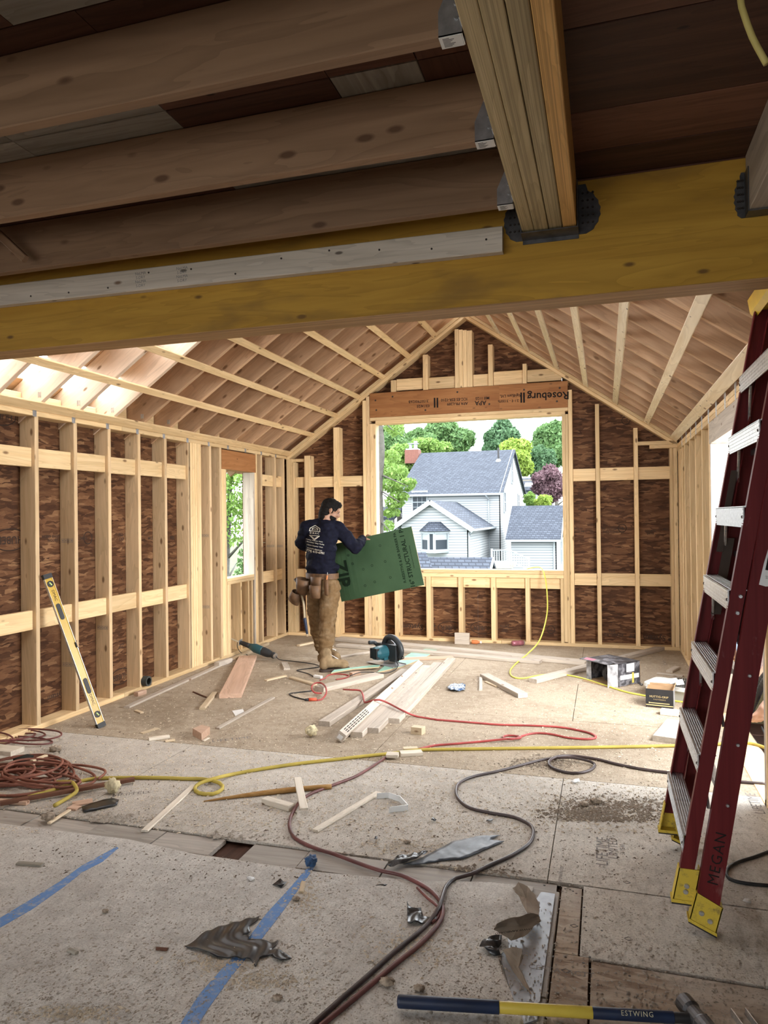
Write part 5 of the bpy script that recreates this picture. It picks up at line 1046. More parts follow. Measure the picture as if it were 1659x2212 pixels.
# standing block, bottle and can at the back wall
p = fl(998, 1392); tag(box('wood_block', WHITE, p.x-.088, p.x+.088, p.y, p.y+.04, 0, .135), 'pale block standing upright at the foot of the back wall', 'block')
ORG = plain('orange_plastic', (.60, .20, .07), .4); p = fl(1019, 1391)
bt = empty('orange_bottle', p, label='small orange bottle behind the upright block', cat='bottle'); bm = bmesh.new(); add_lathe(bm, [(.0, 0), (.022, 0), (.024, .01), (.024, .065), (.012, .085), (.012, .1), (0, .1)], 14, Matrix.Translation((p.x, p.y, .024)) @ Matrix.Rotation(PI/2, 4, 'Y')); obj('body', bm_mesh(bm, True), ORG, bt); bm = bmesh.new(); add_lathe(bm, [(0, .1), (.014, .1), (.014, .12), (0, .12)], 12, Matrix.Translation((p.x, p.y, .024)) @ Matrix.Rotation(PI/2, 4, 'Y')); obj('cap', bm_mesh(bm), STICKER, bt)
p = fl(1106, 1396); q = fl(1132, 1394); M = frame(p+Vector((0, 0, .033)), q-p)
cn = empty('drink_can', p, label='crumpled pink drink can lying at the foot of the back wall', cat='can'); L_ = (q-p).length
bm = bmesh.new(); add_lathe(bm, [(0, .004), (.024, 0), (.031, .012), (.032, L_*.4), (.026, L_*.5), (.032, L_*.6), (.032, L_-.016)], 18, M @ Matrix.Rotation(PI/2, 4, 'Y')); obj('body', bm_mesh(bm, True), plain('pink_can', (.42, .16, .20), .35, .5, .4), cn); bm = bmesh.new(); add_lathe(bm, [(.032, L_-.016), (.026, L_), (.02, L_-.004), (0, L_-.004)], 18, M @ Matrix.Rotation(PI/2, 4, 'Y')); obj('rim', bm_mesh(bm), ALU, cn)
# along the left wall
LW = 'pieces along the left wall'
def C3w(x, y): return (x/2.458, 700+y/2.458)
lum('long pale lath lying along the left wall', C3w(672, 2030), C3w(1250, 1770), .055, .016, WHITE, name='lath', cat='lath', group=LW)
lum('second long stick against the left bottom plate, near the window', C3w(1240, 1772), C3w(1420, 1690), .05, .03, SCRAP, group=LW)
lum('reddish offcut on the left bottom plate', C3w(722, 1955), C3w(768, 1940), .045, .038, PINK, z0=.0, name='wood_block', cat='block', group=LW)
lum('pale block against the left wall before the pinkish plank', C3w(1150, 1795), C3w(1222, 1772), .06, .05, WHITE, name='wood_block', cat='block', group=LW)
lum('thin slat leaning on the left bottom plate', C3w(720, 2048), C3w(755, 2060), .03, .01, SCRAP, name='wood_chip', cat='scrap')
p = on(*C3w(788, 1905), 'z', ST+.03); bm = bmesh.new(); add_lathe(bm, [(.03, 0), (.045, 0), (.045, .05), (.03, .05)], 18, Matrix.Translation((p.x-.02, p.y, ST+.045)) @ Matrix.Rotation(PI/2, 4, 'Y') @ Matrix.Translation((0, 0, -.025)), False); tag(obj('tape_roll', bm_mesh(bm), plain('dusty_black_tape', (.06, .065, .06), .7)), 'roll of dark tape standing on the left bottom plate', 'tape roll')
# wedge and chips left of centre
def poly_block(label, pts, h, mat, name, cat, z0=0):
    P = [fl(*q, z0) for q in pts]; bm = bmesh.new(); add_prism(bm, [(p.x, p.y) for p in P], z0, z0+h); return tag(obj(name, bm_mesh(bm), mat), label, cat)
poly_block('triangular reddish wood wedge on the floor', [A4(45, 660), A4(98, 692), A4(148, 650), A4(100, 638)], .05, PINK, 'wood_wedge', 'wedge')
lum('pale chip at the tip of the wooden wedge', A4(108, 690), A4(140, 672), .02, .008, WHITE, name='wood_chip', cat='scrap')
lum('small pale stick left of the wooden wedge', (321, 1594), (366, 1588), .045, .018, WHITE, name='wood_chip', cat='scrap')
lum('thin tan splinter above the small pale stick', (305, 1583), (342, 1572), .04, .006, SCRAP, name='wood_chip', cat='scrap')
lum('tiny chip right of the small pale stick', (357, 1600), (378, 1597), .03, .01, SCRAP, name='wood_chip', cat='scrap')
poly_block('white paper scrap under the long lath', [A4(280, 515), A4(345, 505), A4(352, 520), A4(300, 545)], .004, STICKER, 'paper_scrap', 'paper')
poly_block('small reddish-grey cube of wood near the fanned stack', [A4(1348, 652), A4(1412, 660), A4(1435, 645), A4(1370, 638)], .05, SCRAP, 'wood_block', 'block')
# crumpled foam balls
def lump(label, px, r, mat, name, cat, sq=(1, 1, .8), seed=3):
    R_ = np.random.default_rng(seed); c = fl(*px); bm = bmesh.new(); bmesh.ops.create_icosphere(bm, subdivisions=3, radius=r)
    for v in bm.verts: n = v.co.normalized(); k = 1+.22*math.sin(7*n.x+seed)*math.cos(6*n.y)+.13*math.sin(15*n.z+9*n.x)+R_.normal()*.05; v.co = Vector((v.co.x*sq[0], v.co.y*sq[1], v.co.z*sq[2]))*k
    lo = min(v.co.z for v in bm.verts); return tag(obj(name, bm_mesh(bm, True), mat, None, Matrix.Translation((c.x, c.y, -lo))), label, cat)
FOAM = plain('cured_foam', (.66, .58, .38), .9, .1, var=.15, scale=40, bump=.6)
lump('lump of cream spray foam left of the fanned stack', (673, 1592), .042, FOAM, 'foam_lump', 'foam')
lump('cream foam block with a dark hollow near the brown stick', (243, 1714), .040, FOAM, 'foam_lump', 'foam', (1, .8, 1), 5)
BLUEP = NT('blue_plastic_film', .25, .5); _v, _r = BLUEP.obj(); BLUEP.color(BLUEP.ramp(BLUEP.noise(_v, 40, 3), [(.4, (.03, .07, .16)), (.6, (.35, .40, .45))])); BLUEP = BLUEP.m
def crumple(label, pts, mat, name, cat, amp=.006, z0=.004, res=.012, seed=1, lift=None, th=.0012, cap_=2600):
    """thin torn sheet lying on the floor: outline in pixels, gridded and wrinkled"""
    P = [fl(*q) for q in pts]; bm = bmesh.new(); vs = [bm.verts.new((p.x, p.y, 0)) for p in P]; bm.faces.new(vs); bmesh.ops.triangulate(bm, faces=bm.faces[:])
    for _ in range(8):
        lg = [e for e in bm.edges if e.calc_length() > res*1.6]
        if not lg or len(bm.verts) > cap_: break
        bmesh.ops.subdivide_edges(bm, edges=lg, cuts=1); bmesh.ops.triangulate(bm, faces=[f for f in bm.faces if len(f.verts) > 3])
    R_ = np.random.default_rng(seed); a = R_.uniform(0, PI); f1, f2 = R_.uniform(100, 140), R_.uniform(30, 50); ca, sa = math.cos(a), math.sin(a)
    for v in bm.verts:
        x, y = v.co.x, v.co.y; u = x*ca+y*sa; w = -x*sa+y*ca
        h = .5+.35*math.sin(f1*u+3*math.sin(f2*.7*w)+seed)+.3*math.sin(f2*w+seed*2)*math.sin(f2*.6*u)
        v.co.z = z0+amp*max(0, h)+(lift(v.co.x, v.co.y) if lift else 0)
    bm.normal_update(); r = bmesh.ops.solidify(bm, geom=bm.faces[:], thickness=th); return tag(obj(name, bm_mesh(bm, True), mat), label, cat)
MEMB = NT('black_flashing_membrane', .30, .5); _v, _r = MEMB.obj(); MEMB.color(MEMB.ramp(MEMB.noise(_v, 12, 5, .65), [(.4, (.008, .009, .011)), (.72, (.03, .032, .036)), (.9, (.16, .15, .135))])); MEMB = MEMB.m
FOILG = NT('silver_grey_membrane', .42, .4); _v, _r = FOILG.obj(); FOILG.color(FOILG.ramp(FOILG.noise(_v, 10, 5, .65), [(.38, (.035, .042, .052)), (.6, (.08, .095, .115)), (.8, (.22, .22, .21))])); FOILG = FOILG.m
crumple('crumpled blue plastic wrapper on the bare floor right of the studs', [B9(38, 320), B9(75, 308), B9(130, 312), B9(126, 335), B9(95, 342), B9(45, 336)], BLUEP, 'plastic_wrapper', 'wrapper', .03, .003, .02, 4)
S5 = 2.37
crumple('large torn piece of black wrinkled membrane on the blue tape', [Cl5(*q) for q in ((945, 1185), (1010, 1140), (1060, 1105), (1150, 1070), (1250, 1045), (1330, 1030), (1320, 1050), (1275, 1075), (1285, 1105), (1240, 1130), (1290, 1120), (1270, 1145), (1340, 1150), (1390, 1160), (1425, 1148), (1415, 1175), (1390, 1195), (1440, 1205), (1495, 1240), (1440, 1258), (1405, 1245), (1385, 1225), (1330, 1240), (1310, 1285), (1285, 1250), (1200, 1240), (1110, 1240), (1040, 1205))], MEMB, 'membrane_scrap', 'membrane', .0075, .004, .007, 2, cap_=9000)
crumple('small torn black scrap beside the blue tape end', [Cl5(1395, 860), Cl5(1435, 838), Cl5(1470, 855), Cl5(1440, 878)], MEMB, 'membrane_scrap', 'membrane', .012, .003, .02, 6)
crumple('grey torn flap of tape with a black stub near the red cords', [Cc6(*q) for q in ((712, 898), (735, 940), (790, 935), (800, 975), (845, 978), (880, 990), (850, 1018), (790, 1020), (715, 1022))], MEMB, 'membrane_scrap', 'membrane', .014, .003, .014, 9)
crumple('long silvery torn strip of membrane right of the red cord', [Cc6(*q) for q in ((690, 690), (760, 668), (850, 625), (960, 565), (1110, 532), (1228, 528), (1170, 552), (1248, 562), (1160, 600), (1070, 640), (1020, 658), (900, 668), (780, 690))], FOILG, 'membrane_scrap', 'membrane', .0025, .004, .018, 11, th=.002)
crumple('black tapered scrap at the left tip of the silvery strip', [Cc6(*q) for q in ((600, 705), (670, 655), (830, 628), (790, 660), (690, 695), (640, 715))], MEMB, 'membrane_scrap', 'membrane', .012, .012, .014, 13)
crumple('crumpled dark membrane under the torn brown paper', [Cc6(*q) for q in ((1112, 1150), (1165, 1105), (1235, 1085), (1232, 1140), (1205, 1165), (1230, 1195), (1190, 1200), (1140, 1175))], MEMB, 'membrane_scrap', 'membrane', .02, .003, .014, 15)
crumple('flat dark grey shingle offcut left of the long lath', [Cl8(*q) for q in ((975, 1090), (1080, 1050), (1250, 1000), (1350, 988), (1420, 1005), (1395, 1060), (1200, 1110), (1000, 1148))], MEMB, 'shingle_scrap', 'shingle', .002, .006, .03, 17, th=.005)
for i, (q, lb) in enumerate((((1148, 440, 1190, 455), 'tiny twist of black tape right of the silvery strip'), ((845, 440, 875, 452), 'tiny dark clod below the white plastic strip'), ((530, 540, 552, 558), 'tiny dark clod left of the silvery strip'), ((540, 810, 605, 818), 'thin grey splinter above the red cords'))):
    x0, y0, x1, y1 = q; crumple(lb, [Cc6(x0, y1), Cc6(x0+(x1-x0)*.3, y0), Cc6(x1, y0+2), Cc6(x1-(x1-x0)*.2, y1)], MEMB, 'tape_bit', 'scrap', .012, .003, .02, 20+i)
# floor paper (builder's board) over the near floor, torn at its right edge
def sheet_poly(name, pts, mat, z0, z1, parent=None):
    bm = bmesh.new(); add_prism(bm, [(p[0], p[1]) for p in pts], z0, z1); return obj(name, bm_mesh(bm), mat, parent)
fp = empty('floor_paper', (-1.5, 2, 0), label='dusty protective paper board covering the near left floor, torn along its right edge', cat='floor paper')
edge = [(-.30, 3.03), (-.31, 2.93), (-.285, 2.84), (-.33, 2.72), (-.36, 2.66), (-.345, 2.58), (-.375, 2.52), (-.35, 2.44), (-.315, 2.36), (-.285, 2.28), (-.255, 2.22), (-.25, 1.9), (-.255, 1.2), (-.25, .3)]
sheet_poly('board', [(-4.1, .3), (-4.1, 2.86), (-3.0, 2.935), (-2.2, 2.955), (-1.75, 2.90), (-1.18, 2.905), (-.75, 2.955), (-.476, 3.02)][::1]+edge, PAPER, -.006, .0015, fp)
FOIL = plain('silver_foil_backing', (.30, .315, .335), .4, .5, .4, var=.12, scale=14)
sheet_poly('foil_strip', [(-.205-.062, 3.00), (-.212, 3.0), (-.216, 2.24), (-.262, 2.2), (-.36, 2.5), (-.37, 2.62), (-.30, 2.85)], FOIL, -.005, .0004, fp)
BRNP = plain('brown_kraft_paper', (.27, .215, .165), .8, .15, var=.18, scale=6)
def flap(label, pts, name):
    """pts [(px,py,z)]: a folded sheet, fan triangulated through its centroid, thick 1.5 mm"""
    P = [fl(x, y, z) for x, y, z in pts]; c = sum(P, Vector())/len(P); bm = bmesh.new(); cv = bm.verts.new(c); vs = [bm.verts.new(p) for p in P]
    for i in range(len(vs)): bm.faces.new((cv, vs[i], vs[(i+1) % len(vs)]))
    bmesh.ops.subdivide_edges(bm, edges=bm.edges[:], cuts=3, use_grid_fill=True); bmesh.ops.triangulate(bm, faces=[f for f in bm.faces if len(f.verts) > 3])
    R_ = np.random.default_rng(len(pts))
    for v in bm.verts: v.co.z = max(.003, v.co.z+.004*math.sin(40*v.co.x+30*v.co.y)); v.co.x += R_.normal()*.0012
    bm.normal_update(); bmesh.ops.solidify(bm, geom=bm.faces[:], thickness=.0015); o = obj(name, bm_mesh(bm, False), BRNP, fp); return o
def C7(x, y): return Cc6(x, y)
flap('', [(*C7(1295, 815), .0), (*C7(1330, 775), .07), (*C7(1375, 800), .06), (*C7(1420, 850), .05), (*C7(1443, 905), .04), (*C7(1440, 960), .035), (*C7(1375, 955), .05), (*C7(1350, 900), .02), (*C7(1330, 850), .01)], 'torn_flap')
f2 = flap('', [(*C7(1440, 962), .035), (*C7(1448, 1000), .02), (*C7(1380, 1060), .02), (*C7(1290, 1110), .012), (*C7(1190, 1040), .03), (*C7(1210, 1005), .075), (*C7(1300, 975), .085), (*C7(1375, 952), .07)], 'torn_flap')
flap('', [(*C7(1240, 1148), .015), (*C7(1300, 1135), .05), (*C7(1345, 1150), .055), (*C7(1350, 1200), .035), (*C7(1330, 1240), .03), (*C7(1365, 1310), .02), (*C7(1400, 1395), .004), (*C7(1355, 1345), .006), (*C7(1300, 1270), .006)], 'torn_flap')
a_, b_ = fl(*C7(1245, 1065), .035), fl(*C7(1360, 1050), .034); text('lettering', 'WWW.RAMBOARD', .016, INK, fp, facing((a_+b_)/2+Vector((0, -.012, .012)), a_-b_, Vector((0, .5, -.8))))
# slips, laths and sticks in the near half
lum('long pale splintered lath left of the yellow hose loop', (312, 1793), (420, 1694), .038, .01, WHITE, name='lath', cat='lath')
lum('straight pale lath above the curled white plastic strip', Cc6(205, 490), Cc6(555, 280), .038, .012, WHITE, name='lath', cat='lath')
lum('pale splintered slat crossing the amber stick', Cc6(108, 200), Cc6(145, 372), .042, .010, WHITE, z0=.028, name='lath', cat='lath')
lum('small pale offcut below the amber stick', (572, 1722), (630, 1738), .05, .03, WHITE, name='wood_block', cat='block')
P = [fl(440, 1731, .006), fl(500, 1722, .01), fl(560, 1714, .014), fl(640, 1705, .016), fl(716, 1699, .014)]
AMB = wood('amber_split_stick', (.46, .27, .10), (.34, .17, .045), knots=0)
tag(obj('split_stick', tube_mesh(spline(P, .04), lambda t: .003+.012*math.sin(min(1, t*1.25)*PI*.62), 6), AMB), 'tapering amber split stick with a torn point', 'stick')
lum('pale block under which the yellow hose passes', Cc6(600, 68), Cc6(665, 70), .06, .022, WHITE, z0=.012, name='wood_block', cat='block')
lum('longer pale block beside the hose, right of the other two', Cc6(675, 62), Cc6(795, 55), .06, .025, WHITE, name='wood_block', cat='block')
lum('small reddish-grey block resting behind the pale hose blocks', Cc6(692, 38), Cc6(770, 36), .045, .022, SCRAP, name='wood_block', cat='block')
lum('long thin dark stick lying over the yellow hose at left', (0, 1731), (290, 1679), .028, .022, OLDB, z0=.012, name='stick', cat='stick')
lum('tan stick crossing under the dark one at the left edge', (-40, 1724), (60, 1730), .03, .02, PINK, name='stick', cat='stick')
lum('thick tan block on the cord pile at the left edge', (-20, 1612), (38, 1618), .11, .03, WHITE, z0=.085, name='wood_block', cat='block')
lum('tan offcut at the right edge of the cord pile', (68, 1642), (100, 1630), .03, .05, SCRAP, name='wood_block', cat='block')
lum('black offcut inside the cord pile', (36, 1640), (66, 1630), .07, .045, plain('charred_black', (.02, .02, .018), .8), name='wood_block', cat='block')
lum('thin shim at the right of the cord pile', (50, 1652), (86, 1648), .07, .008, SCRAP, name='wood_chip', cat='scrap')
for i, (a, b, w, lb) in enumerate((((156, 1735), (200, 1728), .06, 'reddish bark-like chip above the grey shingle'), ((150, 1742), (170, 1744), .05, 'small reddish chip at the corner of the grey shingle'), ((106, 1776), (150, 1748), .022, 'narrow tan splinter pointing to the reddish chips'), ((38, 1862), (92, 1866), .028, 'short grey stick on the paper near the left edge'), ((148, 2048), (166, 2056), .016, 'tiny grey splinter alone on the paper'), ((338, 2046), (362, 2048), .012, 'thin twig left of the large black membrane'), ((655, 1903), (650, 1925), .02, 'tan sliver at the crumpled end of the blue tape'))):
    lum(lb, a, b, w, .010, [PINK, PINK, SCRAP, GREYB, GREYB, OLDB, SCRAP][i], name='wood_chip', cat='scrap')
for i, (a, b, lb) in enumerate((((1516/2.37, 1550+845/2.37), (1540/2.37, 1550+835/2.37), 'x'),)): pass
for i, ((x, y), lb) in enumerate((((541, 1901), 'white plastic cap on the paper left of the blue tape'), ((1243, 1690), 'small white paper scrap below the cord loop'), ((1613, 1951), 'white crumpled scrap at the right of the ladder foot'))):
    crumple(lb, [(x-9, y+2), (x-4, y-4), (x+8, y-3), (x+10, y+3), (x, y+5)], STICKER, 'paper_scrap', 'paper', .012, .003, .02, 40+i)
# white curled plastic strip
P = [Cc6(545, 322), Cc6(610, 318), Cc6(670, 338), Cc6(712, 385), Cc6(612, 398)]
pts = [fl(*q) for q in P]; bm = bmesh.new(); prev = None
for i, p in enumerate(pts):
    a = bm.verts.new((p.x, p.y, .001)); b = bm.verts.new((p.x+.002, p.y+.004, .030))
    if prev: bm.faces.new((prev[0], a, b, prev[1]))
    prev = (a, b)
bm.normal_update(); bmesh.ops.solidify(bm, geom=bm.faces[:], thickness=.004); tag(obj('plastic_strip', bm_mesh(bm), WHITEP), 'bent white plastic strip standing on edge on the floor', 'strip')
# blue masking tape
BLUET = NT('blue_masking_tape', .6, .3); _v = BLUET.pos(); BLUET.color(BLUET.mix(BLUET.ramp(BLUET.noise(_v, 30, 5, .7), [(.5, 0), (.66, .75)]), (.13, .27, .56), (.46, .44, .41))); BLUET = BLUET.m
sheet = [(0, 1984), (60, 1948), (130, 1905), (175, 1872), (215, 1850), (252, 1830), (256, 1833), (222, 1862), (178, 1885), (140, 1915), (70, 1965), (0, 2005)]
tag(sheet_poly('blue_tape', [fl(*q)[:2] for q in sheet], BLUET, .0016, .0024), 'strip of blue masking tape running off the left edge of the paper', 'tape')
sheet = [(388, 2216), (430, 2150), (470, 2105), (520, 2050), (575, 1975), (630, 1915), (660, 1880), (683, 1866), (672, 1885), (650, 1915), (600, 1985), (545, 2055), (500, 2110), (450, 2180), (428, 2216)]
tag(sheet_poly('blue_tape', [fl(*q)[:2] for q in sheet], BLUET, .0016, .0024), 'long strip of blue masking tape running under the large black membrane', 'tape')
BT2 = plain('blue_tape_roll', (.04, .10, .22), .45, .4, var=.3, scale=30)
lump('crumpled ball of blue tape at the end of the long strip', (672, 1872), .028, BT2, 'tape_ball', 'tape', (.9, 1, .8), 8)
# pale green sheathing strips under the saw
GRN = plain('pale_green_coating', (.33, .58, .47), .6, var=.06); OSBE = plain('osb_edge', (.45, .34, .2), .8)
def green_strip(label, pts, z0, t=.011):
    P = [fl(*q, z0+t) for q in pts]; g = empty('sheathing_strip', P[0], label=label, cat='sheathing', group='pale green sheathing strips'); bm = bmesh.new(); add_prism(bm, [(p.x, p.y) for p in P], z0, z0+t-.001); obj('core', bm_mesh(bm), OSBE, g); bm = bmesh.new(); add_prism(bm, [(p.x, p.y) for p in P], z0+t-.001, z0+t); obj('coated_face', bm_mesh(bm), GRN, g)
green_strip('long pale green sheathing strip running away behind the circular saw', [A4(1145, 282), A4(1300, 246), A4(1430, 195), A4(1535, 132), A4(1470, 133), A4(1350, 165), A4(1270, 215), A4(1190, 245)], 0)
green_strip('short pale green sheathing strip left of the circular saw', [A4(872, 285), A4(1000, 262), A4(1155, 250), A4(1165, 240), A4(1130, 238), A4(985, 255), A4(890, 268)], .020)
# ================================================================== HOSES AND CORDS
HYL = plain('yellow_air_hose', (.46, .36, .075), .55, .3, var=.10, scale=5); HYL2 = plain('bright_yellow_hose', (.62, .60, .10), .45, .4); HRED = plain('red_air_hose', (.36, .06, .055), .45, .4, var=.15, scale=6); HDRED = plain('dark_red_cord', (.16, .055, .05), .45, .45, var=.25, scale=5); HBRN = plain('brown_black_cord', (.055, .035, .033), .42, .5, var=.25, scale=6); HCOIL = plain('dusty_red_brown_cord', (.24, .095, .065), .6, .3, var=.18, scale=7)
def hose(label, pts, r, mat, name, step=.03, z=None, group=None, cat='hose'):
    P = [(fl(q[0], q[1], (q[2] if len(q) > 2 else r)) if not isinstance(q, Vector) else q) for q in pts]
    return tag(obj(name, tube_mesh(spline(P, step), r, 9), mat), label, cat, group)
hose('thick yellow air hose lying across the floor with a loop at its left', [(60, 1722), (110, 1708), (165, 1690), (205, 1682), (270, 1680), (340, 1680), (400, 1682), (440, 1683, .012), (475, 1692, .015), (480, 1704, .012), (460, 1715), (430, 1713), (421, 1703), (432, 1692, .018), (470, 1680, .026), (500, 1673), (560, 1662), (640, 1650), (720, 1641), (800, 1632), (850, 1627), (905, 1620), (1000, 1618), (1150, 1616), (1300, 1614), (1450, 1611), (1560, 1607), (1620, 1606), (1660, 1618)], .0105, HYL, 'air_hose')
hose('short bent end of yellow hose below the dark stick', [(118, 1740), (135, 1730), (155, 1718, .02), (166, 1708, .03), (160, 1694, .03), (150, 1689, .02), (120, 1690)], .0105, HYL, 'air_hose')
yv = [on(1138, 1229, 'y', 8.9), on(1155, 1225, 'y', 8.72), on(1169, 1227, 'y', 8.62), on(1177, 1245, 'y', 8.52), on(1182, 1285, 'y', 8.45), on(1181, 1330, 'y', 8.33), on(1166, 1382, 'y', 8.0), fl(1140, 1412, .06)]
hose('bright yellow hose coming over the window sill and down to the floor', yv+[(1116, 1432), (1102, 1449), (1108, 1462), (1130, 1465), (1165, 1459), (1205, 1456), (1250, 1463), (1300, 1478), (1350, 1494), (1394, 1503), (1440, 1512), (1500, 1519)], .0075, HYL2, 'air_hose')
hose('thin red hose meandering from the two-by-four across the floor and back', [(*A4(945, 385), .03), (*A4(1000, 388), .052), (*A4(1045, 392), .052), (*A4(1062, 420), .052), (*A4(1072, 462), .050), (*A4(1105, 455), .070), (*A4(1160, 447), .092), (*A4(1215, 468), .060), (*A4(1300, 512), .050), A4(1380, 545), A4(1500, 565), B9(0, 480), B9(150, 492), B9(300, 504), B9(450, 508), B9(600, 516), B9(710, 534), B9(775, 553), B9(788, 570), B9(745, 577), B9(650, 570), B9(560, 551), B9(480, 547), B9(420, 560), (*B9(385, 574), .02), (*B9(340, 577), .02), B9(318, 567), B9(345, 558), B9(400, 563), (*B9(405, 572), .02), (*B9(330, 577), .02), B9(200, 590), B9(60, 602), (940, 1610), (905, 1618)], .0075, HRED, 'air_hose')
hose('red hose looped over the end of the short two-by-four', [A4(783, 449), A4(815, 445), (*A4(842, 410), .04), (*A4(838, 370), .05), (*A4(810, 346), .055), (*A4(770, 350), .05), (*A4(755, 378), .045), (*A4(775, 405), .03), (*A4(815, 408), .02)], .0075, HRED, 'air_hose')
ob = empty('hose_coupling', fl(*A4(760, 445), .012), label='orange plug joined to the black cord below the red loop', cat='plug'); a, b = fl(*A4(738, 446), .014), fl(*A4(785, 444), .014)
bm = bmesh.new(); add_cyl(bm, a, b, .014, .013, 12); obj('body', bm_mesh(bm, True), plain('orange_red_plug', (.58, .10, .05), .45), ob); bm = bmesh.new(); add_cyl(bm, a-(b-a)*.55, a, .009, .012, 12); obj('socket', bm_mesh(bm, True), BLACKR, ob)
hose('black cord from the orange plug curling back to the two-by-four', [A4(718, 446), A4(680, 438), A4(640, 425), A4(622, 412), A4(650, 406), A4(700, 400), A4(755, 394)], .0055, BLACKR, 'extension_cable', cat='cord')
hose('pink-red cord looping on the floor in front of the boots', [A4(805, 330), A4(835, 318), A4(855, 300), A4(900, 293), A4(960, 297), A4(978, 306), A4(950, 318), A4(900, 326)], .006, HRED, 'extension_cable', cat='cord')
tag(stick('extension_socket', STICKER, fl(*A4(772, 305), .015), fl(*A4(815, 312), .015), .03, .024), 'white and pink socket end on the floor before the boots', 'plug')
main = [(836, 1634), (805, 1655), (770, 1676), (735, 1690), (700, 1703), (668, 1716), (645, 1735), (628, 1765), (626, 1790), (640, 1812), (680, 1832), (725, 1846), (770, 1863), (820, 1880), (865, 1890), (905, 1908), (935, 1928), (953, 1950), (956, 1975), (943, 2002), (905, 2042), (860, 2078), (800, 2128), (750, 2170), (700, 2210), (660, 2245)]
hose('dark red cord winding from the pale blocks down to the bottom edge', main, .0085, HDRED, 'extension_cable', cat='cord')
hose('dark cord with one loop snaking from the ladder to the bottom edge', [(1655, 1693), (1590, 1688), (1520, 1680), (1460, 1671), (1390, 1662), (1330, 1650), (1290, 1640), (1240, 1633), (1205, 1634, .02), (1186, 1645, .016), (1192, 1658), (1220, 1668), (1250, 1670), (1278, 1662), (1284, 1650, .012), (1262, 1641, .022), (1225, 1636, .024), (1180, 1640), (1130, 1652), (1075, 1666), (1020, 1678), (992, 1692), (985, 1710), (992, 1728), (1015, 1745), (1060, 1756), (1110, 1765), (1145, 1782), (1152, 1802), (1140, 1825), (1105, 1848), (1060, 1868), (1018, 1888), (985, 1897), (965, 1913), (956, 1935, .018), (948, 1960, .02), (930, 1988), (900, 2018), (850, 2058), (790, 2112), (735, 2160), (690, 2200), (650, 2236)], .0085, HBRN, 'extension_cable', cat='cord')
hose('thin reddish cord crossing under the two cords near the grey flap', [Cc6(770, 810), Cc6(830, 870), Cc6(885, 915), Cc6(890, 960), Cc6(850, 1005)], .006, HDRED, 'extension_cable', cat='cord')
hose('black cable loop on the floor right of the ladder foot', [(1665, 1838), (1630, 1851), (1597, 1861), (1576, 1872), (1569, 1886), (1577, 1899), (1600, 1906), (1630, 1910), (1665, 1913)], .007, BLACKR, 'extension_cable', cat='cord')
def pile(label, cx, cy, n, rx, ry, r, mat, seed, z0=.01):
    R_ = np.random.default_rng(seed); P = []; c0 = fl(cx, cy)
    for i in range(n*10):
        a = i*2*PI/10+.2*math.sin(i*.7); k = 1+.35*math.sin(i*.37+seed)+.2*math.sin(i*.113*seed); c = c0+Vector((.10*math.sin(i*.21), .08*math.cos(i*.17), 0))
        P.append(Vector((c.x+math.cos(a)*rx*k, c.y+math.sin(a)*ry*k, z0+.045*(.5+.5*math.sin(i*.53+seed))*(.4+.6*i/(n*10)))))
    return tag(obj('coiled_cable', tube_mesh(spline(P, .03), r, 7), mat), label, 'cord', 'tangled cord pile')
pile('heap of tangled dusty red-brown cord loops at the left edge', 42, 1676, 11, .21, .17, .0075, HCOIL, 3)
pile('smaller tangle of thin dark cord behind the red-brown heap', 28, 1600, 6, .22, .10, .006, HDRED, 5)
pile('outer loose loops of brown cord around the heap', 80, 1690, 5, .27, .13, .0075, HCOIL, 8)
# drifts of sawdust and crumbs: nobody could count these
def crumbs(label, n, gen, smin, smax, mat, seed):
    R_ = np.random.default_rng(seed); p = gen(R_, n); n = len(p); s = R_.uniform(smin, smax, n)*R_.choice([.6, 1, 1, 1.6], n); a = R_.uniform(0, 2*PI, n); el = R_.uniform(1, 2.6, n)
    ca, sa = np.cos(a), np.sin(a); base = np.array([(1, 0, 0), (-.5, .8, 0), (-.5, -.8, 0), (0, 0, 1.0)])
    x = base[:, 0][None]*(s*el)[:, None]; y = base[:, 1][None]*s[:, None]; z = base[:, 2][None]*(s*.9)[:, None]
    v = np.stack([p[:, :1]+x*ca[:, None]-y*sa[:, None], p[:, 1:2]+x*sa[:, None]+y*ca[:, None], .0016+z], 2).reshape(-1, 3)
    f = (np.arange(n)[:, None, None]*4+np.array([(0, 1, 3), (1, 2, 3), (2, 0, 3)])[None]).reshape(-1)
    me = bpy.data.meshes.new('crumbs'); me.vertices.add(4*n); me.vertices.foreach_set('co', v.ravel().astype(np.float32)); me.loops.add(9*n); me.loops.foreach_set('vertex_index', f.astype(np.int32)); me.polygons.add(3*n); me.polygons.foreach_set('loop_start', np.arange(0, 9*n, 3, dtype=np.int32)); me.polygons.foreach_set('loop_total', np.full(3*n, 3, np.int32)); me.update(calc_edges=True)
    return tag(obj('sawdust', me, mat), label, 'sawdust', kind='stuff')
def field(px0, px1, py0, py1, clump=None):
    def g(R_, n):
        px = R_.uniform(px0, px1, n); py = py0+(py1-py0)*R_.uniform(0, 1, n)**.8
        if clump: k = R_.integers(0, len(clump), n); c = np.array(clump)[k]; px = c[:, 0]+R_.normal(size=n)*c[:, 2]; py = c[:, 1]+R_.normal(size=n)*c[:, 3]
        out = []
        for a, b in zip(px, py):
            q = fl(a, b)
            if -3.9 < q.x < 1.5 and 1 < q.y < 8.5 and not (2.92 < q.y < 3.08 and q.x < -.2): out.append((q.x, q.y))
        return np.array(out)
    return g
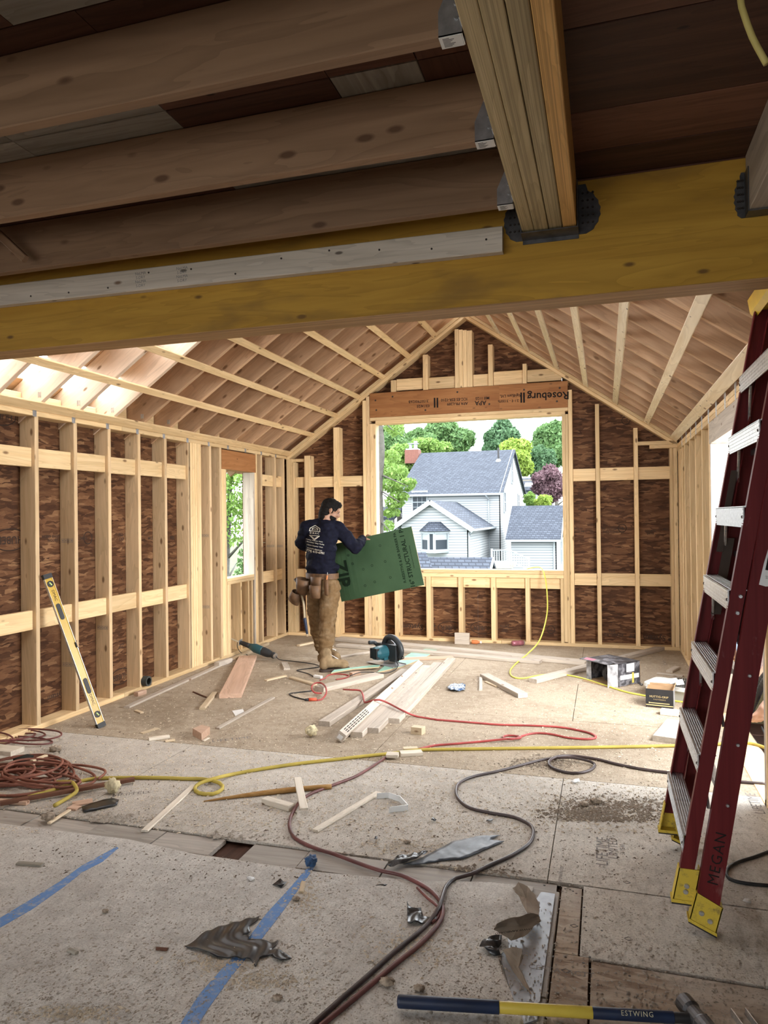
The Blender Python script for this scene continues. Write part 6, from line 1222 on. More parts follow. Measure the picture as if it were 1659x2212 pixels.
SAWD = plain('pale_sawdust', (.66, .57, .44), .9, .1); CRUM = plain('grey_crumbs', (.42, .37, .31), .9, .1); DRIFT = plain('drift_crumbs', (.27, .22, .17), .9, .1); DCRM = plain('dark_crumbs', (.17, .135, .105), .9, .1)
crumbs('scattered grey crumbs of sawdust on the near floor', 15000, field(-20, 1680, 1700, 2230), .0012, .0034, CRUM, 1)
crumbs('fine pale sawdust scattered over the middle floor', 14000, field(-20, 1500, 1430, 1800), .0015, .0045, SAWD, 2)
crumbs('dark chips strewn over the middle floor', 2600, field(60, 1500, 1440, 1900), .0015, .0042, DCRM, 3)
crumbs('drift of dark sawdust clods left of the ladder feet', 3200, field(0, 0, 0, 0, [(1330, 1760, 70, 8), (1400, 1740, 50, 10), (1250, 1755, 40, 5), (1280, 1735, 50, 10), (1300, 1770, 60, 3), (1010, 1885, 40, 6), (1180, 1650, 40, 8)]), .0025, .006, DRIFT, 4)
crumbs('heaps of pale sawdust around the black membrane and cords', 3000, field(0, 0, 0, 0, [(480, 2080, 50, 10), (560, 2120, 50, 12), (150, 2190, 50, 8), (900, 2050, 60, 20), (870, 1830, 60, 10), (960, 1890, 30, 8), (660, 1930, 20, 30), (130, 1660, 70, 20), (560, 1640, 150, 12)]), .002, .0045, SAWD, 5)
crumbs('clods of dust beside the cord pile and old floor boards', 1200, field(0, 0, 0, 0, [(118, 1622, 10, 5), (230, 1770, 40, 6), (100, 1772, 12, 4), (420, 1810, 80, 4)]), .003, .008, CRUM, 6)
for i, (x, y, r) in enumerate(((1288, 1736, .022), (880, 1822, .012), (228, 1972, .01), (640, 1945, .012), (836, 2128, .018), (905, 2140, .014), (600, 2160, .012), (120, 1624, .03), (105, 1772, .028), (1262, 1742, .018))): lump('loose clod of sawdust number'.replace(' number', '')+[' at the drift near the ladder', ' below the silvery strip', ' alone on the near paper', ' right of the blue tape', ' between the two cords at bottom', ' near the torn paper', ' left of the cords at bottom', ' at the edge of the cord pile', ' at the old floor boards, far left', ' second at the drift near the ladder'][i], (x, y), r, plain('clod%d' % i, (.33, .27, .21), .95, .1, var=.2, scale=60), 'dust_clod', 'clod', (1.3, 1, .6), i+1)
# stamps printed on the subfloor
PRF = plain('faded_floor_print', (.20, .185, .175), .85, .1)
def ftext(s, size, px, py, rot, parent=floor, z=.0006): p = fl(px, py); return text('floor_print', s, size, PRF, parent, Matrix.Translation((p.x, p.y, z)) @ Matrix.Rotation(rot, 4, 'Z'))
ftext('LIFETIME', .075, 1302, 1838, PI/2); ftext('LIMITED', .06, 1325, 1832, PI/2); ftext('50 YEAR', .03, 1345, 1835, PI/2)
ftext('ADVANTECH', .05, 1275, 2098, 0, z=.0004) if False else ftext('CERTA  ACTT', .035, fl and 1212, 2098, .03); ftext('EXP SPAN RATED', .02, 1212, 1890, PI/2)
ftext('LIFETIME', .075, 1632, 1735, PI/2); ftext('HUBER', .05, 110, 1600, .8) if False else None
ftext('LIMITED', .055, 283, 1715, .55); ftext('LIFETIME', .07, 500, 1597, .62); ftext('ADVANCED', .045, 1436, 1432, -PI/2)
for (x, y) in ((1354, 1906), (1357, 2028), (1240, 2000), (1222, 2097)):
    p = fl(x, y); bm = bmesh.new(); w = .014
    for a, b in (((-w, 0), (0, w*.8)), ((0, w*.8), (w, 0)), ((w, 0), (0, -w*.8)), ((0, -w*.8), (-w, 0))): add_cyl(bm, (p.x+a[0], p.y+a[1], .0002), (p.x+b[0], p.y+b[1], .0002), .0014, n=4)
    obj('floor_mark', bm_mesh(bm), PRF, floor)
bm = bmesh.new()
for (x, y) in ((1254, 1905), (1262, 1960), (1266, 1980), (1264, 1992), (1266, 2010), (1274, 2067), (1232, 1922), (1221, 1920), (1238, 1925), (1195, 2066), (1222, 2068), (1260, 2080), (1360, 2108), (1176, 1912), (1165, 1960), (1300, 2010), (1245, 1930)):
    p = fl(x, y); add_cyl(bm, (p.x, p.y, -.001), (p.x, p.y, .0008), .005, .004, 7)
obj('nail_head', bm_mesh(bm), NAIL, floor)['kind'] = 'stuff'
# ================================================================== PEOPLE
from mathutils import noise as mnoise
from mathutils.bvhtree import BVHTree
SKIN = plain('tan_skin', (.27, .145, .09), .55, .35, var=.05); HAIRM = plain('black_hair', (.006, .005, .0045), .7, .12, var=.3, scale=60, bump=.6)
NAVY = NT('navy_cotton', .85, .1); _v = NAVY.pos(); NAVY.color(NAVY.ramp(NAVY.noise(_v, 30, 4), [(.3, (.0045, .005, .010)), (.7, (.008, .009, .020))])); NAVY.bump(NAVY.noise(_v, 26, 4, .6), .35, .01); NAVY = NAVY.m
KHAKI = NT('khaki_canvas', .85, .12); _v = KHAKI.pos(); KHAKI.color(KHAKI.mix(KHAKI.ramp(KHAKI.noise(_v, 9, 5, .65), [(.5, 0), (.72, .55)]), KHAKI.ramp(KHAKI.noise(_v, 30, 4), [(.3, (.125, .074, .033)), (.7, (.17, .108, .053))]), (.23, .175, .115))); KHAKI.bump(KHAKI.noise(KHAKI.mapping(_v, (14, 14, 30)), 1, 4, .6), .4, .012); KHAKI = KHAKI.m
LEATH = plain('brown_tool_leather', (.11, .06, .03), .6, .35, var=.2, scale=14, bump=.2); BOOTM = plain('tan_boot_suede', (.23, .16, .09), .85, .15, var=.12, scale=20, bump=.2); SOLE = plain('dark_boot_sole', (.05, .035, .028), .7)
JEAN = plain('blue_grey_denim', (.09, .12, .17), .85, .1, var=.15, scale=30); DGREY = plain('dark_grey_cloth', (.035, .037, .042), .85, .1)
def cap(bm, a, ra, b, rb, n=14):
    a, b = Vector(a), Vector(b)
    for p, r in ((a, ra), (b, rb)): bmesh.ops.create_icosphere(bm, subdivisions=3, radius=r, matrix=Matrix.Translation(p))
    if (b-a).length > 1e-4: add_cyl(bm, a, b, ra, rb, n)
def chain(bm, pts):
    for (a, ra), (b, rb) in zip(pts, pts[1:]): cap(bm, a, ra, b, rb)
def ell(bm, M, r): bmesh.ops.create_icosphere(bm, subdivisions=3, radius=1, matrix=M @ Matrix.Diagonal((*r, 1)))
def fuse(bm, voxel, smooth=4, disp=None):
    """join overlapping shapes into one continuous skin"""
    bmesh.ops.recalc_face_normals(bm, faces=bm.faces[:]); me = bpy.data.meshes.new('t'); bm.to_mesh(me); bm.free(); o = bpy.data.objects.new('t', me); COL.objects.link(o)
    r = o.modifiers.new('r', 'REMESH'); r.mode = 'VOXEL'; r.voxel_size = voxel; r.use_smooth_shade = True
    s = o.modifiers.new('s', 'SMOOTH'); s.factor = .5; s.iterations = smooth
    dg = bpy.context.evaluated_depsgraph_get(); out = bpy.data.meshes.new_from_object(o.evaluated_get(dg)); bpy.data.objects.remove(o)
    if disp:
        n = [v.normal.copy() for v in out.vertices]
        for v, k in zip(out.vertices, n): v.co += k*disp(v.co, k)
    out.polygons.foreach_set('use_smooth', [True]*len(out.polygons)); out.materials.clear(); out.update(); return out
def finger(bm, root, d1, side, L, r, bend, axis):
    """three phalanges bending about `axis`"""
    p = Vector(root); d = Vector(d1).normalized(); pts = [(p.copy(), r)]
    for k, l in enumerate((.45, .32, .25)):
        d = Matrix.Rotation(bend*(1 if k else .7), 3, axis) @ d; p = p+d*L*l; pts.append((p.copy(), r*(1-.1*(k+1))))
    chain(bm, pts)
def hand(bm, wrist, fwd, pn, s=1, bend=.75, thumb=1):
    """palm of five separate fingers; fwd along the fingers, pn out of the palm, thumb side = thumb * fwd x pn"""
    w = Vector(wrist); f = Vector(fwd).normalized(); n = Vector(pn); n = (n-f*n.dot(f)).normalized(); a = f.cross(n)*thumb
    chain(bm, [(w, .026*s), (w+f*.045*s, .024*s)])
    for k in range(4): chain(bm, [(w+f*.02*s+a*(.018-.012*k)*s, .016*s), (w+f*.085*s+a*(.030-.020*k)*s, .0125*s)])
    ax = f.cross(n)
    for k, L in enumerate((.070, .078, .072, .056)): finger(bm, w+f*.088*s+a*(.031-.0205*k)*s, f+a*(.06-.04*k), 0, L*s, .0088*s, -bend, ax)
    finger(bm, w+f*.028*s+a*.026*s, f*.6+a*.75+n*.35, 0, .068*s, .0105*s, -.25, ax)
# ---- the worker who carries the green panel
YM0 = 6.98
def J(px, py, dy=0): return on(px, py, 'y', YM0+dy)
mp = J(697, 1258); man = empty('person', (mp.x, mp.y, 0), label='person in navy long-sleeved shirt and khaki work trousers, back turned, holding a green panel', cat='person')
face = Vector((.80, .50, -.42)).normalized(); hc = J(714.5, 1103, .02); fx_ = face; hz = Vector((.18, .08, 1)); hz = (hz-fx_*hz.dot(fx_)).normalized(); hy = hz.cross(fx_)
MH = Matrix(((fx_.x, hy.x, hz.x, hc.x), (fx_.y, hy.y, hz.y, hc.y), (fx_.z, hy.z, hz.z, hc.z), (0, 0, 0, 1)))
def H(x, y, z): return MH @ Vector((x, y, z))
fwd_t = Vector((.45, .89, 0)).normalized(); rt = Vector((fwd_t.y, -fwd_t.x, 0))       # torso forward and its right hand side
sp = [J(697, 1256), J(694, 1232), J(693, 1200), J(694, 1168), J(697, 1142), J(703, 1124)]
def torso(bm, inf=0):
    """stack of ellipses fused together"""
    for p, (w, d) in zip([sp[0], (sp[0]+sp[1])/2, sp[1], (sp[1]+sp[2])/2, sp[2], (sp[2]+sp[3])/2, sp[3], (sp[3]+sp[4])/2, sp[4]], ((.165, .115), (.160, .112), (.160, .112), (.163, .112), (.172, .115), (.180, .118), (.188, .118), (.188, .108), (.150, .085))):
        ell(bm, Matrix(((rt.x, fwd_t.x, 0, p.x), (rt.y, fwd_t.y, 0, p.y), (0, 0, 1, p.z), (0, 0, 0, 1))), (w+inf, d+inf, .085+inf))
shL, shR = J(664, 1141, -.01), J(731, 1143, .02); elL, elR = J(650, 1174, .06), J(768, 1184, .03); wrL, wrR = J(690, 1188, .24), J(783, 1164.5, .25)
hipL, hipR = J(684, 1268, .06), J(713, 1268, -.02); knL, knR = J(683, 1340, .12), J(708, 1342, -.06); anL, anR = J(697, 1408, .27), J(701, 1428, -.20)
def arm(bm, inf, tail=True):
    for sh, el, wr in ((shL, elL, wrL), (shR, elR, wrR)): chain(bm, [(sh, .062+inf), (sh.lerp(el, .5), .052+inf), (el, .043+inf), (el.lerp(wr, .4), .042+inf), (wr, .027+inf)])
def legs(bm, inf):
    for hp, kn, an in ((hipL, knL, anL), (hipR, knR, anR)): chain(bm, [(hp, .092+inf), (hp.lerp(kn, .5), .080+inf), (kn, .058+inf), (kn.lerp(an, .35), .056+inf), (an, .036+inf)])
# panel frame first: hands close on it
PY = YM0+.30
pc = [on(735.6, 1300.6, 'y', PY), on(916.4, 1263.8, 'y', PY), on(890.8, 1141.1, 'y', PY), on(710, 1178, 'y', PY)]
bm = bmesh.new(); torso(bm); arm(bm, 0); legs(bm, 0)
chain(bm, [(sp[4], .075), (J(704, 1126, .0), .068), (H(-.025, 0, -.07), .064)])
ell(bm, MH @ Matrix.Translation((-.012, 0, .028)), (.098, .077, .088)); ell(bm, MH @ Matrix.Translation((.028, 0, -.035)), (.066, .060, .080)); ell(bm, MH @ Matrix.Translation((.045, 0, -.088)), (.040, .036, .028)); ell(bm, MH @ Matrix.Translation((-.02, 0, -.045)), (.06, .058, .06))
chain(bm, [(H(.085, 0, .015), .010), (H(.104, 0, -.022), .013), (H(.100, 0, -.030), .012)])                          # nose
for s in (-1, 1):
    ell(bm, MH @ Matrix.Translation((.082, s*.032, .022)), (.012, .022, .008)); ell(bm, MH @ Matrix.Translation((.070, s*.034, -.020)), (.022, .022, .020))        # brow, cheek
    ell(bm, MH @ Matrix.Translation((-.012, s*.079, -.008)) @ Matrix.Rotation(s*.35, 4, 'Z'), (.017, .009, .031))                                       # ear
ell(bm, MH @ Matrix.Translation((.088, 0, -.056)), (.012, .022, .007)); ell(bm, MH @ Matrix.Translation((.085, 0, -.068)), (.012, .020, .008))        # lips
top_dir = (pc[2]-pc[3]).normalized()
hand(bm, wrR+Vector((.0, .012, .004)), Vector((.18, .95, -.10)), Vector((.0, -.25, -1)), .95, .95, -1)
hand(bm, wrL, Vector((.75, .45, .25)), Vector((.2, .4, -1)), 1, .7, 1)
for an, toe in ((anR, fl(738, 1446)), (anL, fl(724, 1428))): chain(bm, [(an, .036), (Vector((an.x, an.y, .05)), .038), (Vector((toe.x, toe.y, .035)), .03)])
obj('body', fuse(bm, .0065, 3), SKIN, man)
# eyes
EYE = plain('dark_eye', (.05, .035, .028), .3)
for s in (-1, 1):
    bm = bmesh.new(); bmesh.ops.create_icosphere(bm, subdivisions=2, radius=.0095, matrix=MH @ Matrix.Translation((.0745, s*.032, .004))); obj('eye', bm_mesh(bm, True), EYE, man)
# hair and beard
bm = bmesh.new(); ell(bm, MH @ Matrix.Translation((-.018, 0, .036)), (.102, .081, .092)); ell(bm, MH @ Matrix.Translation((-.045, 0, -.01)), (.070, .072, .08)); chain(bm, [(H(-.045, 0, -.05), .066), (H(-.04, 0, -.085), .060)]); ell(bm, MH @ Matrix.Translation((.035, 0, .082)), (.055, .058, .038))
chain(bm, [(H(.005, .076, .02), .012), (H(.008, .074, -.02), .008)]); chain(bm, [(H(.005, -.076, .02), .012), (H(.008, -.074, -.02), .008)])
hair = fuse(bm, .006, 2, lambda p, n: .004*mnoise.noise(p*70)); bm = bmesh.new(); bm.from_mesh(hair)
iM = MH.inverted(); bmesh.ops.delete(bm, geom=[v for v in bm.verts if (iM @ v.co).x > .062 and (iM @ v.co).z < .055], context='VERTS'); bm.to_mesh(hair); bm.free(); obj('hair', hair, HAIRM, man)
bm = bmesh.new(); ell(bm, MH @ Matrix.Translation((.030, 0, -.062)), (.066, .062, .052)); ell(bm, MH @ Matrix.Translation((.046, 0, -.092)), (.043, .038, .028))
bd = fuse(bm, .006, 2, lambda p, n: .0015*mnoise.noise(p*120)); bm = bmesh.new(); bm.from_mesh(bd); bmesh.ops.delete(bm, geom=[v for v in bm.verts if (iM @ v.co).z > -.045+.5*max(0, .03-(iM @ v.co).x) or ((iM @ v.co).x > .082 and (iM @ v.co).z > -.078)], context='VERTS'); bm.to_mesh(bd); bm.free(); obj('beard', bd, HAIRM, man)
# shirt
def folds(p, n): return .013*mnoise.noise(Vector((p.x*9, p.y*9, p.z*13)))+.008*mnoise.noise(Vector((p.x*20+5, p.y*20, p.z*34)))
bm = bmesh.new(); torso(bm, .016); arm(bm, .018); chain(bm, [(sp[4], .10), (J(702.5, 1129, 0), .072)]); chain(bm, [(shL+Vector((.03, 0, .01)), .075), (J(703, 1133, 0), .070), (shR+Vector((-.03, 0, .01)), .075)])
for t in (.62, .74, .86, .96): p = elR.lerp(wrR, t); cap(bm, p, .052-.010*t, p+(wrR-elR).normalized()*.004, .046-.010*t)
chain(bm, [(shL, .083), (shR, .083)]); ell(bm, Matrix.Translation(J(697, 1225, -.01)), (.185, .135, .06))
sh = fuse(bm, .009, 3, folds); bm = bmesh.new(); bm.from_mesh(sh); zc = J(690, 1243).z
for v in bm.verts:
    if v.co.z < zc: v.co.z = zc-(zc-v.co.z)*.12
bmesh.ops.delete(bm, geom=[v for v in bm.verts if (v.co-wrR).dot((wrR-elR).normalized()) > .012 and (v.co-wrR).length < .09 or (v.co-wrL).dot((wrL-elL).normalized()) > .012 and (v.co-wrL).length < .09], context='VERTS'); bm.to_mesh(sh); bm.free()
shirt = obj('shirt', sh, NAVY, man)
# trousers
def tf(p, n): return .012*mnoise.noise(Vector((p.x*7, p.y*7, p.z*15+3+p.x*6)))+.010*mnoise.noise(Vector((p.x*16+5, p.y*16, p.z*36)))*(1.6 if p.z < .35 else 1)
bm = bmesh.new()
for hp, kn, an in ((hipL, knL, anL), (hipR, knR, anR)): chain(bm, [(hp, .112), (hp.lerp(kn, .45), .102), (kn, .083), (kn.lerp(an, .4), .083), (kn.lerp(an, .8), .070), (an+Vector((0, 0, .03)), .066)])
for p, (w, d) in ((sp[0], (.178, .130)), ((sp[0]+sp[1])/2, (.172, .126)), (sp[0]-Vector((0, 0, .05)), (.175, .130))): ell(bm, Matrix(((rt.x, fwd_t.x, 0, p.x), (rt.y, fwd_t.y, 0, p.y), (0, 0, 1, p.z), (0, 0, 0, 1))), (w, d, .085))
for an in (anL, anR):
    for k in range(3): ell(bm, Matrix.Translation(an+Vector((.004*k, 0, .02+.028*k))), (.074, .072, .013))
obj('trousers', fuse(bm, .009, 3, tf), KHAKI, man)
# boots
def boot(an, heel, toe, lb):
    d = (toe-heel); d.z = 0; L = d.length; d.normalize(); s = Vector((-d.y, d.x, 0)); h = Vector((heel.x, heel.y, 0))
    b = bmesh.new(); A = h+d*.085
    chain(b, [(Vector((an.x*.5+A.x*.5, an.y*.5+A.y*.5, .17)), .058), (A+Vector((0, 0, .10)), .055)]); chain(b, [(A+Vector((0, 0, .085)), .052), (h+d*.16+Vector((0, 0, .075)), .046), (h+d*(L-.05)+Vector((0, 0, .055)), .046)]); chain(b, [(h+d*.045+Vector((0, 0, .06)), .044), (h+d*.05+Vector((0, 0, .10)), .045)])
    ell(b, Matrix.Translation(h+d*(L-.06)+Vector((0, 0, .045))), (.055, .055, .038))
    for v in b.verts:
        if v.co.z < .022: v.co.z = .022
    o = obj('boot', fuse(b, .007, 3), BOOTM, man); o['label'] = lb
    b = bmesh.new(); pr = []
    for t in range(21):
        a = PI*t/20; pr.append((L-.045+.05*math.sin(a), .048*math.cos(a)))
    for t in range(13): a = PI*t/12; pr.append((.045-.045*math.sin(a), -.042*math.cos(a)))
    M = Matrix(((d.x, s.x, 0, h.x), (d.y, s.y, 0, h.y), (0, 0, 1, 0), (0, 0, 0, 1))); add_prism(b, pr, 0, .026, M); obj('boot_sole', bm_mesh(b), SOLE, o, Matrix())
    ps = [h+d*(.10+.028*k)+Vector((0, 0, .155-.018*k))+s*(.022*(1 if k % 2 else -1)) for k in range(6)]; obj('laces', tube_mesh(spline([p+d*.012+Vector((0, 0, .012)) for p in ps], .01), .004, 6), STICKER, o, Matrix())
nh_, nt_ = fl(690, 1452), fl(741, 1447); boot(anR, nh_, nh_+(nt_-nh_).normalized()*.31, 'tan work boot nearer the camera'); fh_ = fl(692, 1418); ft_ = fl(732, 1431); boot(anL, ft_-(ft_-fh_).normalized()*.30, ft_, 'tan work boot behind the other')
# printing on the back of the shirt, laid on the cloth
bm = bmesh.new(); bm.from_mesh(sh); TREE = BVHTree.FromBMesh(bm); bm.free()
CREAM = plain('cream_shirt_print', (.62, .60, .52), .8, .1)
def on_back(name, me_src, Wm):
    b = bmesh.new(); b.from_mesh(me_src)
    for _ in range(2):
        lg = [e for e in b.edges if e.calc_length() > .02]
        if lg: bmesh.ops.subdivide_edges(b, edges=lg, cuts=1); bmesh.ops.triangulate(b, faces=[f for f in b.faces if len(f.verts) > 3])
    vd = Vector((-.37, .93, 0)).normalized()
    for v in b.verts:
        p = Wm @ v.co; h, n, i, dd = TREE.ray_cast(p-vd*.8, vd); v.co = (h if h else p)-vd*.0035
    me = bpy.data.meshes.new('print'); b.to_mesh(me); b.free(); me.materials.clear(); me.materials.append(CREAM); o = obj(name, me, None, shirt, Matrix()); o['kind'] = 'stuff'
def back_text(s, size, px, py, rot, align='CENTER', sp_=1.0):
    p = J(px, py, -.25); tmp = text('shirt_print', s, size, CREAM, None, Matrix(), align, space=sp_, bold=.012); me = tmp.data; bpy.data.objects.remove(tmp)
    on_back('shirt_print', me, Matrix.Translation(p) @ Matrix.Rotation(math.radians(17), 4, 'Z') @ Matrix(((1, 0, 0, 0), (0, 0, -1, 0), (0, 1, 0, 0), (0, 0, 0, 1))) @ Matrix.Rotation(rot, 4, 'Z'))
back_text('D M A C', .026, 678.8, 1152.5, -.07); back_text('• Framing • Additions • Decks', .0150, 678, 1168.5, -.16); back_text('• Remodeling • Siding • Roofing', .0150, 680, 1174, -.17); back_text('• Custom Carpentry • Finish', .0150, 679, 1180.5, -.17); back_text('dmacbuilders@gmail.com', .0150, 679, 1187.5, -.18); back_text('(774) 615-6701', .032, 680, 1193.5, -.16)
b = bmesh.new()
def stroke(b, P, w):
    for (x0, y0), (x1, y1) in zip(P, P[1:]):
        dx, dy = x1-x0, y1-y0; l = math.hypot(dx, dy); nx, ny = -dy/l*w, dx/l*w; b.faces.new([b.verts.new(p) for p in ((x0+nx, y0+ny, 0), (x1+nx, y1+ny, 0), (x1-nx, y1-ny, 0), (x0-nx, y0-ny, 0))])
stroke(b, [(-.056, .018), (-.050, .045), (0, .075), (.050, .045), (.050, .018)], .003); stroke(b, [(-.060, .016), (.056, .016)], .003); stroke(b, [(-.056, -.030), (.052, -.030)], .003); stroke(b, [(-.05, -.032), (0, -.072), (.05, -.032)], .003); stroke(b, [(-.032, -.038), (0, -.060), (.032, -.038)], .002); stroke(b, [(-.03, .026), (-.03, .042), (0, .055), (.03, .042), (.03, .026)], .0022)
for i in range(4): stroke(b, [(-.022+.014*i, .026), (-.022+.014*i, .042)], .002)
me = bpy.data.meshes.new('logo'); b.to_mesh(me); b.free(); p = J(679.5, 1151.5, -.25); on_back('shirt_logo', me, Matrix.Translation(p) @ Matrix.Rotation(math.radians(17), 4, 'Z') @ Matrix(((1, 0, 0, 0), (0, 0, -1, 0), (0, 1, 0, 0), (0, 0, 0, 1))) @ Matrix.Rotation(-.07, 4, 'Z'))
# tool belt: band, pouches
belt = None
bc = J(696, 1243); b = bmesh.new(); n = 36; R0 = []
for z in (-.028, .028):
    for rr in (0, .006): R0.append([b.verts.new(bc+rt*((.190+rr)*math.cos(2*PI*i/n))+fwd_t*((.142+rr)*math.sin(2*PI*i/n))+Vector((0, 0, z))) for i in range(n)])
for A, B in ((R0[0], R0[2]), (R0[1], R0[3]), (R0[0], R0[1]), (R0[2], R0[3])):
    for i in range(n): b.faces.new((A[i], A[(i+1) % n], B[(i+1) % n], B[i]))
belt = obj('tool_belt', bm_mesh(b, False), LEATH, man)
def pouch(cx, cy, dy, w0, w1, d, h, tilt=0, name='pouch'):
    """open leather pocket hanging from its rim at pixel (cx, cy)"""
    c = J(cx, cy, dy); a = rt.copy(); o_ = -fwd_t; M = Matrix(((a.x, o_.x, 0, c.x), (a.y, o_.y, 0, c.y), (0, 0, 1, c.z), (0, 0, 0, 1))) @ Matrix.Rotation(tilt, 4, 'Y'); b = bmesh.new(); rings = []
    for z, w, dd in ((-h, w1*.8, d*.5), (-h*.93, w1, d*.8), (-h*.5, (w0+w1)/2*1.02, d), (0, w0, d*1.05), (.001, w0-.006, d*1.05-.006), (-h*.5, (w0+w1)/2-.008, d-.008), (-h*.85, w1-.012, d*.6)):
        rings.append([(M @ Vector((w/2*math.cos(2*PI*i/20), dd/2*math.sin(2*PI*i/20)+dd*.25, z))) for i in range(20)])
    V = [[b.verts.new(p) for p in r] for r in rings]
    for A, B in zip(V, V[1:]):
        for i in range(20): b.faces.new((A[i], A[(i+1) % 20], B[(i+1) % 20], B[i]))
    b.faces.new(V[0][::-1]); b.faces.new(V[-1]); return obj(name, bm_mesh(b, True), LEATH, belt, Matrix())
pouch(685, 1264, -.16, .130, .105, .11, .135); pouch(686, 1246, -.12, .150, .120, .075, .15); pouch(660, 1250, -.07, .17, .12, .12, .17, .22); pouch(646, 1278, -.06, .10, .15, .11, .135, .55); pouch(706, 1252, -.17, .06, .05, .035, .16)
# things hung on the belt
hp_ = [J(645, 1262, -.06), J(655, 1300, -.08), J(658, 1335, -.08), J(664, 1372, -.08)]
hm = empty('hammer', hp_[3], label='hammer with a blue-gripped handle hanging from the tool belt', cat='hammer')
obj('handle', tube_mesh(spline([hp_[0], hp_[1], hp_[2]], .02), .012, 10), plain('pale_hammer_handle', (.40, .33, .22), .5), hm); obj('grip', tube_mesh(spline([hp_[2], hp_[2].lerp(hp_[3], .5), hp_[3]], .01), lambda t: .015+.003*math.cos(t*3), 10), BLUEG, hm); b = bmesh.new(); bmesh.ops.create_icosphere(b, subdivisions=2, radius=.018, matrix=Matrix.Translation(hp_[3])); obj('butt', bm_mesh(b, True), plain('tan_butt', (.5, .4, .27), .6), hm)
b = bmesh.new(); a = J(637, 1250, -.06); e = J(650, 1266, -.05); add_cyl(b, a, e, .017, .020, 12); add_cyl(b, e, e+Vector((.05, .02, -.02)), .012, .004, 8); obj('head', bm_mesh(b, True), DSTEEL, hm)
kn_ = empty('utility_knife', J(706, 1250, -.17), label='orange-handled tool standing in the slim pocket of the tool belt', cat='knife'); obj('handle', tube_mesh(spline([J(704.5, 1262, -.165), J(706, 1250, -.165), J(707, 1243, -.165)], .01), .008, 8), ORG, kn_); b = bmesh.new(); add_cyl(b, J(707, 1243, -.165), J(707.5, 1236, -.165), .005, .003, 8); obj('tip', bm_mesh(b, True), STEEL, kn_)
# green panel he holds
PGRN = NT('dark_green_coating', .55, .3); _v, _r = PGRN.obj(); PGRN.color(PGRN.ramp(PGRN.noise(_v, 6, 4), [(.3, (.024, .054, .024)), (.7, (.032, .068, .031))])); PGRN = PGRN.m; PDK = plain('dark_green_print', (.005, .012, .006), .7, .1)
px_ = (pc[1]-pc[0]).normalized(); pz_ = (pc[3]-pc[0]); pz_ = (pz_-px_*pz_.dot(px_)).normalized(); PW = (pc[1]-pc[0]).length; PH = (pc[3]-pc[0]).length
MP = Matrix(((px_.x, pz_.x, 0, pc[0].x), (px_.y, pz_.y, -1, pc[0].y), (px_.z, pz_.z, 0, pc[0].z), (0, 0, 0, 1)))       # X along, Y up, Z towards the camera
gp = empty('sheathing_sheet', mat=MP, label='dark green sheathing panel with printed lettering, held up by the person', cat='panel')
def panel_sheet(z0, z1, mat, name):
    b = bmesh.new(); N = 16
    def P(i, j, z): u = i/N; return MP @ Vector((PW*u, PH*j, z-.035*max(0, .35-u)**2/.1225*(1-j)+ .0))
    V = {(i, j, k): b.verts.new(P(i, j, z)) for i in range(N+1) for j in (0, 1) for k, z in ((0, z0), (1, z1))}
    for i in range(N):
        b.faces.new((V[i, 0, 1], V[i+1, 0, 1], V[i+1, 1, 1], V[i, 1, 1])); b.faces.new((V[i, 0, 0], V[i, 1, 0], V[i+1, 1, 0], V[i+1, 0, 0]))
        for j in (0, 1): b.faces.new((V[i, j, 0], V[i+1, j, 0], V[i+1, j, 1], V[i, j, 1]))
    for i in (0, N): b.faces.new((V[i, 0, 0], V[i, 0, 1], V[i, 1, 1], V[i, 1, 0]))
    return obj(name, bm_mesh(b), mat, gp)
panel_sheet(-.010, 0, OSBE, 'core'); panel_sheet(0, .001, PGRN, 'coated_face')
def ptext(s, size, u, v, rot, sp_=1.0): text('panel_print', s, size, PDK, gp, MP @ Matrix.Translation((u*PW, v*PH, .0016)) @ Matrix.Rotation(rot, 4, 'Z'), space=sp_, bold=.022)
ptext('/16" STRUCTURAL 1 PA', .066, .875, .51, PI/2); ptext('R-RESISTIVE & AIR BARRIER PA', .040, .795, .53, PI/2); ptext('Code Approved Roof & Wall Sheathing', .015, .930, .5, PI/2); ptext('ZIP', .20, .085, .47, -PI/2)
b = bmesh.new()
for u, v in ((.21, .76), (.315, .82), (.60, .80), (.62, .52), (.46, .50), (.35, .47), (.64, .24), (.45, .22), (.33, .19), (.24, .60)):
    c = MP @ Vector((u*PW, v*PH, .0018)); P = [c+px_*(.011*math.cos(t))+pz_*(.011*math.sin(t)) for t in [i*2*PI/12 for i in range(13)]]
    for p, q in zip(P, P[1:]): add_cyl(b, p, q, .0016, n=4, caps=False)
obj('nail_mark', bm_mesh(b), PDK, gp)['kind'] = 'stuff'
# ---- the second person, crouching at the doorway behind the ladder
p2 = empty('person', (1.45, 5.55, 0), label='person crouching at the doorway behind the ladder, only hand and leg showing', cat='person')
hnd = on(1626, 1580, 'x', .905); wr2 = on(1648, 1530, 'x', .955); el2 = Vector((1.22, 5.40, .50)); sh2 = Vector((1.50, 5.50, .83)); pel = Vector((1.78, 5.62, .34)); ch = Vector((1.62, 5.58, .72)); hd = Vector((1.42, 5.55, 1.08))
shb = Vector((1.55, 5.85, .84)); elb = Vector((1.25, 5.90, .60)); wrb = Vector((1.08, 5.75, .40))
legs2 = ((Vector((1.75, 5.50, .33)), Vector((1.33, 5.36, .50)), Vector((1.56, 5.42, .10)), Vector((1.32, 5.36, .03))), (Vector((1.75, 5.74, .33)), Vector((1.36, 5.84, .50)), Vector((1.60, 5.82, .10)), Vector((1.35, 5.86, .03))))
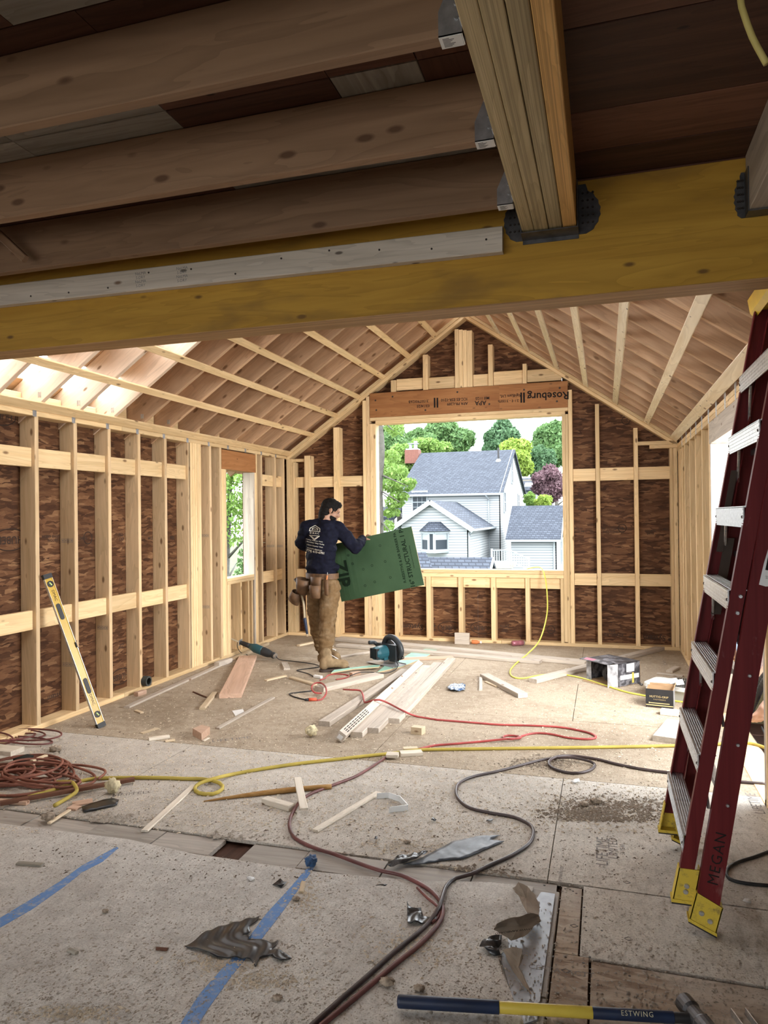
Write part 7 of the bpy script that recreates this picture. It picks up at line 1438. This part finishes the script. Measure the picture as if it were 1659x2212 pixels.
def body2(bm, k):
    chain(bm, [(pel, .14+k), (ch, .145+k), (Vector((1.55, 5.58, .84)), .10+k)])
    for s, e, w in ((sh2, el2, wr2), (shb, elb, wrb)): chain(bm, [(s, .06+k), (e, .043+k), (w, .027+k)])
bm = bmesh.new(); body2(bm, 0)
for h, kn, an, t in legs2: chain(bm, [(h, .085), (kn, .055), (an, .038), (t, .03)])
chain(bm, [(Vector((1.55, 5.58, .86)), .06), (hd-Vector((0, 0, .08)), .055)]); ell(bm, Matrix.Translation(hd), (.095, .078, .11)); chain(bm, [(hd+Vector((-.09, 0, .01)), .011), (hd+Vector((-.112, 0, -.03)), .013)]); ell(bm, Matrix.Translation(hd+Vector((-.03, 0, -.08))), (.06, .055, .045))
for s in (-1, 1): ell(bm, Matrix.Translation(hd+Vector((.01, s*.08, -.01))), (.017, .009, .03))
hand(bm, wr2, hnd-wr2, Vector((.1, -.5, -1)), 1, .55, 1); hand(bm, wrb, Vector((-.5, -.3, -.5)), Vector((0, -.3, -1)), 1, .6, -1)
obj('body', fuse(bm, .0065, 3), plain('light_skin', (.50, .29, .20), .5, .35, var=.06), p2)
bm = bmesh.new(); ell(bm, Matrix.Translation(hd+Vector((.02, 0, .035))), (.095, .084, .095)); obj('hair', fuse(bm, .008, 2), HAIRM, p2)
bm = bmesh.new(); body2(bm, .0); 
bm.free(); bm = bmesh.new(); chain(bm, [(pel, .158), (ch, .162), (Vector((1.55, 5.58, .84)), .115)])
for s, e in ((sh2, el2), (shb, elb)): chain(bm, [(s, .080), (s.lerp(e, .75), .066)])
obj('shirt', fuse(bm, .011, 3, folds), DGREY, p2)
bm = bmesh.new()
for h, kn, an, t in legs2: chain(bm, [(h, .115), (kn, .080), (an+Vector((0, 0, .04)), .062)])
chain(bm, [(pel, .155), (pel-Vector((0, 0, .03)), .15)]); obj('trousers', fuse(bm, .011, 3, folds), JEAN, p2)
for h, kn, an, t in legs2:
    bm = bmesh.new(); chain(bm, [(an+Vector((.02, 0, -.02)), .05), (t+Vector((0, 0, .02)), .045)]); chain(bm, [(an+Vector((0, 0, .05)), .05), (an, .05)])
    for v in bm.verts: v.co.z = max(-.028, v.co.z)
    obj('boot', fuse(bm, .009, 2), BOOTM, p2)
# vacuum hose, board and cables at the doorway
for i, (dx, lb) in enumerate(((0, 'thick black corrugated hose sweeping down behind the ladder'), (9, 'second thick black hose behind the ladder, beside the first'))):
    P = [on(1690+dx, 1424, 'x', 1.06), on(1660+dx, 1450, 'x', 1.0), on(1640+dx, 1476, 'x', .97), on(1625+dx, 1508, 'x', .94), on(1610+dx, 1545, 'x', .92), on(1596+dx, 1600, 'x', .90)]
    tag(obj('vacuum_hose', tube_mesh(spline(P, .01), lambda t: .021+.0015*math.sin(t*190), 10), BLACKR), lb, 'hose', 'black hoses at the doorway')
tag(stick('olive_board', wood('olive_board', (.17, .145, .075), (.11, .09, .045)), (.93, 5.93, .16), (1.72, 5.93, .16), .38, .02, (0, -1, .05)), 'dull olive board standing on edge behind the crouching person', 'board')
hose('thin black cable dropping behind the reaching hand', [on(1645, 1570, 'x', 1.0), on(1653, 1590, 'x', 1.0), on(1655, 1612, 'x', .98), on(1640, 1608, 'x', .96), on(1628, 1595, 'x', .96)], .005, BLACKR, 'extension_cable', cat='cord')
# ================================================================== PRINT ON THE FRAMING
INKF = plain('faded_print', (.05, .035, .028), .9, .05)
def wall_text(s, size, px, py, parent, wall='back', mat=None, off=.0, flip=False, sp=1.0):
    if wall == 'back':
        p = on(px, py, 'y', YS_-.0008-off); M = facing(p, (1, 0, 0), (0, 0, 1))
    else:
        p = on(px, py, 'x', XS+.0008+off); M = facing(p, (0, 1, 0), (0, 0, 1))
    if flip: M = M @ Matrix.Rotation(PI, 4, 'Z')
    return text('stamp', s, size, mat or INKF, parent, M, space=sp, bold=.015)
def ring(px, py, parent, wall, rx, rz, mat=None):
    p = on(px, py, 'y', YS_-.001) if wall == 'back' else on(px, py, 'x', XS+.001); bm = bmesh.new()
    ax = Vector((1, 0, 0)) if wall == 'back' else Vector((0, 1, 0)); P = [p+ax*(rx*math.cos(t))+Vector((0, 0, rz*math.sin(t))) for t in [i*2*PI/28 for i in range(29)]]
    for a, b in zip(P, P[1:]): add_cyl(bm, a, b, .004, n=4, caps=False)
    obj('stamp_ring', bm_mesh(bm), mat or INKF, parent)
def huber(px, py, parent, wall, s=1.0, flip=True): wall_text('HUBER', .075*s, px, py, parent, wall, flip=flip); ring(px, py, parent, wall, .15*s, .075*s)
huber(972, 1356, wb, 'back'); huber(1043, 1356, wb, 'back')
wall_text('ZIP System', .095, 905, 1354, wb, flip=True); wall_text('HUBER', .05, 849, 1352, wb, flip=True); wall_text('ZIP System', .085, 1428, 1378, wb, flip=True); wall_text('ZIP\n24/16', .05, 1090, 1357, wb, flip=True); wall_text('ZIP', .06, 1366, 1374, wb, flip=True); wall_text('EXPOSURE 1\n7/16', .045, 1322, 1366, wb, flip=True)
for x, y in ((1190, 1360), (1344, 1141), (1352, 908)): ring(x, y, wb, 'back', .045, .045); wall_text('UL', .045, x, y, wb)
for x, y, t in ((1325, 1146, 'ZIP SYSTEM WALL\nSHEATHING 7/16'), (1250, 1145, 'PS2-10\nEXPOSURE 1'), (1405, 1150, '000-APA\n24/16'), (1444, 1143, 'MILL 519'), (1250, 905, 'SHEATHING'), (720, 937, 'ZIP WALL'), (1325, 905, 'ICC')): wall_text(t, .032, x, y, wb)
huber(22, 1166, wl, 'left', 1.05); huber(260, 1461, wl, 'left', .9); huber(2, 898, wl, 'left', .9)
for x, y, t, s in ((262, 1395, 'ZIP', .05), (120, 1163, 'HUBER ENGINEERED\nWOODS LLC', .030), (180, 1163, '24/16', .04), (225, 1163, 'UL  U', .06), (265, 1160, 'PS2-10\nEXP 1', .04), (330, 1163, 'MILL 519', .04), (372, 1162, '000', .05), (130, 1500, 'ZIP System', .06), (375, 1420, 'UL', .05)): wall_text(t, s, x, y, wl, 'left', flip=(y > 1300))
ring(190, 1162, wl, 'left', .05, .05)
def stud_stamp(px, py, parent, yface, x0=XL-.125, n=4):
    z = on(px, py, 'y', yface).z; bm = bmesh.new()
    for i in range(n):
        x = x0+.028*i
        for a, b, c, d in ((0, .024, 0, .002), (0, .024, .028, .030), (0, .002, 0, .030), (.022, .024, 0, .030), (.009, .015, .008, .022)): add_box(bm, x+a, x+b, yface-.0007, yface-.0001, z+c, z+d)
    obj('grade_stamp', bm_mesh(bm), PRINTW, parent)['kind'] = 'stuff'
for k, (px, py) in ((1, (150, 1172)), (5, (398, 1162)), (5, (398, 1325)), (1, (152, 1440)), (5, (398, 1370)), (2, (225, 1360))): stud_stamp(px, py, wl, 4.337+k*.4064-ST)
stud_stamp(447, 1160, wl, 6.775-ST); stud_stamp(447, 1314, wl, 6.775-ST); stud_stamp(585, 1182, wl, 8.35-ST); stud_stamp(605, 1182, wl, 8.60-ST)
# header lettering, printed upside down
HP = INK
def htext(s, size, px, py, bold=0): p = on(px, py, 'y', YB-.0036); text('header_print', s, size, HP, w1, facing(p, (-1, 0, .018), (0, 0, -1)), space=1.0, bold=.02)
htext('Roseburg', .125, 1184, 855); htext('RigidLam LVL', .046, 1103, 855); htext('2.1 E - 3100Fb', .042, 1098, 866); htext('Mill 1125', .046, 1042, 860); htext('APA', .074, 1038, 870); htext('ICC-ES ESR-1210', .046, 981, 863); htext('APA PR-L289', .046, 988, 872); htext('3150790026B', .046, 904, 867); htext('03/14/25', .046, 914, 877)
bm = bmesh.new()
for px in (1126, 1132, 939, 945):
    p = on(px, 859 if px > 1000 else 870, 'y', YB); add_box(bm, p.x-.010, p.x+.010, YB-.0042, YB-.0034, p.z-.06, p.z+.06)
obj('header_print', bm_mesh(bm), HP, w1)
bm = bmesh.new()
for px, py in ((848, 857), (811, 865), (813, 886), (919, 886), (988, 847), (1132, 842), (1209, 838), (1203, 867), (1057, 873)):
    p = on(px, py, 'y', YB); add_cyl(bm, (p.x, YB-.003, p.z), (p.x, YB-.006, p.z), .012, .009, 8)
obj('bolt_head', bm_mesh(bm), NAIL, w1)['kind'] = 'stuff'
